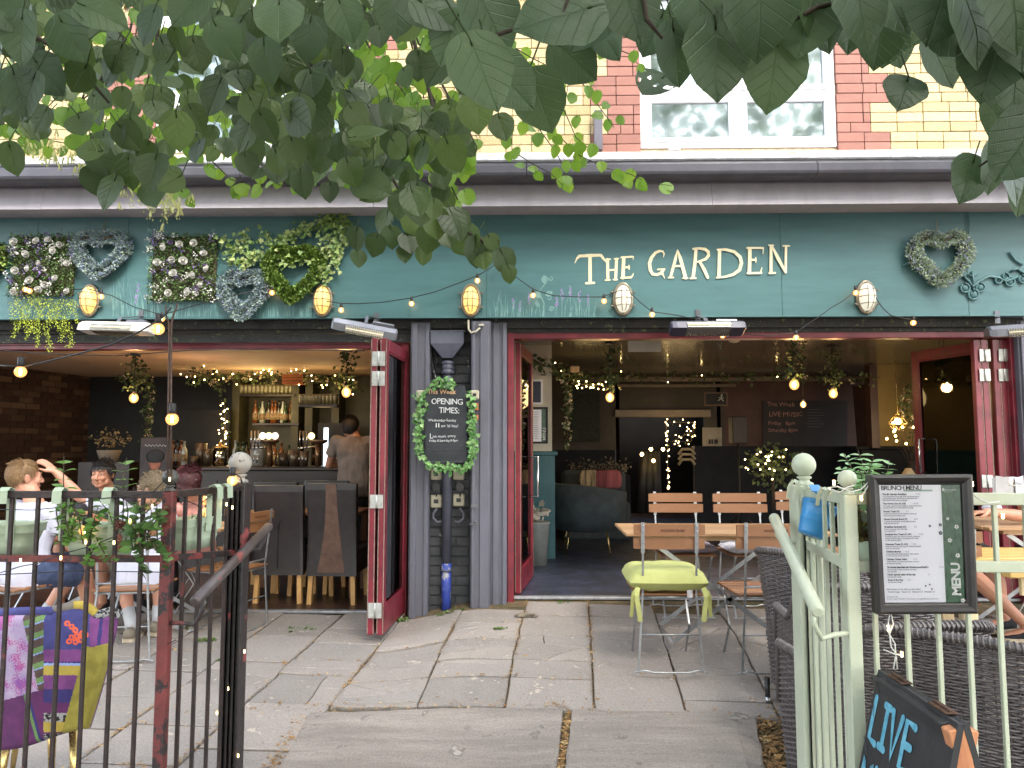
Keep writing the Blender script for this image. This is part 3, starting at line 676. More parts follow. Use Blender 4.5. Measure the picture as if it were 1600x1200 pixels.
socket(682, 783, 18, 20, 6.03, 'lower cream switch box left of the downpipe with square switch'); socket(717, 781, 18, 19, 6.03, 'lower cream box right of the downpipe with peeled sticker', True)
socket(658, 617, 14, 14, 5.88, 'cream box half behind ivy left of the chalkboard', False); socket(742, 617, 13, 14, 5.82, 'cream socket on the timber right of the chalkboard', True)
for u, lb in ((682, 'left'), (719, 'right')):
    b = MB(); b.lathe([(.0, -.02), (.03, -.02), (.034, -.01), (.034, .012)], P(u, 761, 6.02), 14, rot=Matrix.Rotation(R(90), 3, 'X')); b.tube([P(u, 771, 6.0), P(u, 776, 6.0)], .006)
    tag(b.build('round_switch', dk), 'round black junction box between the two boxes %s of the downpipe' % lb, 'switch', 'round black junction boxes')
    sg = 1 if u < 700 else -1
    b = MB(); b.tube([P(u + 1 * sg, 794, 6.0), P(u - 5 * sg, 802, 6.0), P(u - 5 * sg, 810, 6.0), P(u + 1 * sg, 816, 6.0), P(u + 9 * sg, 815, 6.0)], .011, 8)
    tag(b.build('conduit_bend', grey_m), 'curled grey conduit under the %s lower socket box' % lb, 'conduit', 'curled conduits')
b = MB(); b.box(P(742, 635, 5.845), (.055, .01, .055)); b.box(P(744, 652, 5.845), (.035, .01, .035)); tag(b.build('sticker', M('orange_label', lin((232, 120, 40)), lin((200, 90, 30)), scale=40)), 'small orange labels stuck right of the chalkboard ivy', 'sticker')
b = MB(); b.box(P(741, 791, 5.83), (.055, .012, .022), None, 0, .002); b.box(P(741, 819, 5.83), (.075, .02, .01), None, 0, .002); b.ball(P(742, 815, 5.82), .012, 10); tag(b.build('lock_plate', M('dark_steel', (.12, .12, .13), (.2, .2, .2), rough=.4, metal=.8)), 'small steel latch and plate on the timber post', 'latch')
# --- folding doors
hinge_m = M('hinge_steel', (.52, .53, .50), (.38, .38, .36), scale=20, rough=.5, metal=.6, wear=(lin((120, 100, 84)), .68, 40))
glass = glassmat('door_glass', (.62, .65, .64), .05)
edge_m = M('raw_edge', lin((150, 132, 118)), lin((110, 92, 84)), scale=30, rough=.8)
hand_m = M('chrome', (.75, .75, .76), rough=.15, metal=1.)
def door(p0, p1, z0, z1, th=.045, hinges=(), hx=0, hname='hinge', handle=None, zb2=None):
    """p0 hinge end, p1 free end (xy)."""
    p0 = V((*p0, 0)); p1 = V((*p1, 0)); d = (p1 - p0); L = d.length; d.normalize(); ang = math.atan2(d.y, d.x); Rz = Matrix.Rotation(ang, 3, 'Z')
    def bx(mb, a0, a1, c0, c1, h0, h1, mi=0, ch=.004):
        c = p0 + Rz @ V(((a0 + a1) / 2, (c0 + c1) / 2, 0)) + V((0, 0, (h0 + h1) / 2)); mb.box(c, (abs(a1 - a0), abs(c1 - c0), abs(h1 - h0)), Rz, mi, ch)
    f = MB(); h = th / 2; sw, tr, br = .075, .09, .19
    bx(f, 0, sw, -h, h, z0, z1); bx(f, L - sw, L, -h, h, z0, z1); bx(f, sw, L - sw, -h, h, z1 - tr, z1); bx(f, sw, L - sw, -h, h, z0, z0 + br)
    for s in (-1, 1):
        y0, y1 = s * h * .45, s * h * .8
        for a0, a1, h0, h1 in ((sw, sw + .014, z0 + br, z1 - tr), (L - sw - .014, L - sw, z0 + br, z1 - tr), (sw + .014, L - sw - .014, z1 - tr - .014, z1 - tr), (sw + .014, L - sw - .014, z0 + br, z0 + br + .014)): bx(f, a0, a1, y0, y1, h0, h1, 0, .002)
    for a in (0, 1):
        aa = -.0015 if a == 0 else L
        for s in (-1, 1): bx(f, aa, aa + .0015, s * h * .92 - .003, s * h * .92 + .003, z0 + .01, z1 - .01, 1, 0)
    do = child(f, 'folding_door', [red_m, edge_m], pub)
    g = MB(); bx(g, sw, L - sw, -.004, .004, z0 + br, z1 - tr, 0, 0); child(g, 'pane', glass, do)
    if handle:
        hd = MB(); s = handle[1]
        for (a, zc, hh) in (handle[0],):
            pts = [V((a, s * h, zc - hh / 2)), V((a, s * (h + .07), zc - hh / 2)), V((a, s * (h + .07), zc + hh / 2)), V((a, s * h, zc + hh / 2))]
            hd.tube([p0 + Rz @ q for q in pts], .01, 8)
        child(hd, 'handle', hand_m, do)
    return do, p0, d, Rz
zt = zz(528, 5.28)
oA = P(597.5, 700, 5.27); iA = V((px(634, 6.04), 6.04, 0))
sh = V((-.068, .004, 0))
dA = door((iA.x, 6.03), (oA.x, 5.27), gz(oA.x, 5.3) + .055, zt); dB = door((iA.x + sh.x, 6.03), (oA.x + sh.x, 5.27), gz(oA.x, 5.3) + .055, zt)
mid = (oA + (oA + sh)) / 2
for v_, hh in ((560, .105), (591, .105), (784, .095), (955, .105)):
    b = MB(); z = zz(v_, 5.26)
    dd = (V((iA.x, 6.03, 0)) - V((oA.x, 5.27, 0))).normalized(); Rz = Matrix.Rotation(math.atan2(dd.y, dd.x) - math.pi / 2, 3, 'Z'); c = V((mid.x, 5.26, z))
    for s in (-1, 1): b.box(c + Rz @ V((s * .026, -.001, 0)), (.042, .006, hh), Rz, 0, .001)
    b.tube([c + V((0, -.008, -hh / 2)), c + V((0, -.008, hh / 2))], .007, 8)
    for s in (-1, 1):
        for e in (-1, 0, 1): b.ball(c + Rz @ V((s * .03, -.004, e * hh * .33)), .0045, 6)
    child(b, 'hinge', hinge_m, dA[0])
# right opening: leaf folded inwards at its left side
zt2 = zR0 - .01
dC = door((px(804, 6.12) + .028, 6.13), (px(829, 6.95), 6.95), .135, zt2, handle=((.62, zz(745, 6.7), .36), -1))
child_b = MB(); child_b.box((px(791.5, 6.2) + .1, 6.4, 1.2), (.001, .001, .001))
dD = door((px(1537, 6.12), 6.13), (px(1432, 6.82), 6.86), .135, zt2, handle=((.62, 1.25, .3), 1))
dE = door((px(1552, 6.1), 6.06), (px(1500, 6.9), 6.92), .135, zt2)
dF = door((px(1569, 6.1), 6.06), (px(1530, 6.9), 6.92), .135, zt2)
for k, (u, dz) in enumerate([(1539, d_) for d_ in (555, 586, 752)] + [(1569, 555), (1569, 586)]):
    b = MB(); c = P(u + (4 if dz == 752 else 0), dz, 6.03)
    for s in (-1, 1): b.box(c + V((s * .023, 0, 0)), (.042, .006, .1), None, 0, .001)
    b.tube([c + V((0, -.006, -.05)), c + V((0, -.006, .05))], .007, 8); child(b, 'hinge', hinge_m, dD[0] if k < 3 else dF[0])
for u, zq in ((1534, 0), (1545.5, 0), (1564, 0), (1575, 0)):
    b = MB(); c = P(u, 700, 6.045); b.b2(c.x - .026, c.x + .026, 6.04, 6.09, .14, zt2, 0, .004); b.b2(c.x + .022, c.x + .028, 6.038, 6.04, .15, zt2 - .01, 1); child(b, 'door_edge', [red_m, edge_m], pub)
# --- thresholds & interior shell
thr = M('threshold_metal', (.45, .46, .48), (.3, .3, .32), scale=20, rough=.4, metal=.7)
b = MB(); b.b2(X0, xm_, 6.03, 6.1, -.01, .012, 0, .003); b.b2(xrL, xrR, 6.03, 6.1, .11, .132, 0, .003); b.build('threshold', thr, pub)
XP = px(790, 6.1)
wfl = M('dark_floorboards', lin((70, 48, 38)), lin((40, 28, 24)), scale=3, rough=.35, stretch=(1, 8, 1), bump=.05)
bfl = M('blue_grey_floor', lin((58, 64, 86)), lin((40, 46, 54)), scale=5, rough=.4, bump=.05, fac=(.4, .6), detail=10)
b = MB(); b.b2(-7, XP - .1, 6.1, 10.6, -.1, .0); setting(b.build('floor', wfl))
b = MB(); b.b2(XP - .099, 7, 6.1, 12.5, -.1, .121); setting(b.build('floor', bfl))
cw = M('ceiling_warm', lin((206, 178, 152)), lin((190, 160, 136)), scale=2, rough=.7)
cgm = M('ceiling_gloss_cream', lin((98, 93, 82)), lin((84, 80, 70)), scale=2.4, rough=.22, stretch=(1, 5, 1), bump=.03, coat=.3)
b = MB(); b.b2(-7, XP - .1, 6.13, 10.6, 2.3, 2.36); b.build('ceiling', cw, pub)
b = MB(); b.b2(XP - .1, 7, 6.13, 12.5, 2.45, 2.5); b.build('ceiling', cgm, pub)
ib_m = M('interior_brick', lin((70, 46, 37)), lin((46, 32, 28)), scale=8, rough=.8, bump=.5, island=[lin((76, 50, 40)), lin((54, 36, 31)), lin((62, 42, 35)), lin((112, 88, 70)), lin((56, 38, 32)), lin((66, 44, 36))])
xl = px(0, 8.6) - .05
A, B2 = V((xl - .3, 7.0, 0)), V((px(138, 10.2), 10.2, 0)); dd = (B2 - A).normalized(); nn_ = V((dd.y, -dd.x, 0)); Rw = Matrix.Rotation(math.atan2(dd.y, dd.x), 3, 'Z'); LL = (B2 - A).length
b = MB(); row = 0; z = 0
while z < 2.3:
    x = -.11 * (row % 2)
    while x < LL:
        b.box(A + dd * (x + .11) + V((0, 0, z + .0375)) + nn_ * rnd(-.002, .004), (.214, .05, .068), Rw, 0, .004); x += .226
    z += .078; row += 1
b.build('side_brickwork', ib_m, pub)
b = MB(); b.box((A + B2) / 2 - nn_ * .04 + V((0, 0, 1.15)), (LL + 1.2, .08, 2.3), Rw); b.build('side_wall', M('dark_mortar', lin((60, 46, 40)), scale=9, rough=.9), pub)
dg = M('bar_dark_green', lin((26, 28, 25)), lin((18, 19, 18)), scale=5, rough=.5)
b = MB(); b.b2(-7, XP - .1, 10.2, 10.3, 0, 2.3); b.build('bar_back_wall', dg, pub)
b = MB(); b.b2(XP - .1, XP, 6.14, 12.4, 0, 2.5); b.build('partition_wall', M('olive_wall', lin((134, 115, 70)), lin((118, 100, 60)), scale=3, rough=.7), pub)
olive = MATS['olive_wall']
rw = M('terracotta_wall', lin((84, 56, 48)), lin((70, 48, 42)), scale=3, rough=.7)
navy = M('dark_dado', lin((24, 27, 34)), lin((18, 20, 26)), scale=4, rough=.6, spec=.15)
tdado = M('teal_dado', lin((44, 94, 100)), lin((38, 82, 90)), scale=3, rough=.45)
cr = M('cream_wall', lin((206, 200, 182)), lin((190, 184, 166)), scale=3, rough=.7)
# pier behind the left leaf of the right doorway
Yf = 8.1; xp1 = px(862, Yf); 
b = MB(); b.b2(XP + .001, xp1, Yf, 9.2, zz(708, Yf), 2.45); b.build('pier', cr, pub)
b = MB(); b.b2(xp1, xp1 + .004, Yf + .001, 9.2, zz(708, Yf), 2.45); b.build('pier_side', olive, pub)
b = MB(); b.b2(XP + .001, xp1 + .03, Yf - .02, 9.2, .12, zz(712, Yf)); b.b2(XP + .001, xp1 + .06, Yf - .04, 9.24, zz(712, Yf), zz(705, Yf), 0, .01); b.build('pier_dado', tdado, pub)
b = MB(); b.b2(XP + .0005, XP + .02, 6.15, Yf - .04, .12, 1.3); b.build('dado', tdado, pub)
# back wall of right room
YB = 12.0; dz = zz(703, YB)
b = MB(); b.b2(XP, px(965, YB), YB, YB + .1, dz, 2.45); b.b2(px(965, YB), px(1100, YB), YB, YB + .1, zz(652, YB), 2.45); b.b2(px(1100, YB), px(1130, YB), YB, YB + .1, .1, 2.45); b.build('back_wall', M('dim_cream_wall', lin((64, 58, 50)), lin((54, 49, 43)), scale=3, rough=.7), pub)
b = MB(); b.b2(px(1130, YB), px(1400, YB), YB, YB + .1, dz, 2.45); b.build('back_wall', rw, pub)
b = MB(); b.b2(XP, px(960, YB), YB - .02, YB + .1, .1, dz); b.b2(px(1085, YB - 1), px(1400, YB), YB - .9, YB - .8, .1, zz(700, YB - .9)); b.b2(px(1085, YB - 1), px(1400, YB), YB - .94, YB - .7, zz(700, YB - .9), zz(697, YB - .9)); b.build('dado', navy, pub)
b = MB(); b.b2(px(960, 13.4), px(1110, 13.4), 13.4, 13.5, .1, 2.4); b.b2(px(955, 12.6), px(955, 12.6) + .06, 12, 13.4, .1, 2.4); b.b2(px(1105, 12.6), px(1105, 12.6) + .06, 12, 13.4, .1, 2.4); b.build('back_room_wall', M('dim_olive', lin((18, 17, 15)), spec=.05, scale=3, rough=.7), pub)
b = MB(); b.b2(px(960, 12), px(1110, 12), 12.5, 13.5, -.1, .119); setting(b.build('floor', wfl))
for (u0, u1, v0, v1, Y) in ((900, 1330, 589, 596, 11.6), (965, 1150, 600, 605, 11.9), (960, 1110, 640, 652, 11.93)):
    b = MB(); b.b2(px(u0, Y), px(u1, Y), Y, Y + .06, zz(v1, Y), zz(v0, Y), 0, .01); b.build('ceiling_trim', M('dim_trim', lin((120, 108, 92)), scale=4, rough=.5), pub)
# right side olive wall and brown door leaf
Yr = 10.2
b = MB(); b.b2(px(1366, Yr), 7, Yr, Yr + .1, zz(700, Yr), 2.45); b.build('side_wall', olive, pub)
b = MB(); b.b2(px(1340, Yr), 7, Yr - .03, Yr + .1, .1, zz(703, Yr)); b.b2(px(1330, Yr), 7, Yr - .06, Yr + .1, zz(703, Yr), zz(697, Yr), 0, .01); b.build('dado', navy, pub)
b = MB(); b.poly([P(1334, 603, 10.9), P(1364, 600, 10.1), P(1366, 700, 10.1), P(1342, 700, 10.9)], (0, .05, 0)); b.b2(px(1362, 10), px(1374, 10), 10.05, 10.19, zz(700, 10), 2.44); b.build('inner_door', M('brown_door', lin((72, 48, 40)), lin((52, 36, 32)), scale=4, rough=.4), pub)
b = MB(); b.b2(6.2, 6.3, 6.2, 10.2, 0, 2.5); b.build('side_wall', olive, pub)
# ================================================================ FIXTURES ON THE FACADE
s_at = lambda Y: Y / FPX
def emis_mat(name, base, col, st, rough=.3):
    return M(name, base, base, scale=3, rough=rough, emis=col, estr=st)
amber_m = emis_mat('lit_amber_glass', (.75, .5, .2), (1., .55, .14), .17)
whitel_m = emis_mat('lit_white_glass', (.6, .6, .52), (1., .93, .74), .09)
cage_m = M('bronze_cage', (.20, .17, .12), (.32, .28, .22), scale=30, rough=.4, metal=.7)
bulb_m = emis_mat('lit_bulb', (1, .8, .6), (1., .48, .16), 3.0)
filament_m = emis_mat('lit_filament', (1, .9, .7), (1., .66, .30), 7)
wire_m = M('black_wire', (.01, .01, .011), rough=.5)
def bulkhead(u, v, lit, label):
    t = T('bulkhead_light', label, 'wall light', P(u, v, FY), 0, 'oval caged lights along the fascia'); c = t.location
    rot = Matrix.Rotation(R(90), 3, 'X'); a, h = .062, .112
    def oval(r, y, z0=0, n=28): return [c + V((r * a * math.cos(q), -y, r * h * math.sin(q))) for q in [2 * math.pi * i / n for i in range(n)]]
    b = MB(); b.tube(oval(1.12, .015), .014, 8, closed=True); b.poly(oval(1.1, .0), (0, -.012, 0))
    for sx in (-1, 1):
        for sz in (-.5, .5): b.box(c + V((sx * .083, -.02, sz * h)), (.03, .012, .012)); b.ball(c + V((sx * .09, -.028, sz * h)), .008, 8)
    b.build('base', cage_m, t)
    b = MB(); vs = []; n = 24; rings = [(1, .012), (.98, .035), (.9, .06), (.7, .085), (.4, .098), (.02, .102)]
    for r, y in rings: vs += oval(r, y, n=n)
    b.add(vs, [[i * n + j, i * n + (j + 1) % n, (i + 1) * n + (j + 1) % n, (i + 1) * n + j] for i in range(len(rings) - 1) for j in range(n)], 0, True); b.build('glass', amber_m if lit == 'amber' else whitel_m, t)
    b = MB()
    prof = lambda k: (lambda r: .012 + .096 * math.sqrt(max(0, 1 - k * k)))(k)
    for xx in (-.36, .36): b.tube([c + V((xx * a * math.sqrt(max(0, 1 - z * z)) * 1.0, -(.018 + .092 * math.sqrt(max(0, 1 - z * z * .97 - xx * xx * .5))), z * h)) for z in [-1 + i / 6 for i in range(13)]], .0032, 6)
    for zz_ in (-.5, 0, .5): b.tube([c + V((x * a * math.sqrt(1 - zz_ ** 2) * 1.05, -(.018 + .092 * math.sqrt(max(0, 1 - x * x * .97 - zz_ ** 2 * .5))), zz_ * h)) for x in [-1 + i / 6 for i in range(13)]], .0032, 6)
    b.build('cage', cage_m, t); return t
bulkhead(142, 470, 'amber', 'lit amber caged light below the heart wreath and flower panel')
bulkhead(505, 470, 'amber', 'lit amber caged light beside the green leafy heart')
bulkhead(736, 470, 'amber', 'lit amber caged light above the downpipe hopper')
bulkhead(973, 468, 'white', 'white caged light below the sign lettering')
bulkhead(1352, 465, 'white', 'white caged light between the sign and the lavender heart')
# heaters
hw_m = M('heater_white', lin((222, 220, 214)), lin((200, 198, 192)), scale=4, rough=.35)
hg_m = M('heater_grey', lin((116, 118, 124)), lin((96, 98, 104)), scale=5, rough=.35, metal=.5)
hd_m = M('heater_dark', lin((70, 68, 84)), lin((56, 54, 68)), scale=5, rough=.35)
refl_m = M('heater_reflector', (.8, .74, .6), (.6, .54, .42), scale=30, rough=.2, metal=.9)
def heater(uc, vc, L, Y, roll, pitch, body, label, yaw=0, lit=False):
    c = P(uc, vc, Y); t = T('patio_heater', label, 'heater', c, 0, 'wall heaters under the fascia')
    Rm = Matrix.Rotation(yaw, 3, 'Z') @ Matrix.Rotation(roll, 3, 'Y') @ Matrix.Rotation(pitch, 3, 'X')
    q = lambda x, y, z: c + Rm @ V((x, y, z))
    prof = [(-.07, -.035), (-.062, .02), (-.03, .048), (.02, .05), (.06, .03), (.07, -.03)]   # y,z ; open front-down face between last & first
    b = MB(); n = len(prof)
    def sect(x, s=1): return [q(x, y * s, z * s) for y, z in prof]
    secs = [sect(-L / 2 - .012, .72), sect(-L / 2, .95), sect(-L / 2 + .03), sect(L / 2 - .03), sect(L / 2, .95), sect(L / 2 + .012, .72)]
    vs = [p for s_ in secs for p in s_]
    b.add(vs, [[i * n + j, i * n + (j + 1) % n, (i + 1) * n + (j + 1) % n, (i + 1) * n + j] for i in range(5) for j in range(n)] + [list(range(n))[::-1], [5 * n + j for j in range(n)]], 0, False)
    b.build('housing', body, t)
    b = MB(); Lr = L * .6
    b.poly([q(-Lr / 2, -.066, -.0385), q(Lr / 2, -.066, -.0385), q(Lr / 2, .05, -.0355), q(-Lr / 2, .05, -.0355)][::-1], V(Rm @ V((0, -.001, -.002))))
    # front face panel
    b.poly([q(-Lr / 2, -.0735, -.03), q(Lr / 2, -.0735, -.03), q(Lr / 2, -.067, .014), q(-Lr / 2, -.067, .014)])
    if lit: b.v = b.v
    b.build('reflector', refl_m, t)
    b = MB(); k = 18
    for i in range(k + 1):
        x = -Lr / 2 + Lr * i / k; b.tube([q(x, -.072, .018), q(x, -.078, -.034), q(x, .05, -.042)], .0018, 4)
    for z in (-.02, -.005, .01): b.tube([q(-Lr / 2, -.076, z), q(Lr / 2, -.076, z)], .0022, 4)
    b.build('grille', M('grille_steel', (.5, .5, .48), rough=.3, metal=.9), t)
    b = MB(); b.tube([q(-Lr / 2, -.0745, -.008), q(Lr / 2, -.0745, -.008)], .004, 6); b.build('element', emis_mat('heater_element', (.9, .8, .6), (1, .8, .5), 1.2 if lit else .1), t)
    b = MB(); b.bar(q(0, 0, .05), q(0, .02, .1), .03, .006); b.bar(q(0, .02, .1), (q(0, .0, .1).x, FY - .003, q(0, 0, .16).z), .03, .006)
    b.box((q(0, 0, 0).x, FY - .006, q(0, 0, .16).z), (.04, .006, .1)); b.box(q(L * .28, .02, .062), (.16, .07, .025), Rm, 0, .004); b.build('bracket', hg_m, t)
heater(182, 514, .55, 5.50, R(2.5), R(-10), hw_m, 'white wall heater tilted beneath the left flower panel', R(-6))
heater(570, 515, .46, 5.42, R(9), R(14), hg_m, 'grey wall heater seen edge-on above the open folding door', R(14))
heater(1105, 513, .54, 5.55, 0, R(-22), hd_m, 'dark wall heater with lit element over the right doorway', 0, True)
heater(1606, 516, .54, 5.50, R(-3), R(4), hg_m, 'grey wall heater cut off at the right end of the fascia', R(-8))
# --- foliage helpers
lav = [lin((170, 186, 144)), lin((204, 220, 170)), lin((172, 166, 218)), lin((120, 142, 110)), lin((200, 214, 172)), lin((138, 134, 190)), lin((136, 164, 120))]
lav_m = M('lavender_sprigs', lav[0], lav[3], scale=30, rough=.75, island=lav)
lavb = [lin((150, 170, 156)), lin((182, 200, 182)), lin((142, 148, 196)), lin((94, 114, 104)), lin((176, 192, 180)), lin((116, 122, 168)), lin((116, 142, 118))]
lavb_m = M('blue_lavender_sprigs', lavb[0], lavb[3], scale=30, rough=.75, island=lavb)
box_m = M('boxwood_leaves', lin((112, 140, 52)), lin((70, 96, 34)), scale=30, rough=.55, island=[lin((122, 150, 58)), lin((78, 108, 38)), lin((156, 176, 84)), lin((58, 84, 32)), lin((98, 130, 48))])
ivy_m = M('ivy_leaves', lin((110, 140, 66)), lin((70, 98, 42)), scale=30, rough=.5, island=[lin((124, 152, 74)), lin((84, 116, 50)), lin((160, 180, 104)), lin((60, 86, 38)), lin((190, 196, 128)), lin((96, 124, 54))])
gar_m = M('bright_ivy_leaves', lin((96, 148, 74)), lin((60, 104, 48)), scale=30, rough=.45, island=[lin((98, 152, 78)), lin((62, 110, 50)), lin((156, 190, 124)), lin((46, 86, 38)), lin((118, 166, 90))])
vine_m = M('vine_stem', lin((74, 62, 44)), rough=.8)
def heart(t):
    a, c = heart0(t); return a * .68 + .32 * math.sin(t), c * .68 + .32 * math.cos(t)
def heart0(t):
    x = 16 * math.sin(t) ** 3; y = 13 * math.cos(t) - 5 * math.cos(2 * t) - 2 * math.cos(3 * t) - math.cos(4 * t); return x / 16, (y + 2.5) / 14.5
def rv(): 
    v = V((random.gauss(0, 1), random.gauss(0, 1), random.gauss(0, 1))); return v.normalized()
def wreath(u, v, wp, hp, mat_, label, leafL=(.018, .03), n=3600, r=.066, kind='o', Y=None, lw=.5, name='heart_wreath'):
    Y = Y or FY - .055; s_ = s_at(Y); c = P(u, v, Y); W, H = wp * s_ / 2 - r, hp * s_ / 2 - r
    b = MB(); k = b
    b.tube([c + V((heart(t)[0] * W, .03, heart(t)[1] * H)) for t in [2 * math.pi * i / 40 for i in range(40)]], r * .55, 8, 1, closed=True)
    for i in range(n):
        t = rnd(0, 2 * math.pi); hx, hz = heart(t); a = rnd(0, 2 * math.pi); rr = r * (.55 + .45 * random.random())
        dirn = V((math.cos(a) * rnd(.7, 1), -abs(math.sin(a)), math.cos(a + 1.3))).normalized()
        q = c + V((hx * W, .02, hz * H)) + V((dirn.x, dirn.y * .9, dirn.z)) * rr
        d = (dirn + rv() * .8).normalized(); L = rnd(*leafL)
        b.leaf(q, d, rv(), L, L * lw, 0, kind, .2, .1)
    t = T(name, label, 'wreath', (c.x, c.y, c.z - H), 0, 'heart shaped wreaths on the fascia')
    st_ = MB(); st_.v = b.v; 
    b.build('foliage', [mat_, vine_m], t)
    h = MB(); h.tube([c + V((-.01, .03, H * .55)), c + V((.0, .045, H + .14)), c + V((.01, .03, H * .55))], .0025, 5); h.build('hanging_string', M('twine', lin((170, 150, 110)), rough=.9), t)
    return t
wreath(156, 397, 104, 90, lavb_m, 'grey-green lavender heart between the left flower panel and its amber light', n=5200)
wreath(380, 460, 88, 92, lavb_m, 'blue lavender heart hanging low beside the second flower panel', n=5000)
wreath(458, 427, 104, 104, box_m, 'green boxwood heart with draped ivy above an amber light', (.02, .032), 4200, .062, 'o', lw=1.1)
wreath(1471, 403, 108, 100, lav_m, 'lavender heart hanging alone right of the sign', n=5600)
wreath(-30, 410, 90, 90, box_m, 'dark boxwood heart mostly cut off at the left edge', n=1500, lw=1.)
# flower panels
pan_m = M('panel_foliage', lin((88, 120, 58)), lin((46, 70, 34)), scale=30, rough=.6, island=[lin((92, 126, 60)), lin((60, 90, 40)), lin((128, 156, 90)), lin((42, 62, 32)), lin((108, 142, 70))])
pur_m = M('purple_blossom', lin((112, 78, 150)), lin((70, 52, 108)), scale=30, rough=.7, island=[lin((120, 86, 158)), lin((76, 58, 112)), lin((148, 128, 186)), lin((84, 60, 96))])
whp_m = M('white_petals', lin((226, 223, 216)), lin((200, 197, 190)), scale=30, rough=.7, island=[lin((230, 228, 222)), lin((208, 208, 210)), lin((218, 214, 202)), lin((196, 194, 186))])
rb_ = MB(); 
for ring in range(4):
    n = 6 - ring; rr = [.030, .023, .016, .009][ring]; hh = [.012, .02, .026, .03][ring]
    for k in range(n):
        a0 = 2 * math.pi * k / n + ring * .7; pts = []
        for i in range(5):
            a = a0 + (i / 4 - .5) * (2 * math.pi / n) * 1.35
            pts.append((a, i))
        vs = []
        for lev, (fr, fz) in enumerate(((.35, -.2), (.85, .45), (1.08, 1.))):
            for a, i in pts: e = 1 - abs(i - 2) * .12; vs.append(V((math.cos(a) * rr * fr, -hh * fz * e, math.sin(a) * rr * fr)))
        rb_.add(vs, [[l * 5 + i, l * 5 + i + 1, l * 5 + 6 + i, l * 5 + 5 + i] for l in range(2) for i in range(4)], 0, True)
rb_.ball((0, -.02, 0), .008, 8)
def flower_panel(u0, v0, u1, v1, roses, label):
    Y = FY - .03; c = P((u0 + u1) / 2, (v0 + v1) / 2, Y); s_ = s_at(Y); W, H = (u1 - u0) * s_ / 2, (v1 - v0) * s_ / 2
    t = T('floral_display', label, 'flower panel', (c.x, c.y, c.z - H), 0, 'square artificial flower panels')
    b = MB(); b.box(c + V((0, .015, 0)), (2 * W - .03, .015, 2 * H - .03), None, 1)
    for i in range(2600):
        x, z = rnd(-W, W), rnd(-H, H); b.leaf(c + V((x, rnd(-.045, .01), z)), rv() + V((0, -.7, 0)), rv(), rnd(.014, .028), rnd(.01, .02), 0, 'o')
    b.build('foliage', [pan_m, vine_m], t)
    b = MB(); w_ = MB()
    for i in range(46):
        cx, cz = rnd(-W, W), rnd(-H, H); mb = b if random.random() < .45 else w_
        for k in range(16): p = c + V((cx + random.gauss(0, .016), -.045 + rnd(-.02, .01), cz + random.gauss(0, .016))); mb.leaf(p, rv() + V((0, -.8, 0)), rv(), rnd(.010, .018), None, 0, 'o')
    b.build('purple_blossom', pur_m, t); w_.build('white_blossom', whp_m, t)
    me = None
    for (u, v) in roses:
        p = P(u, v, Y - .05)
        if me is None:
            o = MB(); o.v = list(rb_.v); o.f = rb_.f; o.m = rb_.m; o.sm = rb_.sm; o = o.build('rose', whp_m, t, local=True); me = o.data
        else: o = bpy.data.objects.new('rose', me); C.objects.link(o); o.parent = t
        o.location = p - t.location; o.rotation_euler = (rnd(-.4, .4), rnd(0, 6), rnd(-.4, .4)); o.scale = [rnd(.75, 1.1), rnd(.9, 1.3), rnd(.75, 1.1)]
flower_panel(14, 364, 120, 466, [(22, 378), (57, 377), (83, 392), (41, 397), (62, 411), (24, 423), (44, 420), (105, 412), (87, 435), (46, 438), (22, 456), (60, 453), (105, 455), (75, 375), (93, 382), (70, 445)], 'flower panel of white roses with yellow-green trails beneath')
flower_panel(233, 364, 342, 474, [(256, 386), (280, 382), (303, 380), (319, 396), (246, 410), (269, 406), (286, 408), (324, 420), (271, 427), (302, 430), (263, 458), (293, 456), (315, 445)], 'flower panel of white roses beside the blue lavender heart')
# trailing moss
tr_m = M('trailing_moss', lin((176, 190, 44)), lin((120, 142, 30)), scale=30, rough=.6, island=[lin((182, 196, 52)), lin((134, 158, 36)), lin((206, 214, 92)), lin((104, 128, 30))])
t = T('trailing_plant', 'yellow-green trailing plant hanging below the left flower panel', 'trailing plant', P(66, 545, FY - .06))
b = MB()
for u, vt, v1 in ((22, 470, 528), (30, 466, 512), (40, 468, 532), (46, 464, 520), (57, 466, 543), (63, 464, 520), (75, 466, 550), (82, 466, 505), (90, 468, 520), (97, 468, 534), (108, 468, 543), (117, 470, 505)):
    for v in range(vt, v1, 1):
        f = (v - vt) / (v1 - vt); sp = .013 * (1 - f) + .008
        for k in range(3):
            p = P(u + 3 * math.sin(v * .12 + u), v, FY - .06) + V((random.gauss(0, sp), random.gauss(0, .014), rnd(-.004, .004))); b.leaf(p, rv() + V((0, 0, -.8)), rv(), rnd(.008, .014), .01, 0, 'o')
b.build('foliage', tr_m, t)
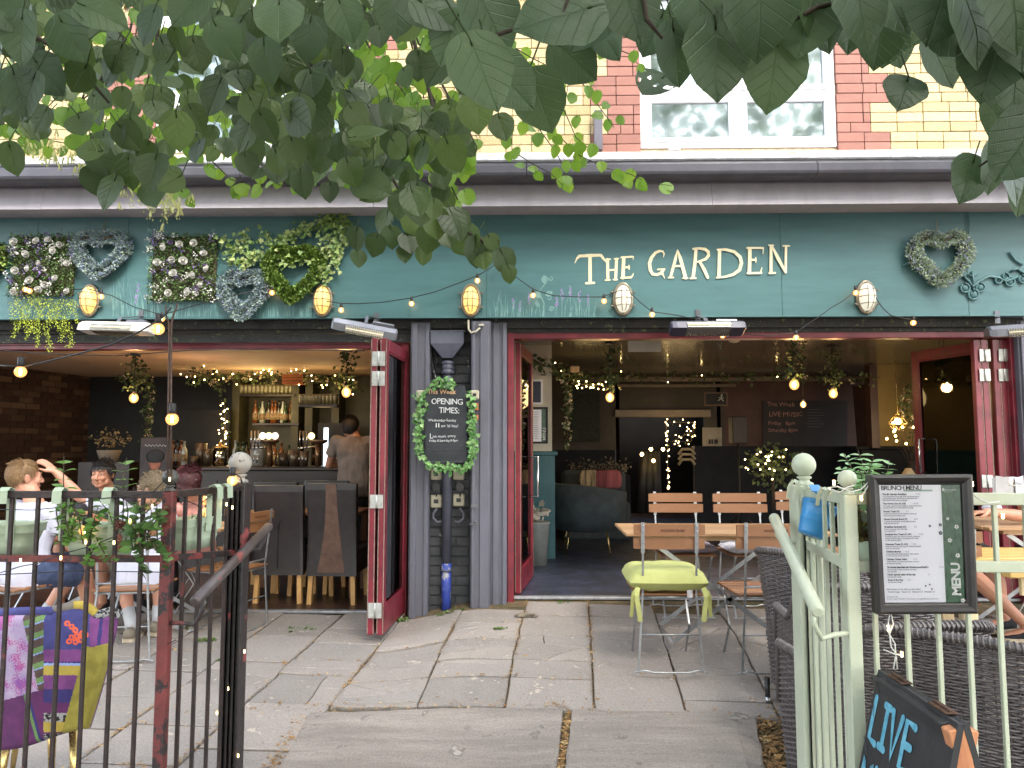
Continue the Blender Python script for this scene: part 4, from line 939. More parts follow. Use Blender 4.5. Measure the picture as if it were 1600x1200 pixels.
# ivy sprays
def ivy_spray(paths, label, mat_, Lr=(.03, .05), per=4, Y=FY - .04, name='ivy_garland', cat='garland', spread=.03, sx=1., kind='ivy', grp=None, step=.02):
    st_, lf = MB(), MB()
    p0 = None
    for path in paths:
        pts = [P(u, v, Y) if len(q) == 2 else V(q) for q in path for (u, v) in [q[:2]]]
        if p0 is None: p0 = pts[0]
        st_.tube([p + rv() * .004 for p in pts], .003, 5)
        for a, c in zip(pts, pts[1:]):
            n = max(1, int((c - a).length / step))
            for i in range(n):
                for k in range(per):
                    p = a.lerp(c, (i + random.random()) / n) + V((random.gauss(0, spread) * sx, -abs(random.gauss(0, spread * .7)), random.gauss(0, spread)))
                    d = V((rnd(-1, 1), rnd(-.6, -.1), rnd(-1.2, .4))); L = rnd(*Lr); lf.leaf(p, d, (rnd(-.5, .5), -1, rnd(-.2, .7)), L, L * 1.1, 0, kind, .25, .2)
    t = T(name, label, cat, p0, 0, grp); lf.build('foliage', mat_, t); st_.build('stem', vine_m, t); return t
ivy_spray([[(342, 372), (360, 385), (385, 395), (405, 400)], [(355, 400), (375, 410), (398, 405), (412, 395)], [(412, 365), (425, 385), (445, 372), (470, 365)], [(440, 380), (462, 362), (482, 360), (505, 350), (520, 342)], [(505, 345), (525, 338), (545, 332)], [(512, 350), (530, 352), (546, 345)], [(515, 365), (527, 380), (520, 400)], [(530, 355), (540, 372), (528, 395)], [(498, 375), (512, 395), (526, 410), (518, 425)], [(395, 375), (385, 368), (372, 378)], [(430, 410), (500, 405), (508, 440)]],
          'loose spray of pale variegated ivy between the flower panel and the boxwood heart', ivy_m, (.025, .045), 4, spread=.026, name='ivy_spray', cat='ivy')
# --- chalkboard with ivy
Yc = 5.80; chalk_m = M('chalkboard', lin((42, 46, 50)), lin((66, 70, 74)), scale=4, rough=.8, fac=(.42, .75), bump=.03)
t = T('chalkboard', 'notched chalkboard listing opening times, framed in ivy', 'chalkboard', P(697, 724, Yc))
q = lambda u, v, y=Yc: P(u, v, y)
notch = [(670, 606), (726, 603), (727, 609), (729, 612), (730, 716), (728, 723), (668, 725), (665, 719), (664, 616), (669, 612)]
b = MB(); b.poly([q(*p) for p in notch][::-1], (0, .018, 0)); b.build('board', chalk_m, t)
def plane_text(mb, txt, u, v, upx, Y, off=0, jit=.12, slant=0, sp=1., lift=.0015):
    s_ = s_at(Y); o = P(u, v, Y); text_mb(mb, txt, o, V((1, 0, slant)), V((-slant, 0, 1)), upx * s_ * 1.38, 0, jit, off, lift=lift, sp=sp)
chw = M('chalk_white', lin((232, 234, 234)), lin((196, 200, 202)), scale=200, rough=.95); cho = M('chalk_orange', lin((222, 190, 158)), lin((200, 150, 110)), scale=200, rough=.95); chf = M('faint_chalk', lin((104, 108, 112)), lin((70, 74, 78)), scale=260, rough=.95)
b = MB(); plane_text(b, 'This Week', 667.5, 615.5, 7.2, Yc, .0012, .1); b.build('heading', cho, t)
b = MB(); plane_text(b, 'OPENING', 673, 631.5, 9.2, Yc, 0, .12, -.01, .88); plane_text(b, 'TIMES:', 685, 645.5, 9.2, Yc, 0, .12, -.01, .92)
plane_text(b, 'Wednesday-Sunday', 669, 658.5, 4.1, Yc, 0, .12, 0, .98); plane_text(b, '11', 679.5, 667.5, 6, Yc, .002, .05); plane_text(b, "am 'til late!", 689, 667.5, 4.4, Yc, 0, .12, .0, 1.)
plane_text(b, 'L', 671, 685, 8, Yc, 0, 0); plane_text(b, 'ive music every', 676, 684, 4.2, Yc, 0, .12, .03, 1.); plane_text(b, 'Friday & Saturday 8-9pm', 670.5, 690.5, 3.6, Yc, 0, .12, .02, .92); b.build('chalk_writing', chw, t)
b = MB()
for k in range(60):
    u, v = rnd(668, 724), random.choice([696, 701, 708]) + rnd(-1.5, 1.5); stroke(b, [(0, 0), (rnd(.003, .01), rnd(-.002, .002))], .002, q(u, v), (1, 0, 0), (0, 0, 1), .0006 + k * .00001, caps=False)
for k in range(26): u = 668 + k * 2.2; stroke(b, [(0, 0), (.012, rnd(-.002, .002))], .003, q(u, 721 + rnd(-1, 1)), (1, 0, 0), (0, 0, 1), .0008 + k * .00001, caps=False)
b.build('smudges', chf, t)
ivy_spray([[(675, 600), (690, 597), (702, 597), (712, 603)], [(664, 612), (656, 622), (661, 636), (653, 650), (658, 664), (650, 676), (656, 690), (654, 704), (660, 716)], [(732, 612), (737, 622), (735, 636), (740, 648), (737, 664), (741, 680), (738, 700), (740, 716), (733, 724)], [(668, 726), (678, 731), (690, 727), (700, 732), (712, 728), (724, 731), (738, 724)]],
          'bright green ivy garland round the opening-times chalkboard', gar_m, (.022, .04), 5, Yc - .012, spread=.016)
# --- festoon lights
def bulb(mb_b, mb_f, mb_s, p, r=.0225, tilt=V((0, 0, -1))):
    ax = tilt.normalized(); rot = V((0, 0, -1)).rotation_difference(ax).to_matrix()
    mb_s.lathe([(.0, .012), (.011, .010), (.012, -.022), (.009, -.026)], p, 8, 0, rot)
    c = p + ax * (.022 + r); mb_b.ball(c, r, 14); mb_f.lathe([(.0035, -.012), (.005, 0), (.0035, .012)], c, 6)
warmglass = None
def glassbulb():
    m = bpy.data.materials.new('bulb_glass'); m.use_nodes = True; N = m.node_tree.nodes; L = m.node_tree.links; N.remove(N['Principled BSDF'])
    e = N.new('ShaderNodeEmission'); e.inputs[0].default_value = (1, .42, .12, 1); e.inputs[1].default_value = .45
    t_ = N.new('ShaderNodeBsdfTransparent'); g = N.new('ShaderNodeBsdfGlossy'); g.inputs['Roughness'].default_value = .05
    lw = N.new('ShaderNodeLayerWeight'); lw.inputs[0].default_value = .45
    a = N.new('ShaderNodeMixShader'); a.inputs[0].default_value = .5; L.new(t_.outputs[0], a.inputs[1]); L.new(e.outputs[0], a.inputs[2])
    b_ = N.new('ShaderNodeMixShader'); b_.inputs[0].default_value = .1; L.new(a.outputs[0], b_.inputs[1]); L.new(g.outputs[0], b_.inputs[2]); L.new(b_.outputs[0], N['Material Output'].inputs[0]); return m
bglass_m = glassbulb()
def festoon(paths, bulbs, label, Y=5.78, r=.0225, lamps=(), rw=.004, name='festoon_lights', pts3=None):
    wr = MB()
    for p in paths: wr.tube([P(*a[:2], a[2] if len(a) > 2 else Y) for a in p], rw, 6)
    t = T(name, label, 'string lights', P(*paths[0][0][:2], paths[0][0][2] if len(paths[0][0]) > 2 else Y)); wr.build('wire', wire_m, t)
    for bb_ in bulbs:
        u, v = bb_[:2]; Yb = bb_[2] if len(bb_) > 2 else Y; p = P(u, v, Yb) + V((0, 0, .02 + r)); a, c, d = MB(), MB(), MB(); bulb(a, c, d, p, r)
        o = a.build('bulb', bglass_m, t); f = MB(); f.v = [tuple(V(k) - t.location) for k in c.v]; f.f, f.m, f.sm = c.f, c.m, c.sm; ff = f.build('filament', filament_m, None, local=True); ff.parent = o
        d.build('socket', wire_m, t)
    for u, v, Yl, e in lamps: lamp('bulb_glow', P(u, v, Yl) + V((0, -.05, 0)), e, parent=t)
    return t
festoon([[(425, 448), (470, 462), (505, 470), (533, 474), (560, 474.5), (600, 472), (640, 466), (680, 456), (715, 443), (746, 431), (775, 413)], [(775, 413), (805, 432), (833, 452), (865, 462), (905, 464), (941, 464), (962, 456)], [(985, 458), (1000, 472), (1019, 487), (1050, 491), (1095, 500)], [(1160, 522), (1200, 525), (1244, 519), (1275, 498), (1300, 480), (1318, 470), (1337, 454)], [(1366, 462), (1380, 482), (1392, 493), (1420, 499), (1432, 497)], [(105, 452), (140, 452), (175, 462), (210, 480), (253, 492), (330, 470), (425, 448)]],
        [(533, 484), (643, 474), (746, 438), (833, 461), (944, 470), (1019, 491), (1129, 524), (1244, 527), (1337, 457), (1427, 504), (425, 457), (158, 463), (40, 452), (46, 454), (253, 498)], 'string of warm bulbs draped along the teal fascia')
# ================================================================ LIME TREE
leafcols = [lin((58, 80, 38)), lin((72, 96, 42)), lin((46, 64, 36)), lin((90, 114, 50)), lin((60, 84, 42)), lin((50, 70, 32))]
leaf_m = M('lime_leaf', leafcols[0], leafcols[2], scale=14, rough=.36, island=leafcols, transl=.36, bump=.12, bscale=60, spec=.6)
leafy_m = M('sunlit_lime_leaf', lin((104, 140, 44)), lin((84, 120, 38)), scale=14, rough=.4, island=[lin((108, 146, 44)), lin((84, 124, 38)), lin((128, 160, 56)), lin((92, 134, 40))], transl=.45)  # brighter copy of the leaf green, backlit sun painted into the colour
add_veins(leaf_m, 5.2, .2); add_veins(leafy_m, 5.2, .2)
bark_m = M('bark', lin((72, 62, 50)), lin((42, 36, 30)), scale=10, rough=.9, bump=.7, stretch=(3, 3, .6))
petiole_m = M('petiole', lin((66, 84, 42)), rough=.6)
leafn_m = M('shaded_lime_leaf', lin((62, 84, 52)), lin((48, 68, 44)), scale=14, rough=.4, island=[lin((70, 94, 58)), lin((58, 80, 52)), lin((82, 106, 66)), lin((62, 86, 56))], transl=.3, bump=.12, bscale=60)  # near-leaf copy, greyer green with the canopy shade in its colour
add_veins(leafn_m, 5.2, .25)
HW = [(0, .0), (.015, .16), (.05, .29), (.12, .40), (.22, .475), (.35, .505), (.5, .475), (.64, .40), (.76, .295), (.86, .185), (.92, .10), (.965, .045), (1, .0)]
def bigleaf(mb, p, d, nrm, L, curl=.25, mi=0, nx=5, seed=0, holes=0.):
    d = V(d).normalized(); x = d.cross(V(nrm)); x = x.normalized() if x.length > 1e-4 else d.orthogonal().normalized(); nn = x.cross(d).normalized(); p = V(p)
    wob = rnd(-.25, .25); cup = rnd(-.1, .35); vs = []; k = len(HW); cols = 2 * nx + 1
    for i, (t, w) in enumerate(HW):
        for j in range(cols):
            s = (j - nx) / nx; ser = 1 + (.035 * ((i * 7 + j * 3 + seed) % 3 - 1) if abs(s) > .99 and 1 < i < k - 2 else 0)
            X = s * w * L * ser; a = abs(s)
            Y_ = (t - .17 * a * a * (1 - t) ** 3) * L
            vein = math.sin((t * 6.5 - a * w * 4.2) * 2 * math.pi) * .006 * L * (a > .05) * (1 - a * .3)
            Z = L * (.02 * (a < .01) * -1 + cup * (a * w) ** 2 * 1.3 - curl * t * t * .6 + wob * s * w * t * .5) + vein + noise.noise(V((X * 30 + seed, Y_ * 30, seed * .7))) * .03 * L
            mb.uv[len(mb.v) + len(vs)] = (s * w, t); vs.append(p + d * Y_ + x * X + nn * Z)
    fs = []
    for i in range(k - 1):
        for j in range(cols - 1):
            if holes and 2 < i < 9 and random.random() < holes: continue
            q = [i * cols + j, i * cols + j + 1, (i + 1) * cols + j + 1, (i + 1) * cols + j]
            fs.append(q)
    mb.add(vs, fs, mi, True)
tree = T('lime_tree', 'lime tree whose leafy branches hang over the top of the view', 'tree', (-4.2, -2.6, -.42))
random.seed(21)
tk = MB(); tp = [V((-4.2, -2.6, -.45)), V((-4.15, -2.55, .8)), V((-4.0, -2.4, 2.4)), V((-3.7, -2.2, 3.8)), V((-3.2, -1.8, 5.2)), V((-2.6, -1.3, 6.6)), V((-2.2, -.9, 8.2))]
tk.tube(tp, [.34, .27, .24, .21, .17, .12, .05], 14); tk.build('trunk', bark_m, tree)
lb = MB()
for a, c, e, r in (((-3.8, -2.3, 3.4), (-2.4, -.9, 4.6), (-.6, .8, 5.0), .12), ((-3.7, -2.2, 3.8), (-1.2, -1.8, 5.6), (3.0, -.4, 6.6), .13), ((-3.2, -1.8, 5.2), (-3.6, .2, 6.4), (-3.8, 2.2, 6.8), .1), ((-2.6, -1.3, 6.6), (.4, 0, 7.6), (4.5, 1.6, 8.2), .1), ((-2.9, -1.5, 5.8), (-.8, .4, 7.0), (.8, 2.4, 8), .09), ((-3.9, -2.3, 3.0), (-2.8, -.6, 3.7), (-2.2, 1.0, 3.9), .09), ((-1.2, -1.8, 5.6), (.8, -.7, 4.6), (1.8, .3, 3.6), .07)):
    a, c, e = V(a), V(c), V(e); lb.tube([a, a.lerp(c, .5) + rv() * .08, c, c.lerp(e, .5) + rv() * .1, e], [r, r * .85, r * .65, r * .42, r * .15], 8)
lb.build('branch', bark_m, tree)
# crown overhead (above the picture): shades the patio
cr_ = MB(); n = 0
while n < 11500:
    x, y, z = rnd(-7, 9.5), rnd(-3.5, 3.6), rnd(3.3, 9.1)
    if z < EYE + .66 * max(y, -1) + .35 + (1.9 if y < 0 else .2): continue
    if ((x - .6) / 8.4) ** 2 + ((y) / 4.2) ** 4 + ((z - 5.6) / 4.0) ** 4 > 1: continue
    if noise.noise(V((x * .45, y * .5, z * .5))) < -.16 + rnd(-.1, .1): continue
    L = rnd(.13, .19); d = V((rnd(-1, 1), rnd(-1, 1), rnd(-1.2, .3))); cr_.leaf((x, y, z), d, (rnd(-.6, .6), rnd(-.6, .6), 1), L, L, 0, 'heart', .2, .2); n += 1
n = 0  # unseen extra leaves behind the camera, added to green the window reflections
while n < 9000:
    x, y, z = rnd(-8, 9), rnd(-8, -3.4), rnd(3.0, 8.2); L = rnd(.24, .36); cr_.leaf((x, y, z), (rnd(-1, 1), rnd(-1, 1), rnd(-1.2, .3)), (rnd(-.6, .6), rnd(-.6, .6), 1), L, L, 0, 'heart', .2, .2); n += 1
cr_.build('crown', leaf_m, tree)
# hanging foliage in view
near, midf, far_, pet, tw, fl = MB(), MB(), MB(), MB(), MB(), MB()
def place(mb, u, v, Y, L, ang, face=None, holes=0, curl=None, nx=5, tilt=None):
    """u,v: leaf centre; ang: tip direction in the picture plane, degrees from straight down, + towards right"""
    p = P(u, v, Y); a = R(ang); tl = rnd(-.45, .45) if tilt is None else tilt
    d = V((math.sin(a), tl, -math.cos(a))).normalized()
    f = V(face) if face else V((rnd(-.7, .7), -1, rnd(-.4, .8)))
    base = p - d * L * .45
    bigleaf(mb, base, d, f, L, rnd(-.1, .5) if curl is None else curl, 0, nx, int(rnd(0, 99)), holes)
    e = base - d * L * .25 + V((rnd(-.03, .03), rnd(-.02, .02), rnd(.02, .05))) * (L / .09)
    pet.tube([base + d * L * .05, base - d * L * .12, e], .0011, 5); return e
NEAR = [(757, 112, .62, .10, 20, .1), (700, 60, .8, .09, -30, .2), (800, 130, .72, .10, 50, .3), (845, 160, .75, .095, 25, .3), (900, 95, .80, .095, 60, .4), (870, 22, .62, .12, -70, -.2), (985, 10, .7, .11, 15, .2), (950, 60, .8, .08, 40, .3), (1020, 55, .85, .08, -25, .3), (1095, 12, .75, .11, 10, .2), (1060, 85, .8, .10, 15, .3), (1022, 132, .85, .085, -38, -.6), (1120, 95, .72, .12, 8, .2), (1150, 60, .75, .1, 30, .2), (1210, 115, .74, .11, -6, .1), (1190, 20, .68, .12, 10, .2), (1260, 35, .72, .11, -20, .1), (1290, 20, .72, .11, 30, .2), (1330, 35, .78, .10, 0, .2), (1375, 60, .8, .095, -5, .1), (1350, 15, .7, .11, 20, .1), (1432, 30, .85, .10, -8, .1), (1400, 75, .95, .08, 10, .0), (1430, 20, .8, .09, 60, .2), (1385, 70, .85, .08, -14, .1), (1414, 142, .85, .085, -25, -.5), (1470, 100, .85, .095, 28, .1), (1530, 30, .68, .12, 35, .1), (1555, 90, .72, .12, -10, .1), (1500, 40, .72, .11, 60, .2), (1590, 130, .74, .12, 5, .1), (1572, 165, .8, .1, -20, .2), (1600, 50, .7, .12, 0, .1), (1594, 230, .72, .11, -30, .2), (1590, 270, .75, .1, 40, .2), (1515, 280, .85, .085, -22, -.1), (1555, 262, .85, .09, 12, .3), (1600, 300, .8, .08, -10, .1), (1590, 8, .66, .12, 20, .1), (1470, 5, .7, .12, -20, .1), (1395, 0, .72, .11, 30, .1), (40, 150, .95, .10, -20, .1), (75, 120, 1.0, .095, 40, .2), (110, 60, .95, .1, 30, .1), (30, 60, .9, .1, -10, .1), (160, 20, .95, .1, 70, .1), (30, 145, .95, .1, 10, .1), (350, 62, 1.0, .09, 25, .1), (415, 95, .95, .085, 10, .1), (435, 25, .85, .1, 5, -.5), (540, 30, 1.0, .09, 20, .2), (620, 20, .9, .1, -10, .2), (660, 10, .85, .1, 30, .2), (230, 40, 1.05, .09, -20, .1), (480, 60, 1.0, .09, -15, .1), (10, 20, .9, .1, 50, .1), (295, 10, .9, .1, -40, .1), (1070, 40, .8, .1, -50, .2), (770, 30, .75, .11, 30, .2), (920, 30, .75, .1, -40, .2), (690, 20, .8, .1, 60, .2)]
heads = []
for u, v, Y, L, a, tl in NEAR:
    hl = .03 if u in (1022, 1385, 1432) else 0
    heads.append((place(near, u, v, Y * 1.15, L * .72, a + rnd(-6, 6), (rnd(-.25, .25), -1, rnd(-.1, .5)), hl, None, 6, tl), Y))
def env(u):
    pts = [(0, 250), (60, 235), (120, 215), (150, 320), (175, 330), (200, 290), (240, 320), (275, 325), (300, 280), (360, 285), (420, 300), (470, 315), (520, 300), (560, 330), (620, 350), (700, 350), (735, 260), (745, 160), (800, 120), (1600, 60)]
    for (a, b), (c, d) in zip(pts, pts[1:]):
        if a <= u <= c: return b + (d - b) * (u - a) / (c - a)
    return 50
random.seed(5)
n = 0
while n < 560:
    u, v = rnd(-40, 740), rnd(-60, 345)
    if v > env(max(0, u)) - 22: continue
    Y = rnd(1.15, 2.5); 
    if 575 < u < 720 and 60 < v < 170 and random.random() < .85: continue
    if 225 < u < 275 and 20 < v < 70: continue
    place(midf, u, v, Y, rnd(.042, .066), random.gauss(0, 30), nx=4); n += 1
for u, v, Y, L, a in [(168, 300, 1.5, .09, -22), (240, 300, 1.5, .095, 14), (200, 270, 1.5, .085, -10), (470, 285, 1.6, .085, 0), (515, 300, 1.7, .06, 0), (595, 280, 1.5, .06, -5), (575, 290, 1.9, .05, -10), (452, 255, 1.7, .07, 0), (395, 240, 1.6, .08, 5), (20, 250, 1.5, .08, 5), (505, 250, 1.6, .08, -10), (620, 225, 1.5, .09, 8), (665, 230, 1.5, .09, 12), (560, 200, 1.4, .1, -4), (500, 190, 1.4, .09, 0), (585, 235, 1.6, .07, 0), (700, 185, 1.7, .09, 0), (785, 200, 1.6, .075, 18), (745, 175, 1.35, .1, 2), (640, 290, 1.6, .07, 10), (690, 280, 1.7, .07, 15), (555, 375, 1.9, .075, -12), (585, 385, 1.8, .07, -20), (560, 405, 2.0, .06, 5), (612, 372, 1.9, .07, 10), (640, 380, 1.9, .075, 14), (632, 395, 1.9, .06, 0), (655, 330, 1.6, .095, 14), (625, 320, 1.7, .085, -14), (680, 350, 1.7, .09, 10), (712, 350, 1.7, .1, 20), (670, 375, 1.8, .085, -10), (700, 370, 1.8, .08, 20), (662, 400, 1.9, .06, -8), (735, 375, 1.8, .085, 25), (745, 395, 1.8, .09, 8), (755, 405, 1.8, .07, 12), (720, 385, 2.0, .07, 30), (770, 380, 1.7, .05, 30), (790, 410, 1.7, .075, 22), (797, 430, 1.7, .05, 10), (650, 350, 1.9, .09, 30), (600, 350, 2.0, .09, -16)]:
    place(midf, u, v, Y, L * .8, a + rnd(-4, 4), (rnd(-.5, .5), -1, rnd(-.2, .3)), nx=4)
# farther, sunlit sprays
def spray(pts, nper, Lr, Y, mb=far_, sp=10, r=.004, dn=30):
    P3 = [P(u, v, Y) for u, v in pts]; tw = MB(); tw.tube(P3, [r * (1 - .7 * i / len(P3)) for i in range(len(P3))], 6); tw.build('twig', bark_m, tree)
    for (a, c) in zip(pts, pts[1:]):
        k = max(1, int(math.hypot(c[0] - a[0], c[1] - a[1]) / nper))
        for i in range(k):
            t = (i + random.random()) / k; u, v = a[0] + (c[0] - a[0]) * t, a[1] + (c[1] - a[1]) * t
            place(mb, u + random.gauss(0, sp), v + rnd(0, sp * 1.3), Y + rnd(-.25, .25), rnd(*Lr), random.gauss(8, dn), nx=3)
for pts in ([(900, 95), (910, 130), (935, 165), (960, 200)], [(905, 90), (890, 120), (885, 150)], [(860, 130), (850, 165), (862, 200), (900, 240), (945, 262), (985, 272), (1010, 285), (1050, 290)], [(870, 150), (885, 180), (900, 215), (930, 240)], [(820, 170), (845, 205), (870, 240), (890, 280), (900, 295)], [(800, 190), (800, 235), (830, 255), (860, 270), (880, 290)], [(905, 60), (960, 75), (985, 85), (1000, 105)], [(1130, 60), (1180, 80), (1190, 82)], [(1290, 20), (1305, 40), (1350, 55)], [(780, 60), (830, 90), (870, 110)]):
    spray(pts, 13, (.055, .075), 4.2, sp=10)
for pts in ([(600, 100), (640, 160), (680, 200), (700, 250)], [(700, 150), (725, 190), (745, 230), (740, 260)], [(620, 180), (650, 240), (690, 290), (705, 305)], [(240, 240), (270, 280), (285, 300)], [(620, 0), (640, 60), (655, 110), (665, 170)], [(660, 120), (680, 160), (700, 200), (720, 240), (735, 265)], [(690, 130), (710, 170), (715, 220)], [(640, 30), (655, 70), (690, 65)], [(545, 20), (570, 60), (600, 120), (590, 200), (610, 250), (625, 290)], [(680, 240), (700, 280), (715, 312)], [(500, 120), (560, 130), (640, 155), (700, 190)], [(400, 100), (440, 160), (470, 200), (520, 280)], [(215, 0), (200, 60), (160, 130), (100, 180)], [(250, 30), (240, 80), (230, 130)], [(150, 100), (130, 150), (120, 210)]):
    spray(pts, 10, (.05, .075), 3.2, sp=18, r=.006)
for pts in ([(400, 240), (420, 280), (440, 290)], [(330, 250), (360, 280), (400, 292)], [(140, 180), (170, 230), (200, 260), (240, 290), (270, 310)], [(160, 200), (200, 215), (235, 240)], [(0, 180), (30, 210), (60, 235)], [(40, 190), (80, 220), (110, 225)], [(350, 120), (300, 180), (250, 240)], [(100, 100), (60, 150), (20, 200)]):
    spray(pts, 8, (.05, .07), 3.6, sp=16)
random.seed(8)
for k in range(560):
    u, v = rnd(-20, 720), rnd(-40, 270)
    if v > env(max(0, u)) - 35 or (600 < u < 720 and 40 < v < 150) or (225 < u < 275 and 20 < v < 70): continue
    place(far_, u, v, rnd(2.6, 4.4), rnd(.06, .08), random.gauss(0, 30), nx=3)
near.build('foliage', leafn_m, tree); midf.build('foliage', leaf_m, tree); far_.build('foliage', leafy_m, tree)
# twigs
for pts, Y, r in (([(120, -60), (170, 40), (195, 60), (165, 110), (155, 130)], 2.2, .007), ([(240, -60), (246, 20), (248, 60)], 2.2, .006), ([(610, -60), (640, 40), (655, 95), (662, 110), (680, 180), (690, 300)], 1.9, .006), ([(560, 160), (580, 220), (600, 255), (625, 300), (640, 330), (700, 345), (760, 380), (790, 400)], 1.8, .004), ([(540, 60), (560, 150), (600, 200), (640, 215)], 2, .005), ([(900, -40), (880, 20), (760, 60), (760, 90)], .72, .0022), ([(1000, -60), (1010, 30), (1035, 60)], .8, .003), ([(1120, -60), (1140, 20), (1200, 50), (1280, 10), (1400, -10)], .82, .0028), ([(1400, -60), (1480, -10), (1560, 30), (1620, 60)], .8, .003), ([(1640, 100), (1600, 190), (1560, 240), (1530, 260)], .9, .0025), ([(340, -60), (400, 20), (450, 60), (520, 140)], 1.5, .005), ([(-40, 60), (60, 60), (110, 90), (170, 160)], 1.4, .005)):
    tb = MB(); tb.tube([P(u, v, Y) for u, v in pts], [r] * (len(pts) - 1) + [r * .5], 6); tb.build('twig', bark_m, tree); pet.build('petiole', petiole_m, tree)
# pale dangling lime blossom at left
bl = MB()
for k in range(180):
    u, v = random.choice([(265, 315), (200, 280), (150, 250), (60, 225), (180, 220), (245, 300), (90, 240), (230, 260)]); p = P(u + random.gauss(0, 20), v + random.gauss(0, 14), 3.4 + rnd(-.2, .2))
    bl.leaf(p, (rnd(-.5, .5), rnd(-.3, .3), -1), (rnd(-1, 1), -1, 0), rnd(.03, .05), .016, 0, 'o')
    for q in range(3):
        e = p + V((rnd(-.02, .02), 0, rnd(-.05, -.03))); bl.tube([p, e], .0007, 3); bl.ball(e, .0035, 6)
bl.build('blossom', M('lime_blossom', lin((206, 204, 150)), lin((176, 184, 110)), scale=30, rough=.6, transl=.3), tree)
# ================================================================ RAILINGS
random.seed(3)
rail_m = M('rusty_black_rail', lin((52, 38, 36)), lin((30, 24, 24)), scale=16, rough=.42, bump=.35, bscale=60, wear=(lin((100, 50, 48)), .62, 9))
railr_m = M('red_primer_rail', lin((112, 48, 46)), lin((84, 36, 36)), scale=9, rough=.5, bump=.3, wear=(lin((34, 28, 30)), .52, 8))
sage_m = M('sage_paint', lin((186, 192, 172)), lin((172, 180, 158)), scale=6, rough=.38, bump=.10, wear=(lin((86, 92, 78)), .72, 14))
def cxy(u, D): return V((P(u, 700, D).x, D, 0))
def railing(name, label, nearp, farp, ends, side, m1, m2, zt0, zm0, zt1, zm1, rail_w, post_w, bar_w, gap, ballN, ballF, farw, xs_front, hand, ballm):
    """nearp, farp: corner posts (xy); ends: x where the front run ends; side: +1/-1"""
    t = T(name, label, 'railing', (nearp.x, nearp.y, gz(nearp.x, nearp.y)))
    n, f = nearp, farp
    def b1(nm, m, fn, lab=None): mb = MB(); fn(mb); return mb.build(nm, m, t, label=lab)
    g = -.5
    b1('post', m2, lambda b: b.b2(n.x - post_w / 2, n.x + post_w / 2, n.y - post_w / 2, n.y + post_w / 2, g, zt0 + .012, 0, .003))
    def farpost(b):
        b.b2(f.x - farw / 2, f.x + farw / 2, f.y - farw / 2, f.y + farw / 2, g, zt1 + .02, 0, .004)
        for s in (-1, 1):
            for k in range(3): x = f.x + s * farw * .22 * (k - 1) * 1.2; b.b2(x - .004, x + .004, f.y - farw / 2 - .006, f.y - farw / 2, g, zt1 - .01, 0, .001)
    b1('post', M('flaking_red_black', lin((44, 38, 40)), lin((30, 28, 30)), scale=12, rough=.45, bump=.4, bscale=50, wear=(lin((138, 66, 66)), .575, 6)) if side < 0 else m2, farpost)
    e = V((ends, n.y + (0 if side > 0 else .02), 0))
    for za, zb, w_ in ((zt0, zt1, rail_w), (zm0, zm1, rail_w * .9)):
        mr = m2 if (side < 0 and za < 1.1) else m1
        s = 1 if e.x > n.x else -1
        b1('rail', mr, lambda b: b.bar((n.x + s * post_w / 2, n.y, za), (e.x, e.y, za), rail_w * 1.0, w_, 0, (0, 0, 1), .002) if False else b.b2(min(n.x + s * post_w / 2, e.x), max(n.x + s * post_w / 2, e.x), n.y - .01, n.y + .012, za - w_ / 2, za + w_ / 2, 0, .002))
        d = (f - n).normalized(); a, c = n + d * post_w * .55 + V((0, 0, za)), f - d * farw * .5 + V((0, 0, zb)); b1('rail', mr, lambda b: b.bar(a, c, .022, w_, 0, (0, 0, 1), .002))
    zbot = g
    for x in xs_front:
        b1('baluster', m1, lambda b: b.b2(x - bar_w / 2, x + bar_w / 2, n.y - bar_w / 2 + .001, n.y + bar_w / 2 + .001, zbot, zt0 - rail_w / 2 + .001, 0, .0015))
    L = (f - n).length; k = int(L / gap)
    for i in range(1, k):
        p = n.lerp(f, i / k); zt = zt0 + (zt1 - zt0) * i / k
        b1('baluster', m1, lambda b: b.b2(p.x - bar_w / 2, p.x + bar_w / 2, p.y - bar_w / 2, p.y + bar_w / 2, zbot, zt - rail_w / 2 + .001, 0, .0015))
    for p, z, r, mm in ((n, zt0 + .012, ballN, ballm[0]), (f, zt1 + .02, ballF, ballm[1])):
        b1('finial', mm, lambda b: (b.lathe([(r * .75, 0), (r * .72, r * .2), (r * .45, r * .32), (r * .42, r * .5), (r * .6, r * .6), (r * .6, r * .7), (r * .4, r * .8)], (p.x, p.y, z), 18), b.ball((p.x, p.y, z + r * 1.72), r, 26)))
    # sloping handrail with hooked brackets
    a, c = hand
    b = MB(); dd = (c - a).normalized(); b.tube([a, a + dd * .01, c - dd * .01, c], [.012, .0185, .0185, .012], 14); b.build('handrail', M('worn_handrail', lin((104, 96, 96)), lin((62, 52, 54)), scale=5, rough=.35, metal=.4, bump=.2, wear=(lin((150, 84, 80)), .58, 8)) if side < 0 else m2, t)
    for (q0, p, zz_) in ((a, n, -.10), (c, f, -.07)):
        q1 = q0 + (dd * .07 if q0 is a else -dd * .06); tgt = V((p.x, p.y, q1.z + zz_))
        b = MB(); b.tube([q1 + V((0, 0, -.01)), q1 + V((0, 0, zz_ * .6)), q1.lerp(tgt, .2) + V((0, 0, zz_ * .85)), q1.lerp(tgt, .5) + V((0, 0, zz_ * .5)), tgt], .0075, 8); b.build('bracket', m1 if side < 0 else m2, t)
    return t
nL, fL = cxy(268, 2.5), cxy(376, 3.0)
mot = M('mottled_white_paint', lin((158, 152, 144)), lin((120, 116, 110)), scale=10, rough=.5, bump=.2, wear=(lin((60, 54, 50)), .62, 26))
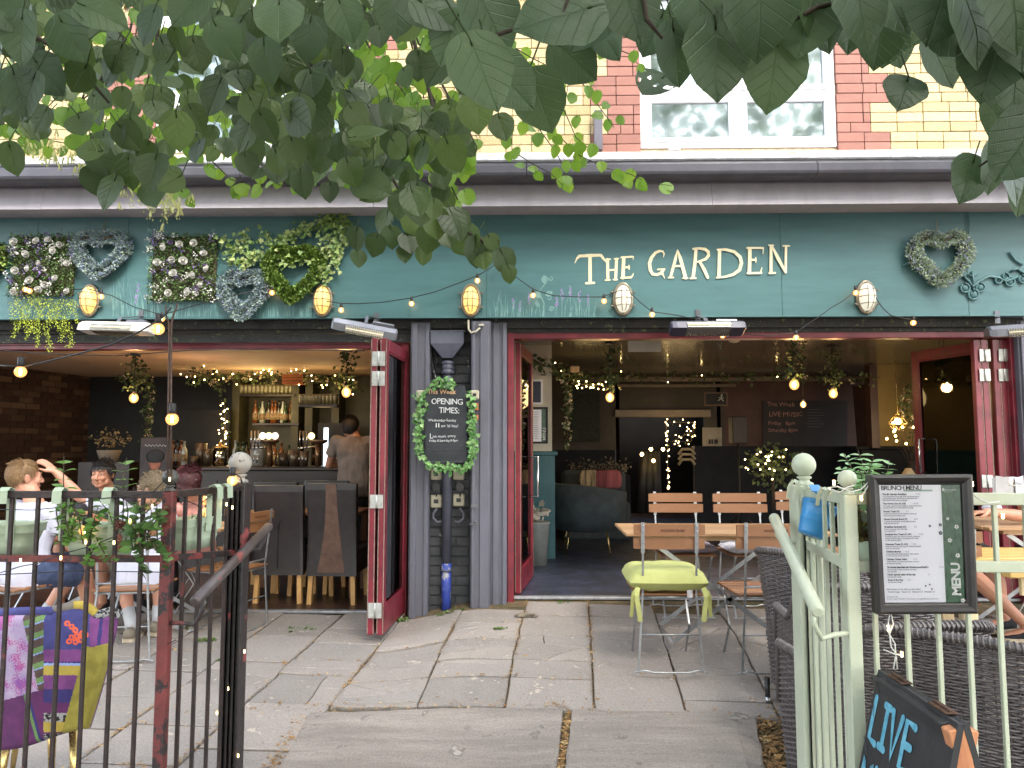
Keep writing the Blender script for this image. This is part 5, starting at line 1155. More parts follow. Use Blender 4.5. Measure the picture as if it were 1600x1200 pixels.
dkb = M('dark_ball_paint', lin((56, 56, 54)), lin((86, 86, 80)), scale=12, rough=.4, bump=.2)
ha, hc = P(303, 941, 2.42), P(421, 822, 3.15)
RL = railing('railing', 'rusty black and red iron railing with handrail on the left', nL, fL, -2.6, -1, rail_m, railr_m, 1.18, .965, 1.175, .92,   .024, .036, .0125, .09, .027, .046, .072, [nL.x - .0905 * i - .0 for i in range(1, 15)], (ha, hc), (dkb, mot))
nR, fR = cxy(1322, 2.15), cxy(1255, 2.68)
ha, hc = P(1278, 957, 2.02), P(1209, 808, 2.72)
RR = railing('railing', 'sage green iron railing with ball finials and handrail on the right', nR, fR, 2.4, 1, sage_m, sage_m, 1.195, 1.005, 1.185, 1.0, .034, .038, .0125, .088, .026, .042, .085, [P(u, 1050, 2.15).x for u in (1371, 1421, 1470, 1518, 1567, 1616, 1665)], (ha, hc), (sage_m, sage_m))
# tall twin shepherd-hook rods rising from the left railing corner
b = MB(); Yh = 2.47
for s in (-1, 1): b.tube([P(265 + 2.6 * s, 745, Yh), P(265 + 2.2 * s, 640, Yh), P(266 + 1.6 * s, 540, Yh), P(266 + 2 * s, 505, Yh), P(265 + 6.5 * s, 490, Yh), P(268 + 9 * s, 478, Yh)] + ([P(270 + 6 * s, 473, Yh)] if s > 0 else []), .0032, 8)
b.tube([P(262.5, 690, Yh), P(264, 600, Yh), P(264, 520, Yh)], .0022, 6)
tag(b.build('plant_hook', M('rust_brown_rod', lin((88, 66, 54)), lin((52, 40, 36)), scale=20, rough=.6)), 'tall thin forked iron hook rising above the left railing post', 'hook')
# --- troughs hung over rails
trm = M('sage_metal_trough', lin((164, 178, 156)), lin((148, 164, 142)), scale=5, rough=.42, bump=.05)
soil2 = M('potting_soil', lin((58, 44, 34)), lin((36, 28, 22)), scale=30, rough=.95, bump=.8, bscale=90)
lg_m = M('pot_plant_leaves', lin((92, 140, 62)), lin((58, 96, 40)), scale=20, rough=.45, island=[lin((98, 148, 64)), lin((64, 104, 42)), lin((136, 176, 96)), lin((78, 122, 50))], transl=.25)
mint_m = M('variegated_leaves', lin((160, 196, 150)), lin((112, 156, 98)), scale=20, rough=.45, island=[lin((170, 204, 164)), lin((112, 158, 94)), lin((198, 220, 188)), lin((132, 176, 114))], transl=.25)
pk_m = M('reddish_leaves', lin((124, 108, 56)), lin((96, 66, 44)), scale=20, rough=.5, island=[lin((148, 156, 64)), lin((110, 60, 44)), lin((120, 140, 52)), lin((90, 54, 40)), lin((156, 168, 80))], transl=.2)
def trough(c0, c1, zt, h, dep, hooks, label, zr, group='troughs hung on the left railing'):
    c0, c1 = V(c0), V(c1); d = (c1 - c0); L = d.length; d.normalize(); nn = V((-d.y, d.x, 0)); t = T('planter_trough', label, 'planter', ((c0 + c1) / 2).to_tuple()[:2] + (zt - h,), 0, group)
    def ring(z, s, e): 
        mid = (c0 + c1) / 2; hl = L / 2 * e; hd = dep / 2 * s; r = []
        for a in range(20):
            an = 2 * math.pi * a / 20; cx, sy = math.cos(an), math.sin(an); ex = .45
            X = math.copysign(abs(cx) ** ex, cx) * hl; Y = math.copysign(abs(sy) ** ex, sy) * hd; r.append(mid + d * X + nn * Y + V((0, 0, z)))
        return r
    b = MB(); zs = [(zt - h, .7, .74), (zt - h * .7, .78, .81), (zt - h * .66, .81, .83), (zt - h * .62, .79, .825), (zt - h * .3, .9, .91), (zt - h * .26, .93, .93), (zt - h * .22, .92, .925), (zt - .004, 1, .985), (zt, 1.03, 1.), (zt - .004, .98, .98), (zt - .03, .95, .97)]
    vs = [p for z, s, e in zs for p in ring(z, s, e)]; n = 20
    b.add(vs, [[i * n + j, i * n + (j + 1) % n, (i + 1) * n + (j + 1) % n, (i + 1) * n + j] for i in range(len(zs) - 1) for j in range(n)] + [list(range(n))[::-1]], 0, True); b.build('trough', trm, t)
    b = MB(); b.poly(ring(zt - .028, .94, .965)); b.build('soil', soil2, t)
    for hx in hooks:
        p = c0 + d * hx; b = MB(); back = nn * (-dep / 2 - .004); pts = [p + back + V((0, 0, zt - .06)), p + back + V((0, 0, zr + .0)), p + back * .75 + V((0, 0, zr + .035)), p + back * .3 + V((0, 0, zr + .03)), p + back * .2 + V((0, 0, zr - .02))]
        pts = [p + nn * y + V((0, 0, z)) for y, z in ((-dep / 2 + .0, zt - .05), (-dep / 2 - .0, zr - .01), (-dep / 2 - .01, zr + .018), (-dep / 2 - .03, zr + .024), (-dep / 2 - .045, zr + .012), (-dep / 2 - .047, zr - .03))]
        for a, c in zip(pts, pts[1:]): b.bar(a, c, .003 if False else .032, .0025, 0, nn)
        b.build('hook', trm, t)
    return t
Yt = 2.60
def X(u, Y): return P(u, 860, Y).x
yb_ = 2.5 + .012 + .085
trough((X(-70, yb_), yb_, 0), (X(62, yb_), yb_, 0), 1.075, .115, .15, (.05, .245), 'sage trough at the far left of the rusty railing behind the fair-haired man', 1.18)
trough((X(105, yb_), yb_, 0), (X(212, yb_), yb_, 0), 1.072, .115, .15, (.03, .20), 'sage trough with leafy plants in the middle of the rusty railing', 1.18)
trough((-1.27, 2.66, 0), (-1.22, 2.88, 0), 1.08, .115, .10, (.12, .18), 'sage trough on the short return of the rusty railing', 1.177)
def plant(name, label, stems, mat_, Lr, Y, kind='o', W=.42, pairs=True, gap=.012, grp=None, cat='plant', base=None, spread=.0):
    t = T(name, label, cat, P(*(base or stems[0][0]), Y), 0, grp); st_, lf = MB(), MB()
    for s in stems:
        pts = [P(u, v, Y + (rnd(-spread, spread))) for u, v in s]; st_.tube(pts, [.0022] * (len(pts) - 1) + [.001], 5); k = 0
        for a, c in zip(pts, pts[1:]):
            n = max(1, int((c - a).length / gap)); dr = (c - a).normalized()
            for i in range(n):
                q = a.lerp(c, i / n); k += 1; az = k * 1.57
                for s_ in ((0, math.pi) if pairs else (rnd(0, 6),)):
                    dd = V((math.cos(az + s_), math.sin(az + s_), 0)); L = rnd(*Lr); lf.leaf(q, dd + dr * .5 + V((0, 0, rnd(-.3, .2))), dr + rv() * .2, L, L * W * 2, 0, kind, .15, .3)
    lf.build('foliage', mat_, t); st_.build('stem', vine_m, t); return t
def stemsin(n, u0, u1, vb, vt0, vt1, lean=12):
    r = []
    for i in range(n):
        u = rnd(u0, u1); vt = rnd(vt0, vt1); l = rnd(-lean, lean); r.append([(u, vb), (u + l * .4, (vb + vt) / 2), (u + l, vt)])
    return r
plant('potted_plant', 'tall leafy sprig poking above the rusty railing near the raised arm', [[(100, 850), (101, 790), (99, 750), (100, 712)], [(108, 850), (118, 800), (112, 775), (104, 770)], [(96, 850), (88, 800), (92, 780)]], lg_m, (.034, .05), 2.56, gap=.024)
plant('potted_plant', 'tall leafy sprig in front of the dark-haired man', [[(190, 850), (193, 790), (192, 750), (198, 715)], [(196, 850), (200, 800), (196, 775)], [(182, 850), (170, 800), (150, 775)]], lg_m, (.038, .056), 2.56, gap=.024)
plant('trailing_plant', 'trailing small-leaved plant spilling through the rusty railing', stemsin(5, 105, 150, 845, 775, 820, 20) + [[(130, 850), (122, 800), (100, 790), (95, 810)], [(135, 840), (150, 820), (170, 800), (180, 830)], [(150, 850), (140, 870), (136, 885)], [(150, 840), (165, 868), (180, 876)], [(115, 840), (105, 850), (98, 812)]], lg_m, (.018, .03), 2.46, W=.5, pairs=False, gap=.007, spread=.03)
plant('trailing_plant', 'leafy climber sprawling on the rusty railing beside the corner post', stemsin(8, 195, 255, 860, 780, 840, 24) + [[(235, 830), (250, 800), (262, 790)], [(215, 840), (225, 870), (222, 895), (228, 905)], [(210, 830), (240, 820), (262, 815)], [(205, 800), (230, 790), (255, 780)], [(245, 850), (256, 875), (250, 890)]], M('dark_pot_leaves', lin((70, 104, 48)), lin((44, 70, 32)), scale=20, rough=.45, island=[lin((76, 112, 50)), lin((50, 78, 34)), lin((104, 140, 74))]), (.024, .042), 2.46, W=.5, pairs=False, gap=.013, spread=.04)
plant('potted_plant', 'small plant in the trough on the short railing return', stemsin(6, 290, 340, 825, 790, 812, 10), lg_m, (.014, .024), 2.75, gap=.012)
b = MB()
p = P(188, 820, 2.46); 
for k in range(60): b.leaf(p + rv() * .012, rv(), rv(), .012, None, 0, 'o')
for k in range(26): q = P(187, 835 + k, 2.46); b.ball(q + rv() * .004, .006, 6)
tag(b.build('dried_flower', M('dry_flower', lin((110, 66, 54)), lin((70, 44, 38)), scale=30, rough=.9)), 'dried reddish-brown flower head hanging on the rusty railing', 'dried flower')
# right trough, plants, bucket
Yr_ = 2.15 + .10
trough((X(1334, Yr_ ) + .0, Yr_, 0), (X(1470, Yr_), Yr_, 0), 1.15, .16, .17, (.1,), 'sage trough behind the framed menu on the green railing', 1.19, None)
plant('potted_plant', 'pale green variegated shrub above the right trough', stemsin(9, 1335, 1395, 800, 700, 760, 26) + [[(1330, 800), (1322, 745), (1312, 728)], [(1380, 800), (1385, 750), (1390, 718)], [(1345, 800), (1335, 740), (1318, 708)]], mint_m, (.026, .042), 2.28, W=.28, gap=.014, spread=.05)
plant('potted_plant', 'reddish-green bushy plant filling the right trough beside the menu', stemsin(22, 1334, 1362, 845, 785, 822, 12), pk_m, (.01, .018), 2.2, W=.5, pairs=False, gap=.006, spread=.05)
bm = M('blue_bucket_metal', lin((58, 140, 196)), lin((44, 120, 178)), scale=6, rough=.35)
c0 = P(1289, 775, 2.42); t = T('bucket_planter', 'bright blue tin bucket tilted on the green railing', 'bucket', c0 - V((0, 0, .12)))
rt = Matrix.Rotation(R(24), 3, 'Y') @ Matrix.Rotation(R(-8), 3, 'X'); cb = P(1274, 812, 2.47)
b = MB(); b.lathe([(.001, -.055), (.038, -.055), (.040, -.05), (.046, -.01), (.048, -.008), (.047, -.004), (.056, .05), (.059, .053), (.056, .056), (.053, .05), (.04, .0)], cb, 22, 0, rt); b.build('bucket', bm, t)
b = MB(); e = cb + rt @ V((0, 0, .05)); b.bar(e + V((.02, -.05, -.02)), P(1276, 768, 2.42), .03, .003); b.bar(P(1276, 768, 2.42), P(1272, 758, 2.46), .03, .003); b.build('hook', bm, t)
b = MB(); b.lathe([(.001, .0), (.05, .0)], cb + rt @ V((0, 0, .042)), 18, 0, rt); b.build('soil', soil2, t)
plant('potted_plant', 'green sprigs in the tilted blue bucket', stemsin(6, 1266, 1292, 790, 772, 784, 12), lg_m, (.014, .022), 2.44, gap=.012)
for i, u in enumerate((1240, 1250, 1262, 1276, 1286, 1297)):
    if i == 3: continue
    f_ = (u - 1238) / 80; Yq = 2.66 - .5 * f_; v = 752 + 20 * f_; b = MB(); w_ = .009
    q = [P(u - 9, v + 26, Yq), P(u - 7, v + 8, Yq), P(u, v - 2, Yq), P(u + 7, v + 1, Yq - .03), P(u + 9, v + 8, Yq - .03)]
    for a, c in zip(q, q[1:]): b.bar(a, c, .012, .002, 0, (0, 1, 0))
    tag(b.build('rail_hook', sage_m), ['first', 'second', 'third', '', 'fourth', 'fifth'][i] + ' of the empty sage hooks over the side rail, counted from the big ball', 'hook', 'empty sage hooks on the side rail')
# --- fairy lights on railings
led_m = emis_mat('lit_warm_led', (1, .9, .7), (1., .62, .24), 1.8)
def fairy(name, label, paths, leds, Y, wire, r=.0036, rw=.0018, cone=True):
    t = T(name, label, 'fairy lights', P(*paths[0][0][:2], Y)); b = MB()
    for p in paths: b.tube([P(q[0], q[1], q[2] if len(q) > 2 else Y) for q in p], rw, 5)
    b.build('wire', wire, t)
    for q in leds:
        p = P(q[0], q[1], q[2] if len(q) > 2 else Y); b = MB(); b.ball(p, r, 8, sc=(1, 1, 1.3)); b.lathe([(r * .8, r), (r * .9, r * 2.4)], p, 6); b.build('bulb', led_m, t)
    return t
wht_wire = M('white_wire', lin((220, 220, 214)), rough=.5)
fairy('fairy_lights', 'black-wired fairy lights looping along the rusty railing', [[(0, 796), (50, 797), (100, 792), (150, 780), (200, 775), (240, 768), (262, 745), (275, 755)], [(0, 895), (32, 885), (60, 880), (95, 866), (140, 854), (180, 838), (205, 820), (235, 795), (262, 760)], [(0, 898), (120, 892), (250, 894)], [(275, 760, 2.55), (300, 775, 2.7), (330, 770, 2.8), (350, 765, 2.9), (375, 760, 2.93)], [(275, 775, 2.5), (310, 790, 2.65), (345, 762, 2.85)], [(215, 850), (240, 846), (255, 838)], [(275, 1000, 2.47), (262, 1006, 2.47)]],
      [(32, 877), (95, 873), (134, 848), (178, 849), (203, 815), (238, 792), (265, 750), (332, 765, 2.85), (354, 789, 2.85), (363, 794, 2.85), (357, 1077, 2.96), (339, 1115, 2.96), (382, 1019, 2.96), (372, 1182, 2.96)], 2.46, wire_m)
fairy('fairy_lights', 'white-wired fairy lights wrapped on the green railing and menu', [[(1278, 765, 2.5), (1295, 762, 2.4), (1308, 760, 2.12), (1330, 768), (1345, 765), (1362, 748)], [(1300, 765, 2.2), (1312, 770), (1322, 762), (1335, 758)], [(1363, 742), (1356, 760), (1347, 775)], [(1516, 768), (1530, 780), (1545, 786), (1562, 784)], [(1392, 958), (1396, 975), (1390, 990), (1392, 1010), (1400, 1022), (1396, 1045)], [(1390, 958), (1386, 985), (1398, 1005), (1402, 1045)], [(1380, 1015), (1398, 1022), (1410, 1024)], [(1575, 757), (1590, 760), (1600, 759)]],
      [(1303, 756), (1296, 768, 2.3), (1346, 780), (1388, 983), (1409, 1024), (1519, 758), (1580, 752), (1567, 808)], 2.1, wht_wire, .0042, .002)
# --- larger bulbs on the near wire
festoon([[(240, 505, 2.46), (215, 520, 2.47), (170, 540, 2.5), (110, 556, 2.55), (60, 568, 2.6), (32, 573, 2.6)], [(32, 573, 2.6), (-20, 570, 2.7)], [(268, 480, 2.46), (250, 500, 2.46), (240, 505, 2.46)], [(266, 640, 2.45), (268, 650, 2.45)], [(330, 766, 2.85), (326, 772, 2.85)], [(364, 738, 2.95), (376, 746, 2.97), (380, 760, 2.97)]],
        [(32, 580, 2.6), (247, 513, 2.46), (269, 654, 2.45), (323, 781, 2.8), (324, 799, 2.8), (363, 750, 2.95), (134, 828, 2.5)], 'near string of large round bulbs on a black wire over the rusty railing', 2.6, .0205, rw=.003)
festoon([[(400, 546, 5.6), (300, 547, 5.6), (180, 556, 5.6), (60, 552, 5.6), (-10, 546, 5.6)], [(570, 548, 5.7), (470, 547, 5.7), (400, 546, 5.6)]], [], 'slack black cable drooping under the left lintel', 5.6, name='cable')
# --- framed menu
Ym = 2.10; S3 = Ym / FPX
A_, B_, C_, D_ = [P(*q, Ym) for q in ((1355, 742), (1514, 741), (1523, 957), (1366, 958))]
t = T('framed_menu', 'black framed brunch menu hung on the green railing', 'menu board', (A_ + C_) / 2 - V((0, 0, .2)))
mx = (B_ - A_).normalized(); my = ((A_ - D_) + (B_ - C_)).normalized(); nrm = V((0, -1, 0))
def mp(s, r, off=0.):  # bilinear inside outer frame
    return (A_.lerp(B_, s)).lerp(D_.lerp(C_, s), r) + nrm * off
frm = M('dark_frame_wood', lin((48, 44, 44)), lin((32, 30, 30)), scale=9, rough=.35, bump=.05)
b = MB(); prof = [(0, 0), (0, .016), (.008, .022), (.017, .019), (.023, .012), (.027, .010), (.029, 0)]
Wd = (B_ - A_).length; Hd = (A_ - D_).length
rings = [[mp(k / Wd if False else (k / Wd), k / Hd, o) for o in (o_,)][0] for k, o_ in prof]
vs = []
for k, o_ in prof:
    a, c = k / Wd, k / Hd; vs += [mp(a, c, o_), mp(1 - a, c, o_), mp(1 - a, 1 - c, o_), mp(a, 1 - c, o_)]
b.add(vs, [[i * 4 + j, i * 4 + (j + 1) % 4, i * 4 + 4 + (j + 1) % 4, i * 4 + 4 + j] for i in range(len(prof) - 1) for j in range(4)]); b.poly([mp(0, 0, -.002), mp(1, 0, -.002), mp(1, 1, -.002), mp(0, 1, -.002)], (0, .012, 0)); b.build('frame', frm, t)
pap = M('menu_paper', lin((234, 234, 242)), lin((228, 228, 236)), scale=3, rough=.25, spec=.6); gre = M('menu_green', lin((38, 82, 54)), lin((50, 98, 64)), scale=40, rough=.3, fac=(.48, .56), detail=2, stretch=(3, 1, 1))
a0, a1, c0_, c1_ = .029 / Wd, 1 - .029 / Wd, .029 / Hd, 1 - .029 / Hd; gs = a0 + (a1 - a0) * .765
b = MB(); b.poly([mp(a0, c0_, .004), mp(gs, c0_, .004), mp(gs, c1_, .004), mp(a0, c1_, .004)][::-1]); b.build('page', pap, t)
b = MB(); b.poly([mp(gs, c0_, .0041), mp(a1, c0_, .0041), mp(a1, c1_, .0041), mp(gs, c1_, .0041)][::-1]); b.build('green_strip', gre, t)
ink = M('menu_ink', (.015, .015, .018), rough=.6); inkg = M('menu_grey_ink', lin((118, 118, 128)), lin((106, 106, 116)), rough=.6); inkw = M('menu_white_ink', lin((236, 238, 236)), rough=.6)
def mtext(mb, txt, s, r, hpx, off=0., sp=1., lift=.0048, vert=False):
    o = mp(a0 + (a1 - a0) * s, c0_ + (c1_ - c0_) * r, 0); sz = hpx * S3 * 1.38
    if vert: text_mb(mb, txt, o, (my.x, my.y, my.z), (-1, 0, 0), sz, 0, 0, off, lift=lift, sp=sp)
    else: text_mb(mb, txt, o, mx, my, sz, 0, 0, off, lift=lift, sp=sp)
bk, gy, wt = MB(), MB(), MB()
mtext(bk, 'BRUNCH MENU', .02, .042, 7, .0003, .86)
L0_ = mp(a0 + (a1 - a0) * .30, c0_ + (c1_ - c0_) * .055, .0046)
bar_ = MB(); bar_.poly([L0_, L0_ + mx * .08, L0_ + mx * .08 + my * .005, L0_ + my * .005]); bar_.build('underline', M('pale_green_print', lin((166, 184, 172)), rough=.6), t)
items = [('The Big Garden Breakfast', '13.95', .085, ('Two poached free range eggs, thick cut smoked bacon,', 'pork sausage, beans, roast tomato, mushrooms and', 'hash brown with toasted sourdough')), ('The Veggie One (V, AV)', '12.95', .165, ('Two eggs, crushed avocado, halloumi, mushrooms, beans,', 'tomato, hash brown with toasted sourdough')), ('French Toast (V)', '9.5', .232, ('A thick slice of brioche with vanilla and cinnamon', 'berry compote and maple syrup')), ('House Granola Bowl (V)', '8.95', .298, ('Toasted oats and seeds, Greek yoghurt, honey', 'fresh fruit and berries')), ('Breakfast Sandwich (V)', '8.5', .364, ('Bacon or sausage with a fried egg', 'in a toasted bun')), ('Smashed Avo Toast (V, AV)', '10.95', .428, ('Crushed avocado, feta, cherry tomatoes, chilli flakes', 'and two poached eggs on sourdough with rocket', 'or with smoked salmon')), ('Hummus Toast (V, AV)', '9.95', .512, ('Beetroot hummus, roast peppers, olives and pickled', 'onion on sourdough')), ('Chicken Burger', '13.5', .575, ('Crispy buttermilk chicken, lettuce, mayo, pickles', 'in a brioche bun served with fries')), ('Chicken Caesar Salad', '12.5', .640, ('Grilled chicken, cos lettuce, parmesan, croutons', 'and anchovy dressing')), ('The Garden Steak Salad with Chimichurri and Fried Egg', '15.95', .708, ('Flat iron steak, rocket, tomatoes, red onion', 'new potatoes')), ("Chef's special salad of the day", '12', .770, ('See board for details',)), ('Soup of the Day', '7.5', .815, ('See board for details',))]
for nm, pr_, r, ls in items:
    mtext(bk, nm, .035 + .02 * r, r, 2.6, .00025, .98 if len(nm) < 50 else .8)
    mtext(gy, pr_, .035 + min(.66, .0158 * len(nm) + .03), r, 2.4)
    for i, l in enumerate(ls): mtext(gy, l, .035 + .02 * r, r + .016 * (i + 1) + .002, 2.0, .0001, .92)
mtext(gy, 'Add extras to any dish on the menu:', .03, .893, 2.5, .0001); mtext(gy, 'Poached egg 2   Bacon 2.5   Halloumi 2.5   Avocado 2.5', .05, .915, 2.4, .0001, .95)
mtext(gy, 'Allergen info:', .03, .955, 2.3); mtext(gy, 'If you require further information on ingredients please ask', .03, .973, 2.3)
mtext(wt, 'MENU', .955, .945, 13.5, .0012, .92, .005, True)
mtext(wt, 'THE GARDEN', .80, .05, 2.2, .0001, 1.); mtext(wt, 'BAR & KITCHEN', .80, .064, 1.3, 0)
def flower(mb, s, r, rad, off=.0052):
    c = mp(a0 + (a1 - a0) * s, c0_ + (c1_ - c0_) * r, off)
    for k in range(5):
        a = k * 1.257 + s * 9; q = c + (mx * math.cos(a) + my * math.sin(a)) * rad * .62
        mb.poly([q + (mx * math.cos(e) + my * math.sin(e)) * rad * .42 + nrm * (k * .00005) for e in [j * math.pi / 4 for j in range(8)]][::-1])
for s, r, rd in ((.83, .29, .0035), (.935, .36, .0055), (.845, .475, .0055), (.935, .605, .0055), (.975, .985, .0055), (.79, .035, .003), (.79, .048, .002)): flower(wt, s, r, rd * 1.15)
for s, r, rd in ((.605, .352, .0035), (.735, .342, .0045), (.735, .412, .0055), (.52, .86, .0025), (.57, .85, .0025), (.595, .888, .0025)): flower(bk, s, r, rd)
bk.build('dish_names', ink, t); gy.build('descriptions', inkg, t); wt.build('white_print', inkw, t)
b = MB(); b.poly([mp(a0, c0_, .0085), mp(a1, c0_, .0085), mp(a1, c1_, .0085), mp(a0, c1_, .0085)][::-1]); b.build('glazing', glassmat('menu_glazing', (1, 1, 1), .0, .08), t)
b = MB(); b.b2(P(1463, 960, 2.2).x, P(1500, 960, 2.2).x, 2.185, 2.2, P(1480, 972, 2.2).z, P(1480, 940, 2.2).z)
# --- A-board
T1, T2 = P(1379, 1046, 2.10), P(1506, 1131, 1.69)
ln = (T2 - T1); ln.z *= .5; ln.normalize(); per = V((-ln.y, ln.x, 0)).normalized()
if per.x > 0: per = -per
per = V((-1, .0, 0)); H_ = .92; SPL = .22
t = T('a_board', 'black A-board reading LIVE MUSIC in blue chalk lettering by the railing', 'A-board', (T1 + T2) / 2 - V((0, 0, H_)))
ab = M('a_board_black', lin((50, 50, 52)), lin((34, 34, 36)), scale=5, rough=.7, bump=.1, wear=(lin((96, 96, 96)), .72, 18)); wd = M('raw_pine', lin((196, 136, 96)), lin((164, 106, 72)), scale=5, rough=.7, stretch=(8, 8, 1), bump=.15)
def panel(sgn, nm):
    f0, f1 = T1 + V((sgn * .012, 0, 0)), T2 + V((sgn * .012, 0, 0)); dn_ = V((sgn * SPL, 0, -H_)); o_ = V((H_, 0, sgn * SPL)).normalized() * sgn * .014
    b = MB(); b.poly([f0, f1, f1 + dn_, f0 + dn_][::sgn], V((-o_.x, 0, -o_.z)) * 1.0); b.build(nm, ab, t)
    d1 = (T2 - T1).normalized(); dnn = dn_.normalized(); fr = MB(); inn = -o_ * 2.2
    for e in (f0, f1): k_ = 0 if e is f1 else 1; fr.bar(e + inn + dnn * .006 + d1 * (-.018 if e is f1 else .02), e + inn + dn_ + d1 * (-.018 if e is f1 else .02), .036, .034, k_, d1, .003)
    fr.bar(f0 + inn + dnn * .02 + d1 * .04, f1 + inn + dnn * .02 - d1 * .037, .034, .036, 1, dnn, .003); fr.build('frame', [wd, ab], t)
    return f0, f1, dn_, d1
f0, f1, dn_, d1 = panel(-1, 'painted_panel'); panel(1, 'rear_panel')
for k in (.25, .78):
    b = MB(); c = T1.lerp(T2, k) + V((0, 0, .004)); b.box(c, (.03, .075, .004), None, 0, .001); b.tube([c + V((0, -.035, .004)), c + V((0, .035, .004))], .004, 6); b.build('hinge', M('rusty_hinge', lin((92, 66, 50)), lin((60, 44, 36)), scale=20, rough=.7, metal=.3), t)
bc = M('blue_chalk_paint', lin((112, 180, 204)), lin((80, 146, 172)), scale=34, rough=.9, bump=.2)
b = MB(); ux = d1; uy = -dn_.normalized(); nb = V((-H_, 0, SPL)).normalized()
org = f0 + dn_.normalized() * .0
LW = .0195; kk = [0]
def AB(pts, w_=LW):
    kk[0] += 1; q = []
    for x, y in pts: q.append((x, y))
    stroke(b, q, w_, f0 + nb * (.0012 + .0002 * kk[0]), ux, uy, 0, 0)
def LT(ch, x, y, w_, h):
    S_ = {'L': [[(.1, 1), (.05, 0), (.95, -.05)]], 'I': [[(.5, 1), (.5, 0)], [(.15, 1), (.85, 1)], [(.15, 0), (.85, 0)]], 'V': [[(.05, 1), (.5, 0), (.98, 1)]], 'E': [[(.95, .98), (.15, 1), (.1, 0), (.95, .02)], [(.12, .5), (.8, .52)]], 'M': [[(.02, 0), (.12, 1), (.5, .35), (.88, 1), (.98, 0)]], 'U': [[(.05, 1), (.1, .2), (.5, -.02), (.9, .2), (.95, 1)]], 'S': [[(.92, .88), (.5, 1.02), (.12, .8), (.3, .55), (.75, .45), (.92, .2), (.5, -.03), (.06, .12)]], 'C': [[(.95, .85), (.5, 1.02), (.1, .7), (.08, .3), (.5, -.02), (.95, .15)]]}
    for s_ in S_[ch]: AB([(x + a * w_, y + c * h) for a, c in s_])
for ch, x, w_, y, h in (('L', .022, .042, -.175, .105), ('I', .078, .042, -.175, .105), ('V', .128, .055, -.178, .108), ('E', .198, .052, -.18, .112)): LT(ch, x, y, w_, h)
for ch, x, w_ in (('M', .022, .06), ('U', .1, .045), ('S', .16, .042), ('I', .215, .028), ('C', .258, .042)): LT(ch, x, -.34, w_, .11)
b.build('painted_letters', bc, t)
b = MB(); k2 = 0
for x, y, a, l in ((.03, -.22, 2.3, .05), (.02, -.30, 3.0, .05), (.34, -.2, .3, .04), (.35, -.27, -.1, .05), (.03, -.12, 2.0, .04), (.33, -.35, -.5, .04)):
    k2 += 1; stroke(b, [(x, y), (x + math.cos(a) * l, y + math.sin(a) * l)], .0035, f0 + nb * (.0011 + k2 * .0001), ux, uy, 0, 0)
b.build('chalk_marks', chf, t)
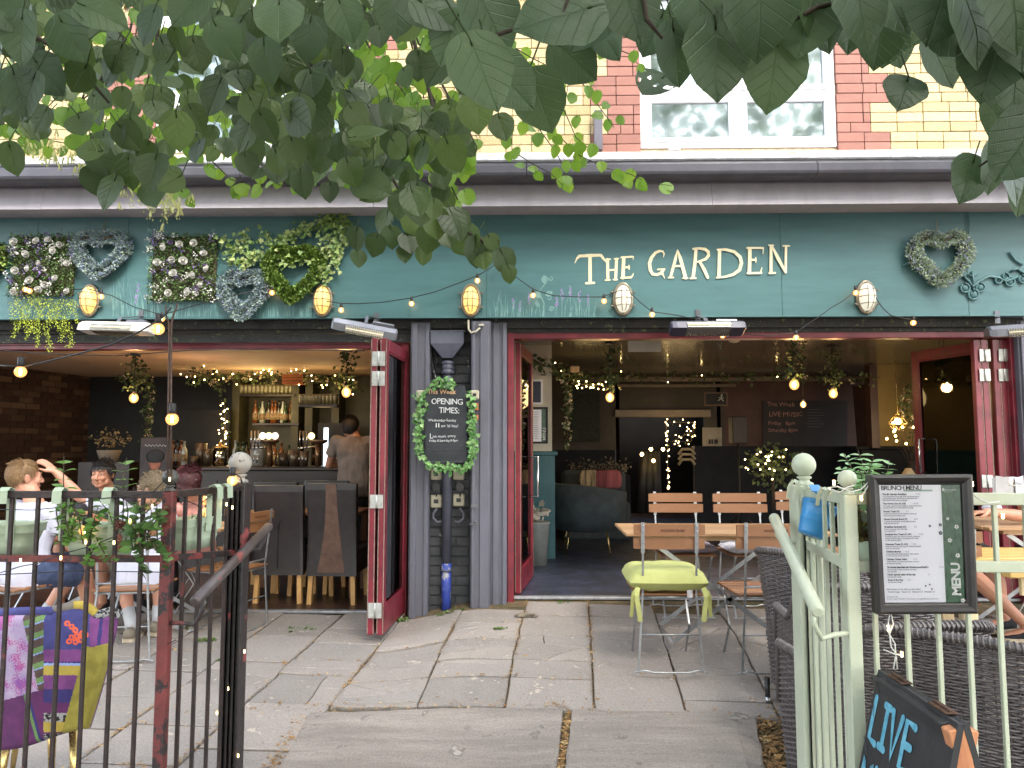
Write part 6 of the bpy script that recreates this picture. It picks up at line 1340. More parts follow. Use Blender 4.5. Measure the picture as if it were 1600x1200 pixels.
# ================================================================ FURNITURE
random.seed(11)
wood_m = M('oiled_acacia', lin((136, 92, 58)), lin((110, 72, 44)), scale=5, rough=.45, stretch=(1, 9, 9), bump=.05, island=[lin((140, 95, 60)), lin((122, 82, 52)), lin((148, 104, 68))])
woodt_m = M('table_slats', lin((158, 124, 90)), lin((130, 98, 68)), scale=5, rough=.45, stretch=(1, 9, 9), bump=.05, island=[lin((164, 130, 94)), lin((144, 110, 78)), lin((174, 140, 104))])
galv_m = M('galvanised_bar', (.42, .43, .44), (.28, .29, .30), scale=20, rough=.42, metal=.75)
def chair_proto(label):
    t = T('folding_chair', label, 'chair')
    for z in (.835, .755):
        b = MB(); n = 8; vs = []
        for i in range(n + 1):
            x = -.21 + .42 * i / n; y = -.235 - .012 * (1 - (x / .21) ** 2) + (z - .8) * -.2; hh = .0345 * (1 - .12 * abs(x / .21) ** 6)
            vs += [(x, y - .008, z - hh), (x, y + .008, z - hh), (x, y + .008, z + hh), (x, y - .008, z + hh)]
        b.add(vs, [[i * 4 + j, i * 4 + (j + 1) % 4, i * 4 + 4 + (j + 1) % 4, i * 4 + 4 + j] for i in range(n) for j in range(4)] + [[3, 2, 1, 0], [n * 4, n * 4 + 1, n * 4 + 2, n * 4 + 3]])
        o = b.build('back_slat', wood_m, t, local=True)
        if z > .8:
            m_ = MB(); text_mb(m_, 'WOODEN FRAME', (-.055, -.2645, z - .008), (1, 0, 0), (0, 0, 1), .018, off=.0008); m_.build('stamp', M('burnt_stamp', lin((92, 50, 30)), rough=.7), o, local=True)
    b = MB()
    for k in range(7): y = -.19 + .062 * k; b.box((0, y, .452), (.40, .046, .015), None, 0, .004)
    b.build('seat', wood_m, t, local=True)
    for s in (-1, 1):
        b = MB(); x = s * .158
        b.bar((x, -.262, .88), (x, -.245, .70), .022, .005, 0, (0, 1, 0)); b.bar((x, -.245, .70), (x * 1.0, -.215, .46), .012, .008, 0, (0, 1, 0)); b.bar((x, -.215, .46), (s * .19, -.225, .012), .012, .008, 0, (0, 1, 0))
        for z in (.83, .76, .86): b.ball((x, -.268, z), .006, 6, sc=(1, .5, 1))
        b.build('leg', galv_m, t, local=True)
        b = MB(); b.bar((s * .18, -.20, .438), (s * .168, .20, .438), .010, .014); b.bar((s * .168, .19, .44), (s * .17, .05, .22), .012, .007, 0, (0, 1, 0)); b.bar((s * .17, .05, .22), (s * .17, .18, .012), .012, .007, 0, (0, 1, 0)); b.build('leg', galv_m, t, local=True)
    b = MB(); b.tube([(-.19, -.225, .012), (-.15, -.225, .018), (-.1, -.225, .006), (.1, -.225, .006), (.15, -.225, .018), (.19, -.225, .012)], .006, 6); b.tube([(-.19, -.225, .012), (-.215, -.225, .006)], .006, 6); b.tube([(.19, -.225, .012), (.215, -.225, .006)], .006, 6); b.build('skid', galv_m, t, local=True)
    b = MB(); b.tube([(-.19, .18, .008), (.19, .18, .008)], .006, 6); b.build('skid', galv_m, t, local=True)
    for x_, y_, z_, r_ in ((.16, -.22, .50, .0065), (.178, -.21, .22, .005), (.168, -.2, .435, .008)): b = MB(); b.tube([(-x_, y_, z_), (x_, y_, z_)], r_, 6); b.build('crossbar', galv_m, t, local=True)
    return t
def gp_(x, y, rz=0): return (x, y, gz(x, y))
def at(u, Y): return P(u, 800, Y).x
FC = chair_proto('slatted folding chair with green cushion, its back to the viewer')
GR = 'slatted folding chairs on the patio'
FC['group'] = GR; x1 = at(1046, 4.42); FC.location = gp_(x1, 4.68); 
x2 = at(1203, 4.42)
def pc(x, y, rz, lab): return dup(FC, gp_(x, y), rz, lab, GR)
pc(x2, 4.68, R(3), 'slatted folding chair without cushion, back to the viewer, beside the wicker chair')
x3 = at(1062, 5.7); pc(x3, 5.62, R(180), 'slatted folding chair with grey cushion on the far side of the table')
x4 = at(1166, 5.7); pc(x4, 5.62, R(181), 'slatted folding chair with white cushion on the far side of the table')
pc(at(1266, 5.8), 5.75, R(178), 'slatted folding chair half hidden behind the green newel post')
pc(at(1478, 4.3), 4.55, R(-4), 'slatted folding chair mostly hidden behind the framed menu')
xA, xC = at(34, 5.0), at(212, 5.0)
pc(xA, 5.05, R(-18), 'slatted folding chair under the fair-haired man in denim shorts'); pc(xC, 5.05, R(6), 'slatted folding chair under the seated person in khaki shorts')
pc(at(350, 5.5), 5.6, R(75), 'empty slatted folding chair at the end of the left table'); pc(at(160, 6.4), 6.42, R(178), 'slatted folding chair under the dark-haired man')
pc(at(1650, 5.3) + .0, 5.35, R(92), 'slatted folding chair under the person at the right edge'); pc(at(296, 6.0), 6.2, R(120), 'slatted folding chair under the red-haired person')
def table(label, x0, x1_, y0, y1, mat_, h=.745, folding=True):
    zc = gz((x0 + x1_) / 2, (y0 + y1) / 2); t = T('slatted_table', label, 'table', ((x0 + x1_) / 2, (y0 + y1) / 2, zc)); b = MB(); n = 10; w_ = (y1 - y0) / n
    for k in range(n): b.b2(x0, x1_, y0 + w_ * k + .004, y0 + w_ * (k + 1) - .004, zc + h - .02, zc + h, 0, .003)
    b.build('tabletop', mat_, t)
    b = MB()
    for x in (x0 + .12, x1_ - .12): b.b2(x - .02, x + .02, y0 + .03, y1 - .03, zc + h - .045, zc + h - .021, 0, .003)
    b.b2(x0 + .14, x1_ - .14, y0 + .04, y0 + .06, zc + h - .05, zc + h - .022); b.build('frame', woodt_m, t)
    for a, c in ((x0 + .16, x1_ - .3), (x1_ - .16, x0 + .3)):
        for y in (y0 + .08, y1 - .08):
            b = MB(); b.bar((a, y, zc + h - .05), (c, y, zc + .01), .028, .006, 0, (0, 1, 0)); b.build('leg', galv_m, t)
    for x in (x0 + .3, x1_ - .3): b = MB(); b.tube([(x, y0 + .06, zc + .02), (x, y1 - .06, zc + .02)], .008, 6); b.build('skid', galv_m, t)
    return t
table('slatted wooden table between the four folding chairs on the right', at(976, 4.85), at(976, 4.85) + 1.35, 4.80, 5.42, woodt_m, .715)
table('slatted wooden table where the group in white shirts sits', at(-20, 5.5), at(352, 5.5), 5.42, 6.0, woodt_m)
table('slatted wooden table with a forearm resting on it at the right edge', 2.95, 4.4, 4.82, 5.6, woodt_m)
# pine table at right
pine_m = M('pale_pine', lin((214, 180, 110)), lin((184, 146, 80)), scale=3.5, rough=.4, stretch=(1, 8, 1), bump=.04); pine2 = M('bare_pine_leg', lin((226, 206, 166)), lin((200, 176, 134)), scale=4, rough=.6, stretch=(8, 8, 1))
zc = gz(3, 4.3); t = T('pine_table', 'chunky pale pine table behind the wicker chairs at right', 'table', (3.2, 4.3, zc))
b = MB(); b.b2(2.45, 4.1, 3.86, 4.30, zc + .72, zc + .755, 0, .006); b.b2(2.45, 4.1, 4.305, 4.76, zc + .72, zc + .755, 0, .006); b.build('tabletop', pine_m, t)
b = MB(); b.b2(2.55, 4.0, 3.93, 3.955, zc + .62, zc + .719, 0, .004); b.b2(2.55, 4.0, 4.66, 4.685, zc + .62, zc + .719, 0, .004); b.build('apron', pine2, t)
for x, y in ((at(1512, 3.95), 3.99), (at(1470, 4.62), 4.62), (3.95, 4.0), (3.95, 4.62)): b = MB(); b.b2(x - .037, x + .037, y - .03, y + .03, gz(x, y), zc + .719, 0, .006); b.build('leg', pine2, t)
# --- cushions
def cushion(name, label, c, w_, d_, h, mat_, ties=None, rz=0, tuft=0, folds=.012, cat='cushion'):
    t = T(name, label, cat, c, 0, 'seat cushions'); b = MB(); n = 22; Rz = Matrix.Rotation(rz, 3, 'Z'); c = V(c)
    def pt(i, j, top):
        x, y = -1 + 2 * i / n, -1 + 2 * j / n; e = max(0, (1 - abs(x) ** 5) * (1 - abs(y) ** 5)); z = h * .5 * e ** .45
        if tuft: z -= h * .22 * (math.cos(x * math.pi * 2.2) * math.cos(y * math.pi * 2.2) * .5 + .5) ** 3 * e
        z += folds * noise.noise(V((x * 3 + c.x, y * 3, top))) * e
        fx = 1 - .04 * y * y; return c + Rz @ V((x * w_ / 2 * fx, y * d_ / 2 * (1 - .04 * x * x), h / 2 + (z if top else -z * .8)))
    vs = [pt(i, j, 1) for j in range(n + 1) for i in range(n + 1)] + [pt(i, j, 0) for j in range(n + 1) for i in range(n + 1)]; N_ = (n + 1) ** 2
    b.add(vs, [[j * (n + 1) + i, j * (n + 1) + i + 1, (j + 1) * (n + 1) + i + 1, (j + 1) * (n + 1) + i] for j in range(n) for i in range(n)] + [[N_ + j * (n + 1) + i, N_ + (j + 1) * (n + 1) + i, N_ + (j + 1) * (n + 1) + i + 1, N_ + j * (n + 1) + i + 1] for j in range(n) for i in range(n)], 0, True)
    b.build('cushion', mat_, t)
    if ties:
        for s in (-1, 1):
            b = MB(); e = c + Rz @ V((s * w_ * .40, -d_ / 2 - .004, h * .35)); f_ = [e, e + V((s * .012, -.02, -.05)), e + V((0, -.022, -.12)), e + V((-s * .008, -.02, -.19))]
            for a, q in zip(f_, f_[1:]): b.bar(a, q, .028, .006, 0, (0, 1, 0))
            f_ = [e, e + V((s * .03, -.01, -.04)), e + V((s * .035, .0, -.12)), e + V((s * .04, .01, -.17))]
            for a, q in zip(f_, f_[1:]): b.bar(a, q, .022, .006, 0, (0, 1, 0))
            b.build('tie', mat_, t)
    return t
lime_m = M('lime_canvas', lin((172, 174, 108)), lin((158, 160, 96)), scale=5, rough=.85, bump=.15, bscale=150)
gryc_m = M('grey_fleece', lin((126, 114, 120)), lin((104, 94, 100)), scale=30, rough=.95, bump=.5, bscale=160); whc_m = M('pale_fleece', lin((196, 192, 196)), lin((172, 168, 172)), scale=30, rough=.95, bump=.5, bscale=160)
g1 = gz(x1, 4.6)
tq = cushion('seat_cushion', 'thick lime green cushion with fabric ties on the nearest folding chair', (x1, 4.66, g1 + .462), .48, .47, .15, lime_m, True)
b = MB(); b.box((x1 + .115, 4.438, g1 + .475), (.032, .002, .045)); b.build('care_label', whc_m, tq)
g3 = gz(x3, 5.6); cushion('seat_cushion', 'tufted grey cushion on a folding chair across the table', (x3, 5.58, g3 + .462), .44, .4, .07, gryc_m, tuft=1); cushion('seat_cushion', 'flat white cushion on a folding chair across the table', (x4, 5.58, g3 + .462), .43, .4, .05, whc_m, folds=.02)
# --- wicker chairs
wk_m = M('dark_wicker', lin((92, 84, 84)), lin((68, 62, 62)), scale=30, rough=.36, spec=.8, island=[lin((94, 86, 86)), lin((76, 69, 69)), lin((110, 102, 101))])
def wicker(label):
    t = T('wicker_chair', label, 'chair'); path = []
    W_, D_, r = .29, .30, .14
    pts = [(W_, D_ * .9), (W_, -D_ + r)] + [(W_ - r + r * math.cos(a), -D_ + r - r * math.sin(a)) for a in [i * math.pi / 2 / 6 for i in range(1, 7)]] + [(-(W_ - r) + -r * math.sin(a), -D_ + r - r * math.cos(a)) for a in [i * math.pi / 2 / 6 for i in range(0, 7)]] + [(-W_, D_ * .9)]
    # resample
    L = [0]
    for a, c in zip(pts, pts[1:]): L.append(L[-1] + math.hypot(c[0] - a[0], c[1] - a[1]))
    tot = L[-1]; 
    def pos(s):
        s = max(0, min(tot, s))
        for i in range(len(L) - 1):
            if s <= L[i + 1] + 1e-9: f = (s - L[i]) / max(1e-9, L[i + 1] - L[i]); return V((pts[i][0] + (pts[i + 1][0] - pts[i][0]) * f, pts[i][1] + (pts[i + 1][1] - pts[i][1]) * f, 0))
    def nor(s): a, c = pos(s - .01), pos(s + .01); d = (c - a).normalized(); return V((-d.y, d.x, 0))
    def top(s):
        p = pos(s); f = sm((-p.y + .02) / .2); return .63 + .22 * f - .035 * (abs(p.x) / W_) ** 4 * f
    sp_ = .0345; ns = int(tot / sp_); b = MB(); z = .13; row = 0
    while z < .85:
        # runs where z < top
        run = []
        def flush():
            if len(run) > 2: b.tube(run, .0052, 4, 0, False)
            run.clear()
        k = ns * 2
        for i in range(k + 1):
            s = tot * i / k
            if top(s) < z: flush(); continue
            p = pos(s); lean = .07 * sm((z - .4) / .5) * sm((-p.y) / .25); n_ = nor(s); wv = .006 * math.cos(math.pi * i / 1 * .5 * 2 * .5 + math.pi * row) if True else 0
            run.append(p + n_ * (wv) + V((p.x * -.08 * (1 - sm((z - .1) / .3)), -lean, z)))
        flush(); z += .0112; row += 1
    b.build('woven_shell', wk_m, t, local=True)
    b = MB()
    for i in range(ns * 1 + 1):
        s = tot * i / ns; p = pos(s); tp = top(s); q = [p + V((p.x * -.08 * (1 - sm((z - .1) / .3)), -.07 * sm((z - .4) / .5) * sm((-p.y) / .25), z)) for z in [.12 + (tp - .12) * k / 8 for k in range(9)]]; b.tube(q, .0035, 4, 0, False)
    b.build('stakes', wk_m, t, local=True)
    b = MB(); q = []
    for i in range(0, 49): s = tot * i / 48; p = pos(s); q.append(p + V((0, -.07 * sm((top(s) - .4) / .5) * sm((-p.y) / .25), top(s) + .004)))
    b.tube([q[0] - V((0, -.01, .25))] + q + [q[-1] - V((0, -.01, .25))], .016, 8)
    for k in range(90):
        f_ = k / 89 * 47.9; i = int(f_); p = q[i].lerp(q[i + 1], f_ - i); d = (q[i + 1] - q[i]).normalized(); b.tube([p + d.cross(V((0, 0, 1))) * .019 * math.cos(a) + V((0, 0, 1)) * .019 * math.sin(a) + d * .004 * math.cos(a * .5) for a in [j * math.pi / 3 for j in range(6)]], .0045, 4, closed=True)
    b.build('rim', wk_m, t, local=True)
    b = MB(); b.b2(-W_ + .02, W_ - .02, -D_ + .04, D_ * .92, .36, .40, 0, .01); b.b2(-W_ + .02, W_ - .02, D_ * .88, D_ * .92, .13, .36); b.build('seat', wk_m, t, local=True)
    for x in (-1, 1):
        for y in (-1, 1):
            b = MB(); b.tube([(x * (W_ - .03), y * (D_ - .04), .14), (x * (W_ - .03), y * (D_ - .04), .012)], [.015, .013], 8); b.tube([(x * (W_ - .03), y * (D_ - .04), .035), (x * (W_ - .03), y * (D_ - .04), .0)], .0145, 8, 1); b.build('leg', [M('black_leg', (.02, .02, .02), rough=.4), steel_m], t, local=True)
    return t
WC = wicker('dark wicker chair seen side-on behind the green newel post'); WG = 'dark wicker chairs behind the green railing'; WC['group'] = WG
WC.location = gp_(at(1209, 3.85) + .42, 4.15); WC.rotation_euler = (0, 0, R(-56))
def wc(x, y, rz, lab): return dup(WC, gp_(x, y), rz, lab, WG)
wc(at(1392, 2.95), 3.12, R(6), 'dark wicker chair with its back to the viewer below the framed menu')
wc(at(1350, 3.5), 3.68, R(-6), 'dark wicker chair showing only its top rim behind another wicker back')
wc(at(1540, 2.8) + .0, 2.92, R(-38), 'dark wicker chair turned right with its arm sweeping down, near the A-board')
wc(at(1628, 2.9) + .12, 2.62, R(4), 'dark wicker chair cut off by the right edge')
# --- patchwork tub chair
cl = {'mauve': ((176, 158, 182), (150, 130, 168)), 'pink': ((176, 90, 140), (130, 80, 150)), 'green': ((110, 140, 86), (90, 120, 70)), 'brown': ((92, 72, 64), (70, 56, 54)), 'blue': ((66, 66, 124), (56, 56, 108)), 'purple': ((122, 66, 124), (100, 54, 106)), 'paleblue': ((140, 160, 210), (120, 140, 196)), 'yellow': ((176, 156, 72), (160, 140, 60)), 'navy': ((58, 50, 112), (46, 40, 92)), 'plum': ((96, 42, 92), (78, 36, 80)), 'olive': ((156, 146, 66), (128, 118, 48)), 'orange': ((224, 104, 70), (204, 84, 56)), 'dots': ((150, 150, 150), (30, 30, 34)), 'greyb': ((128, 122, 112), (108, 102, 96))}
cn = list(cl); pm = [M('patch_' + k, lin(v[0]), lin(v[1]), scale=(60 if k == 'dots' else 16), rough=.95, bump=.35, bscale=160, fac=((.49, .51) if k == 'dots' else (.35, .65))) for k, v in cl.items()]
def patch(u, v):
    topc = 962 + 4 * math.sin(u * .07)
    if math.hypot((u - 118) / 24, (v - 992) / 30) < 1.1:
        for cx, cy in ((105, 974), (112, 979), (118, 985), (112, 996), (120, 994), (128, 990), (108, 1002), (118, 1003), (126, 1000), (134, 992)):
            if 1.6 < math.hypot(u - cx, v - cy) < 4.8: return 'orange'
    if u > 140:
        if v > 1012 - (u - 140) * .22 and u < 200: return 'olive'
        return 'navy' if 154 < u + (v - 980) * .1 < 160 else ('paleblue' if abs(u - 176 + (v - 970) * .14) < .8 else 'purple')
    if u > 134 - (v - 1010) * .28 and v > 1010: return 'olive'
    if u > 68:
        for lim, c_ in ((1015, 'blue'), (1034, 'purple'), (1036, 'navy'), (1040, 'paleblue'), (1055, 'yellow'), (1077, 'purple'), (1098, 'navy'), (1114, 'plum'), (1128, 'dots'), (1144, 'yellow'), (1147, 'plum')):
            if v < lim: return c_
        return 'dots'
    if v > 1096 - u * .28:
        if abs(u - (40 + (v - 1090) * .28)) < 2.4: return 'green'
        if abs(u - (42 + (v - 1090) * .28)) < 5: return 'navy'
        return 'plum'
    if u > 38 + (v - 980) * .22:
        k = (v + u * .35) % 24
        return 'green' if k < 9 else ('paleblue' if k < 11 else 'brown')
    return 'pink' if noise.noise(V((u * .05, v * .05, 4))) + rnd(-.25, .25) > .2 or v < 985 and u < 12 else 'mauve'
Yp_ = 2.98; t = T('patchwork_chair', 'patchwork tub chair in purple, blue and mustard with gold legs behind the rusty railing', 'chair', (P(70, 1100, Yp_).x, Yp_ + .25, gz(-1.9, 3.2)))
b = MB(); U0, U1, NU, NV = -60, 180, 170, 150
def PT(u, v, th):
    s = (u - 62) / 118; Yc_ = Yp_ + .17 * abs(s) ** 2.2 - .05 * math.sin((v - 950) / 220 * math.pi); p = P(u, v, Yc_); return p + V((-.25 * s, 1, 0)).normalized() * th
def edges_(i, j):
    f = j / NV; s = i / NU; ur = 181 - 46 * f ** 1.3; ul = -58 + 40 * f ** 1.3; u = ul + (ur - ul) * s; top_ = 957 + 12 * (abs((u - 60) / 120)) ** 3 - 7 * math.exp(-((u - 118) / 22) ** 2) + 6 * math.exp(-((u - 146) / 9) ** 2) - 6 * math.exp(-((u - 172) / 10) ** 2) + (4 if u < 80 else 0)
    bot = 1176 - 34 * sm(u / 140) ; return u, top_ + (bot - top_) * f
for th in (0, .075):
    vs = []; 
    for j in range(NV + 1):
        for i in range(NU + 1):
            u, v = edges_(i, j); e = min(1, min(j, NV - j, i, NU - i) / 8); vs.append(PT(u, v, th + (.03 * (1 - math.sqrt(1 - (1 - e) ** 2)) if th == 0 else -.03 * (1 - e))))
    o = len(b.v); b.v += [tuple(p) for p in vs]
    for j in range(NV):
        for i in range(NU):
            q = [o + j * (NU + 1) + i, o + j * (NU + 1) + i + 1, o + (j + 1) * (NU + 1) + i + 1, o + (j + 1) * (NU + 1) + i]
            u, v = edges_(i + .5, j + .5); c_ = patch(u, v); 
            b.f.append(q if th else q[::-1]); b.m.append(cn.index(c_)); b.sm.append(True)
    if th:
        M_ = (NU + 1) * (NV + 1); bd = [i for i in range(NU)] + [NU + (NU + 1) * j for j in range(NV)] + [M_ - 1 - i for i in range(NU)] + [(NU + 1) * (NV - j) for j in range(NV)]
        for a, c_ in zip(bd, bd[1:] + bd[:1]): b.f.append([o - M_ + a, o - M_ + c_, o + c_, o + a]); b.m.append(cn.index('purple')); b.sm.append(True)
b.build('backrest', pm, t)
b = MB(); tp_ = lambda i: PT(*edges_(i, 0), .035)
for i0, i1, c_ in ((0, 98, 'blue'), (98, 118, 'greyb'), (118, 142, 'yellow'), (142, 170, 'dots')): b.tube([tp_(i) + V((0, 0, .004)) for i in range(i0, i1 + 1)], .021, 10, cn.index(c_))
b.build('piping', pm, t)
b = MB(); cx = t.location.x; cz = t.location.z; b.lathe([(.02, .30), (.13, .30), (.155, .34), (.155, .43), (.14, .46), (.02, .47)], (cx - .12, 3.22, cz), 28); b.build('seat', pm[cn.index('purple')], t)
gold = M('brass_leg', (.60, .44, .18), (.46, .32, .12), scale=12, rough=.28, metal=.9)
for u, v, Yl in ((79, 1160, 3.30), (116, 1150, 3.12), (10, 1170, 3.10), (30, 1170, 3.45)):
    p = P(u, v, Yl); b = MB(); q = V((p.x + (.02 if u > 60 else -.02), p.y - .01, gz(p.x, p.y))); b.tube([V((p.x, p.y, cz + .33)), q], [.022, .010], 10); b.build('leg', gold, t)
# --- leather high-back chairs
lea = M('dark_leather', lin((46, 40, 40)), lin((34, 30, 30)), scale=12, rough=.35, bump=.12, bscale=120); sue = M('brown_suede', lin((104, 78, 64)), lin((84, 62, 52)), scale=14, rough=.8); oak = M('light_oak_leg', lin((200, 156, 96)), lin((170, 126, 74)), scale=6, rough=.5, stretch=(5, 5, 1))
def leather(u, rz, lab, stripe=False, seam=False, Y=6.38, w_=.42, hh=1.0):
    x = at(u, Y); t = T('high_back_chair', lab, 'chair', (x, Y, .0), R(rz), 'dark leather high-back chairs in the bar'); b = MB(); n = 14; vs = []
    for z in [.24 + (hh - .24) * i / n for i in range(n + 1)]:
        f = (z - .24) / (hh - .24); hw_ = w_ / 2 * (1.03 - .04 * math.sin(f * 3)); y = .0 - .03 * f + .02 * math.sin(f * 4); tk_ = .035 * (1 if f < .97 else .8)
        for a, c in ((-1, -1), (-.9, -1.15), (.9, -1.15), (1, -1), (1, 1), (.9, 1.1), (-.9, 1.1), (-1, 1)): vs.append((a * hw_, y + c * tk_, z))
    b.add(vs, [[i * 8 + j, i * 8 + (j + 1) % 8, i * 8 + 8 + (j + 1) % 8, i * 8 + 8 + j] for i in range(n) for j in range(8)] + [list(range(8))[::-1], [n * 8 + j for j in range(8)]], 0, False); b.build('backrest', lea, t, local=True)
    b = MB(); b.b2(-w_ / 2, w_ / 2, .04, .46, .24, .47, 0, .02); b.build('seat', lea, t, local=True)
    for a in (-1, 1):
        for c in (0, 1): b = MB(); b.bar((a * (w_ / 2 - .03), .0 + c * .42, .24), (a * (w_ / 2 - .02), -.01 + c * .43, .0), .038, .038); b.build('leg', oak, t, local=True)
    if stripe:
        b = MB(); k = 10; L1, L2 = [], []
        for i in range(k + 1):
            f = i / k; z = .27 + (hh - .275) * f; y = -.03 * f + .02 * math.sin(f * 4) - .0425; hw_ = .045 + .075 * (1 - f) ** 2; L1.append((-hw_, y, z)); L2.append((hw_, y, z))
        b.add(L1 + L2, [[i, k + 1 + i, k + 2 + i, i + 1] for i in range(k)]); b.build('centre_panel', sue, t, local=True)
    if seam:
        b = MB()
        for q in ([(-.09, -.044, .97), (-.03, -.045, .78), (0, -.044, .6), (0, -.042, .3)], [(.09, -.044, .97), (.03, -.045, .78), (0, -.044, .6)]): b.tube(q, .0025, 5)
        b.build('seam', M('seam', (.004, .004, .004), rough=.6), t, local=True)
leather(438, 0, 'plain dark leather high-back chair with a Y-shaped seam', False, True); leather(521, -2, 'dark leather high-back chair with flared brown centre panel', True, Y=6.34, hh=1.02); leather(508, 180, 'dark leather high-back chair facing out behind the striped one', Y=7.1, hh=1.0); leather(428, 180, 'dark leather high-back chair facing out behind the plain one', Y=7.2, hh=.98)
b = MB(); zt_ = .75; t = T('bar_table', 'dark wooden table between the leather chairs', 'table', (at(480, 6.8), 6.85, 0)); b.b2(at(392, 6.8), at(568, 6.8), 6.55, 7.1, zt_ - .03, zt_, 0, .005); b.build('tabletop', M('dark_oak', lin((120, 78, 46)), lin((90, 58, 36)), scale=4, rough=.4, stretch=(1, 8, 1)), t)
for x in (at(400, 6.8), at(560, 6.8)):
    for y in (6.6, 7.05): b = MB(); b.b2(x - .025, x + .025, y - .025, y + .025, 0, zt_ - .031, 0, .003); b.build('leg', MATS['dark_oak'], t)

b = MB(); p = G(822, 963); b.box(p + V((0, 0, .012)), (.13, .022, .018), None, 0, .004); b.box(p + V((0, 0, .004)), (.17, .05, .006), None, 0, .002); [b.tube([p + V((x_, -.02, .01)), p + V((x_, .02, .01))], .008, 8) for x_ in (-.05, .05)]
tag(b.build('floor_bolt', M('rusty_bolt', lin((150, 140, 120)), lin((70, 62, 56)), scale=30, rough=.6, metal=.4)), 'small worn metal door bolt set in the paving before the right doorway', 'bolt')
# ================================================================ PEOPLE
random.seed(31)
def remesh(mb, vox, smooth=4, disp=None):
    me = bpy.data.meshes.new('tmp'); me.from_pydata([tuple(p) for p in mb.v], [], mb.f); o = bpy.data.objects.new('tmp', me); C.objects.link(o)
    m = o.modifiers.new('r', 'REMESH'); m.mode = 'VOXEL'; m.voxel_size = vox; m.use_smooth_shade = True
    s_ = o.modifiers.new('s', 'SMOOTH'); s_.factor = .5; s_.iterations = smooth
    bpy.context.view_layer.update(); ev = bpy.data.meshes.new_from_object(o.evaluated_get(bpy.context.evaluated_depsgraph_get())); ev.materials.clear()
    bpy.data.objects.remove(o); bpy.data.meshes.remove(me)
    if disp:
        for vtx, n in zip(ev.vertices, [v.normal.copy() for v in ev.vertices]): vtx.co = vtx.co + n * disp(vtx.co)
    return ev
def link_mesh(ev, name, m, par, label=None):
    for v in ev.vertices: v.co -= par.location
    ev.name = name; ev.materials.append(m); ev.polygons.foreach_set('use_smooth', [True] * len(ev.polygons)); ev.polygons.foreach_set('material_index', [0] * len(ev.polygons))
    o = bpy.data.objects.new(name, ev); C.objects.link(o); o.parent = par
    if label: o['label'] = label
    return o
def limb(mb, pts, rs):
    pts = [V(p) for p in pts]; P2, R2 = [], []
    for i in range(len(pts) - 1):
        for k in range(4): t = k / 4; P2.append(pts[i].lerp(pts[i + 1], t)); R2.append(rs[i] + (rs[i + 1] - rs[i]) * t)
    P2.append(pts[-1]); R2.append(rs[-1]); mb.tube(P2, R2, 12); 
    for p, r in zip(pts, rs): mb.ball(p, r * .99, 12)
def loft(mb, secs):   # secs: (centre, rx, ry, xaxis)
    vs = []; n = 20
    for c, rx, ry, xa in secs:
        xa = V(xa).normalized(); ya = V((0, 0, 1)).cross(xa)
        for j in range(n): t = 2 * math.pi * j / n; vs.append(V(c) + xa * rx * math.copysign(abs(math.cos(t)) ** .8, math.cos(t)) + ya * ry * math.copysign(abs(math.sin(t)) ** .9, math.sin(t)))
    k = len(secs); mb.add(vs, [[i * n + j, i * n + (j + 1) % n, (i + 1) * n + (j + 1) % n, (i + 1) * n + j] for i in range(k - 1) for j in range(n)] + [list(range(n))[::-1], [(k - 1) * n + j for j in range(n)]])
def hand(mb, wr, d, nrm, side, curl=.5, s=1.):
    d = V(d).normalized(); nrm = V(nrm); x = d.cross(nrm).normalized(); nn = x.cross(d).normalized(); wr = V(wr)
    for k in range(7): t = k / 6; mb.ball(wr + d * (.005 + .075 * t) * s, .026 * s, 10, sc=(1.0 + .35 * t, .55, 1) if False else (1, 1, 1)) if k < 2 else None
    for a in (-1.2, -.4, .4, 1.2): mb.tube([wr + x * a * .012 * s, wr + x * a * .0195 * s + d * .085 * s], [.014 * s, .0115 * s], 8)
    for i, (a, L) in enumerate(((-1.25, .068), (-.42, .078), (.42, .072), (1.25, .056))):
        q = wr + x * a * .0195 * s + d * .085 * s; c = curl * (1 + .12 * i); sp = x * a * .08; pts = [q]
        for f, an in ((.45, c * .5), (.32, c * 1.15), (.23, c * 1.6)): pts.append(pts[-1] + ((d + sp).normalized() * math.cos(an) + nn * math.sin(an)) * L * f * s)
        limb(mb, pts, [.0095 * s, .0088 * s, .008 * s, .0068 * s])
    q = wr + x * side * -.022 * s + d * .025 * s; pts = [q, q + (x * side * -.8 + d * .7 + nn * .3).normalized() * .035 * s]; pts.append(pts[-1] + (x * side * -.35 + d * 1 + nn * .4).normalized() * .028 * s); pts.append(pts[-1] + (d + nn * .4).normalized() * .02 * s); limb(mb, pts, [.014 * s, .0115 * s, .010 * s, .008 * s])
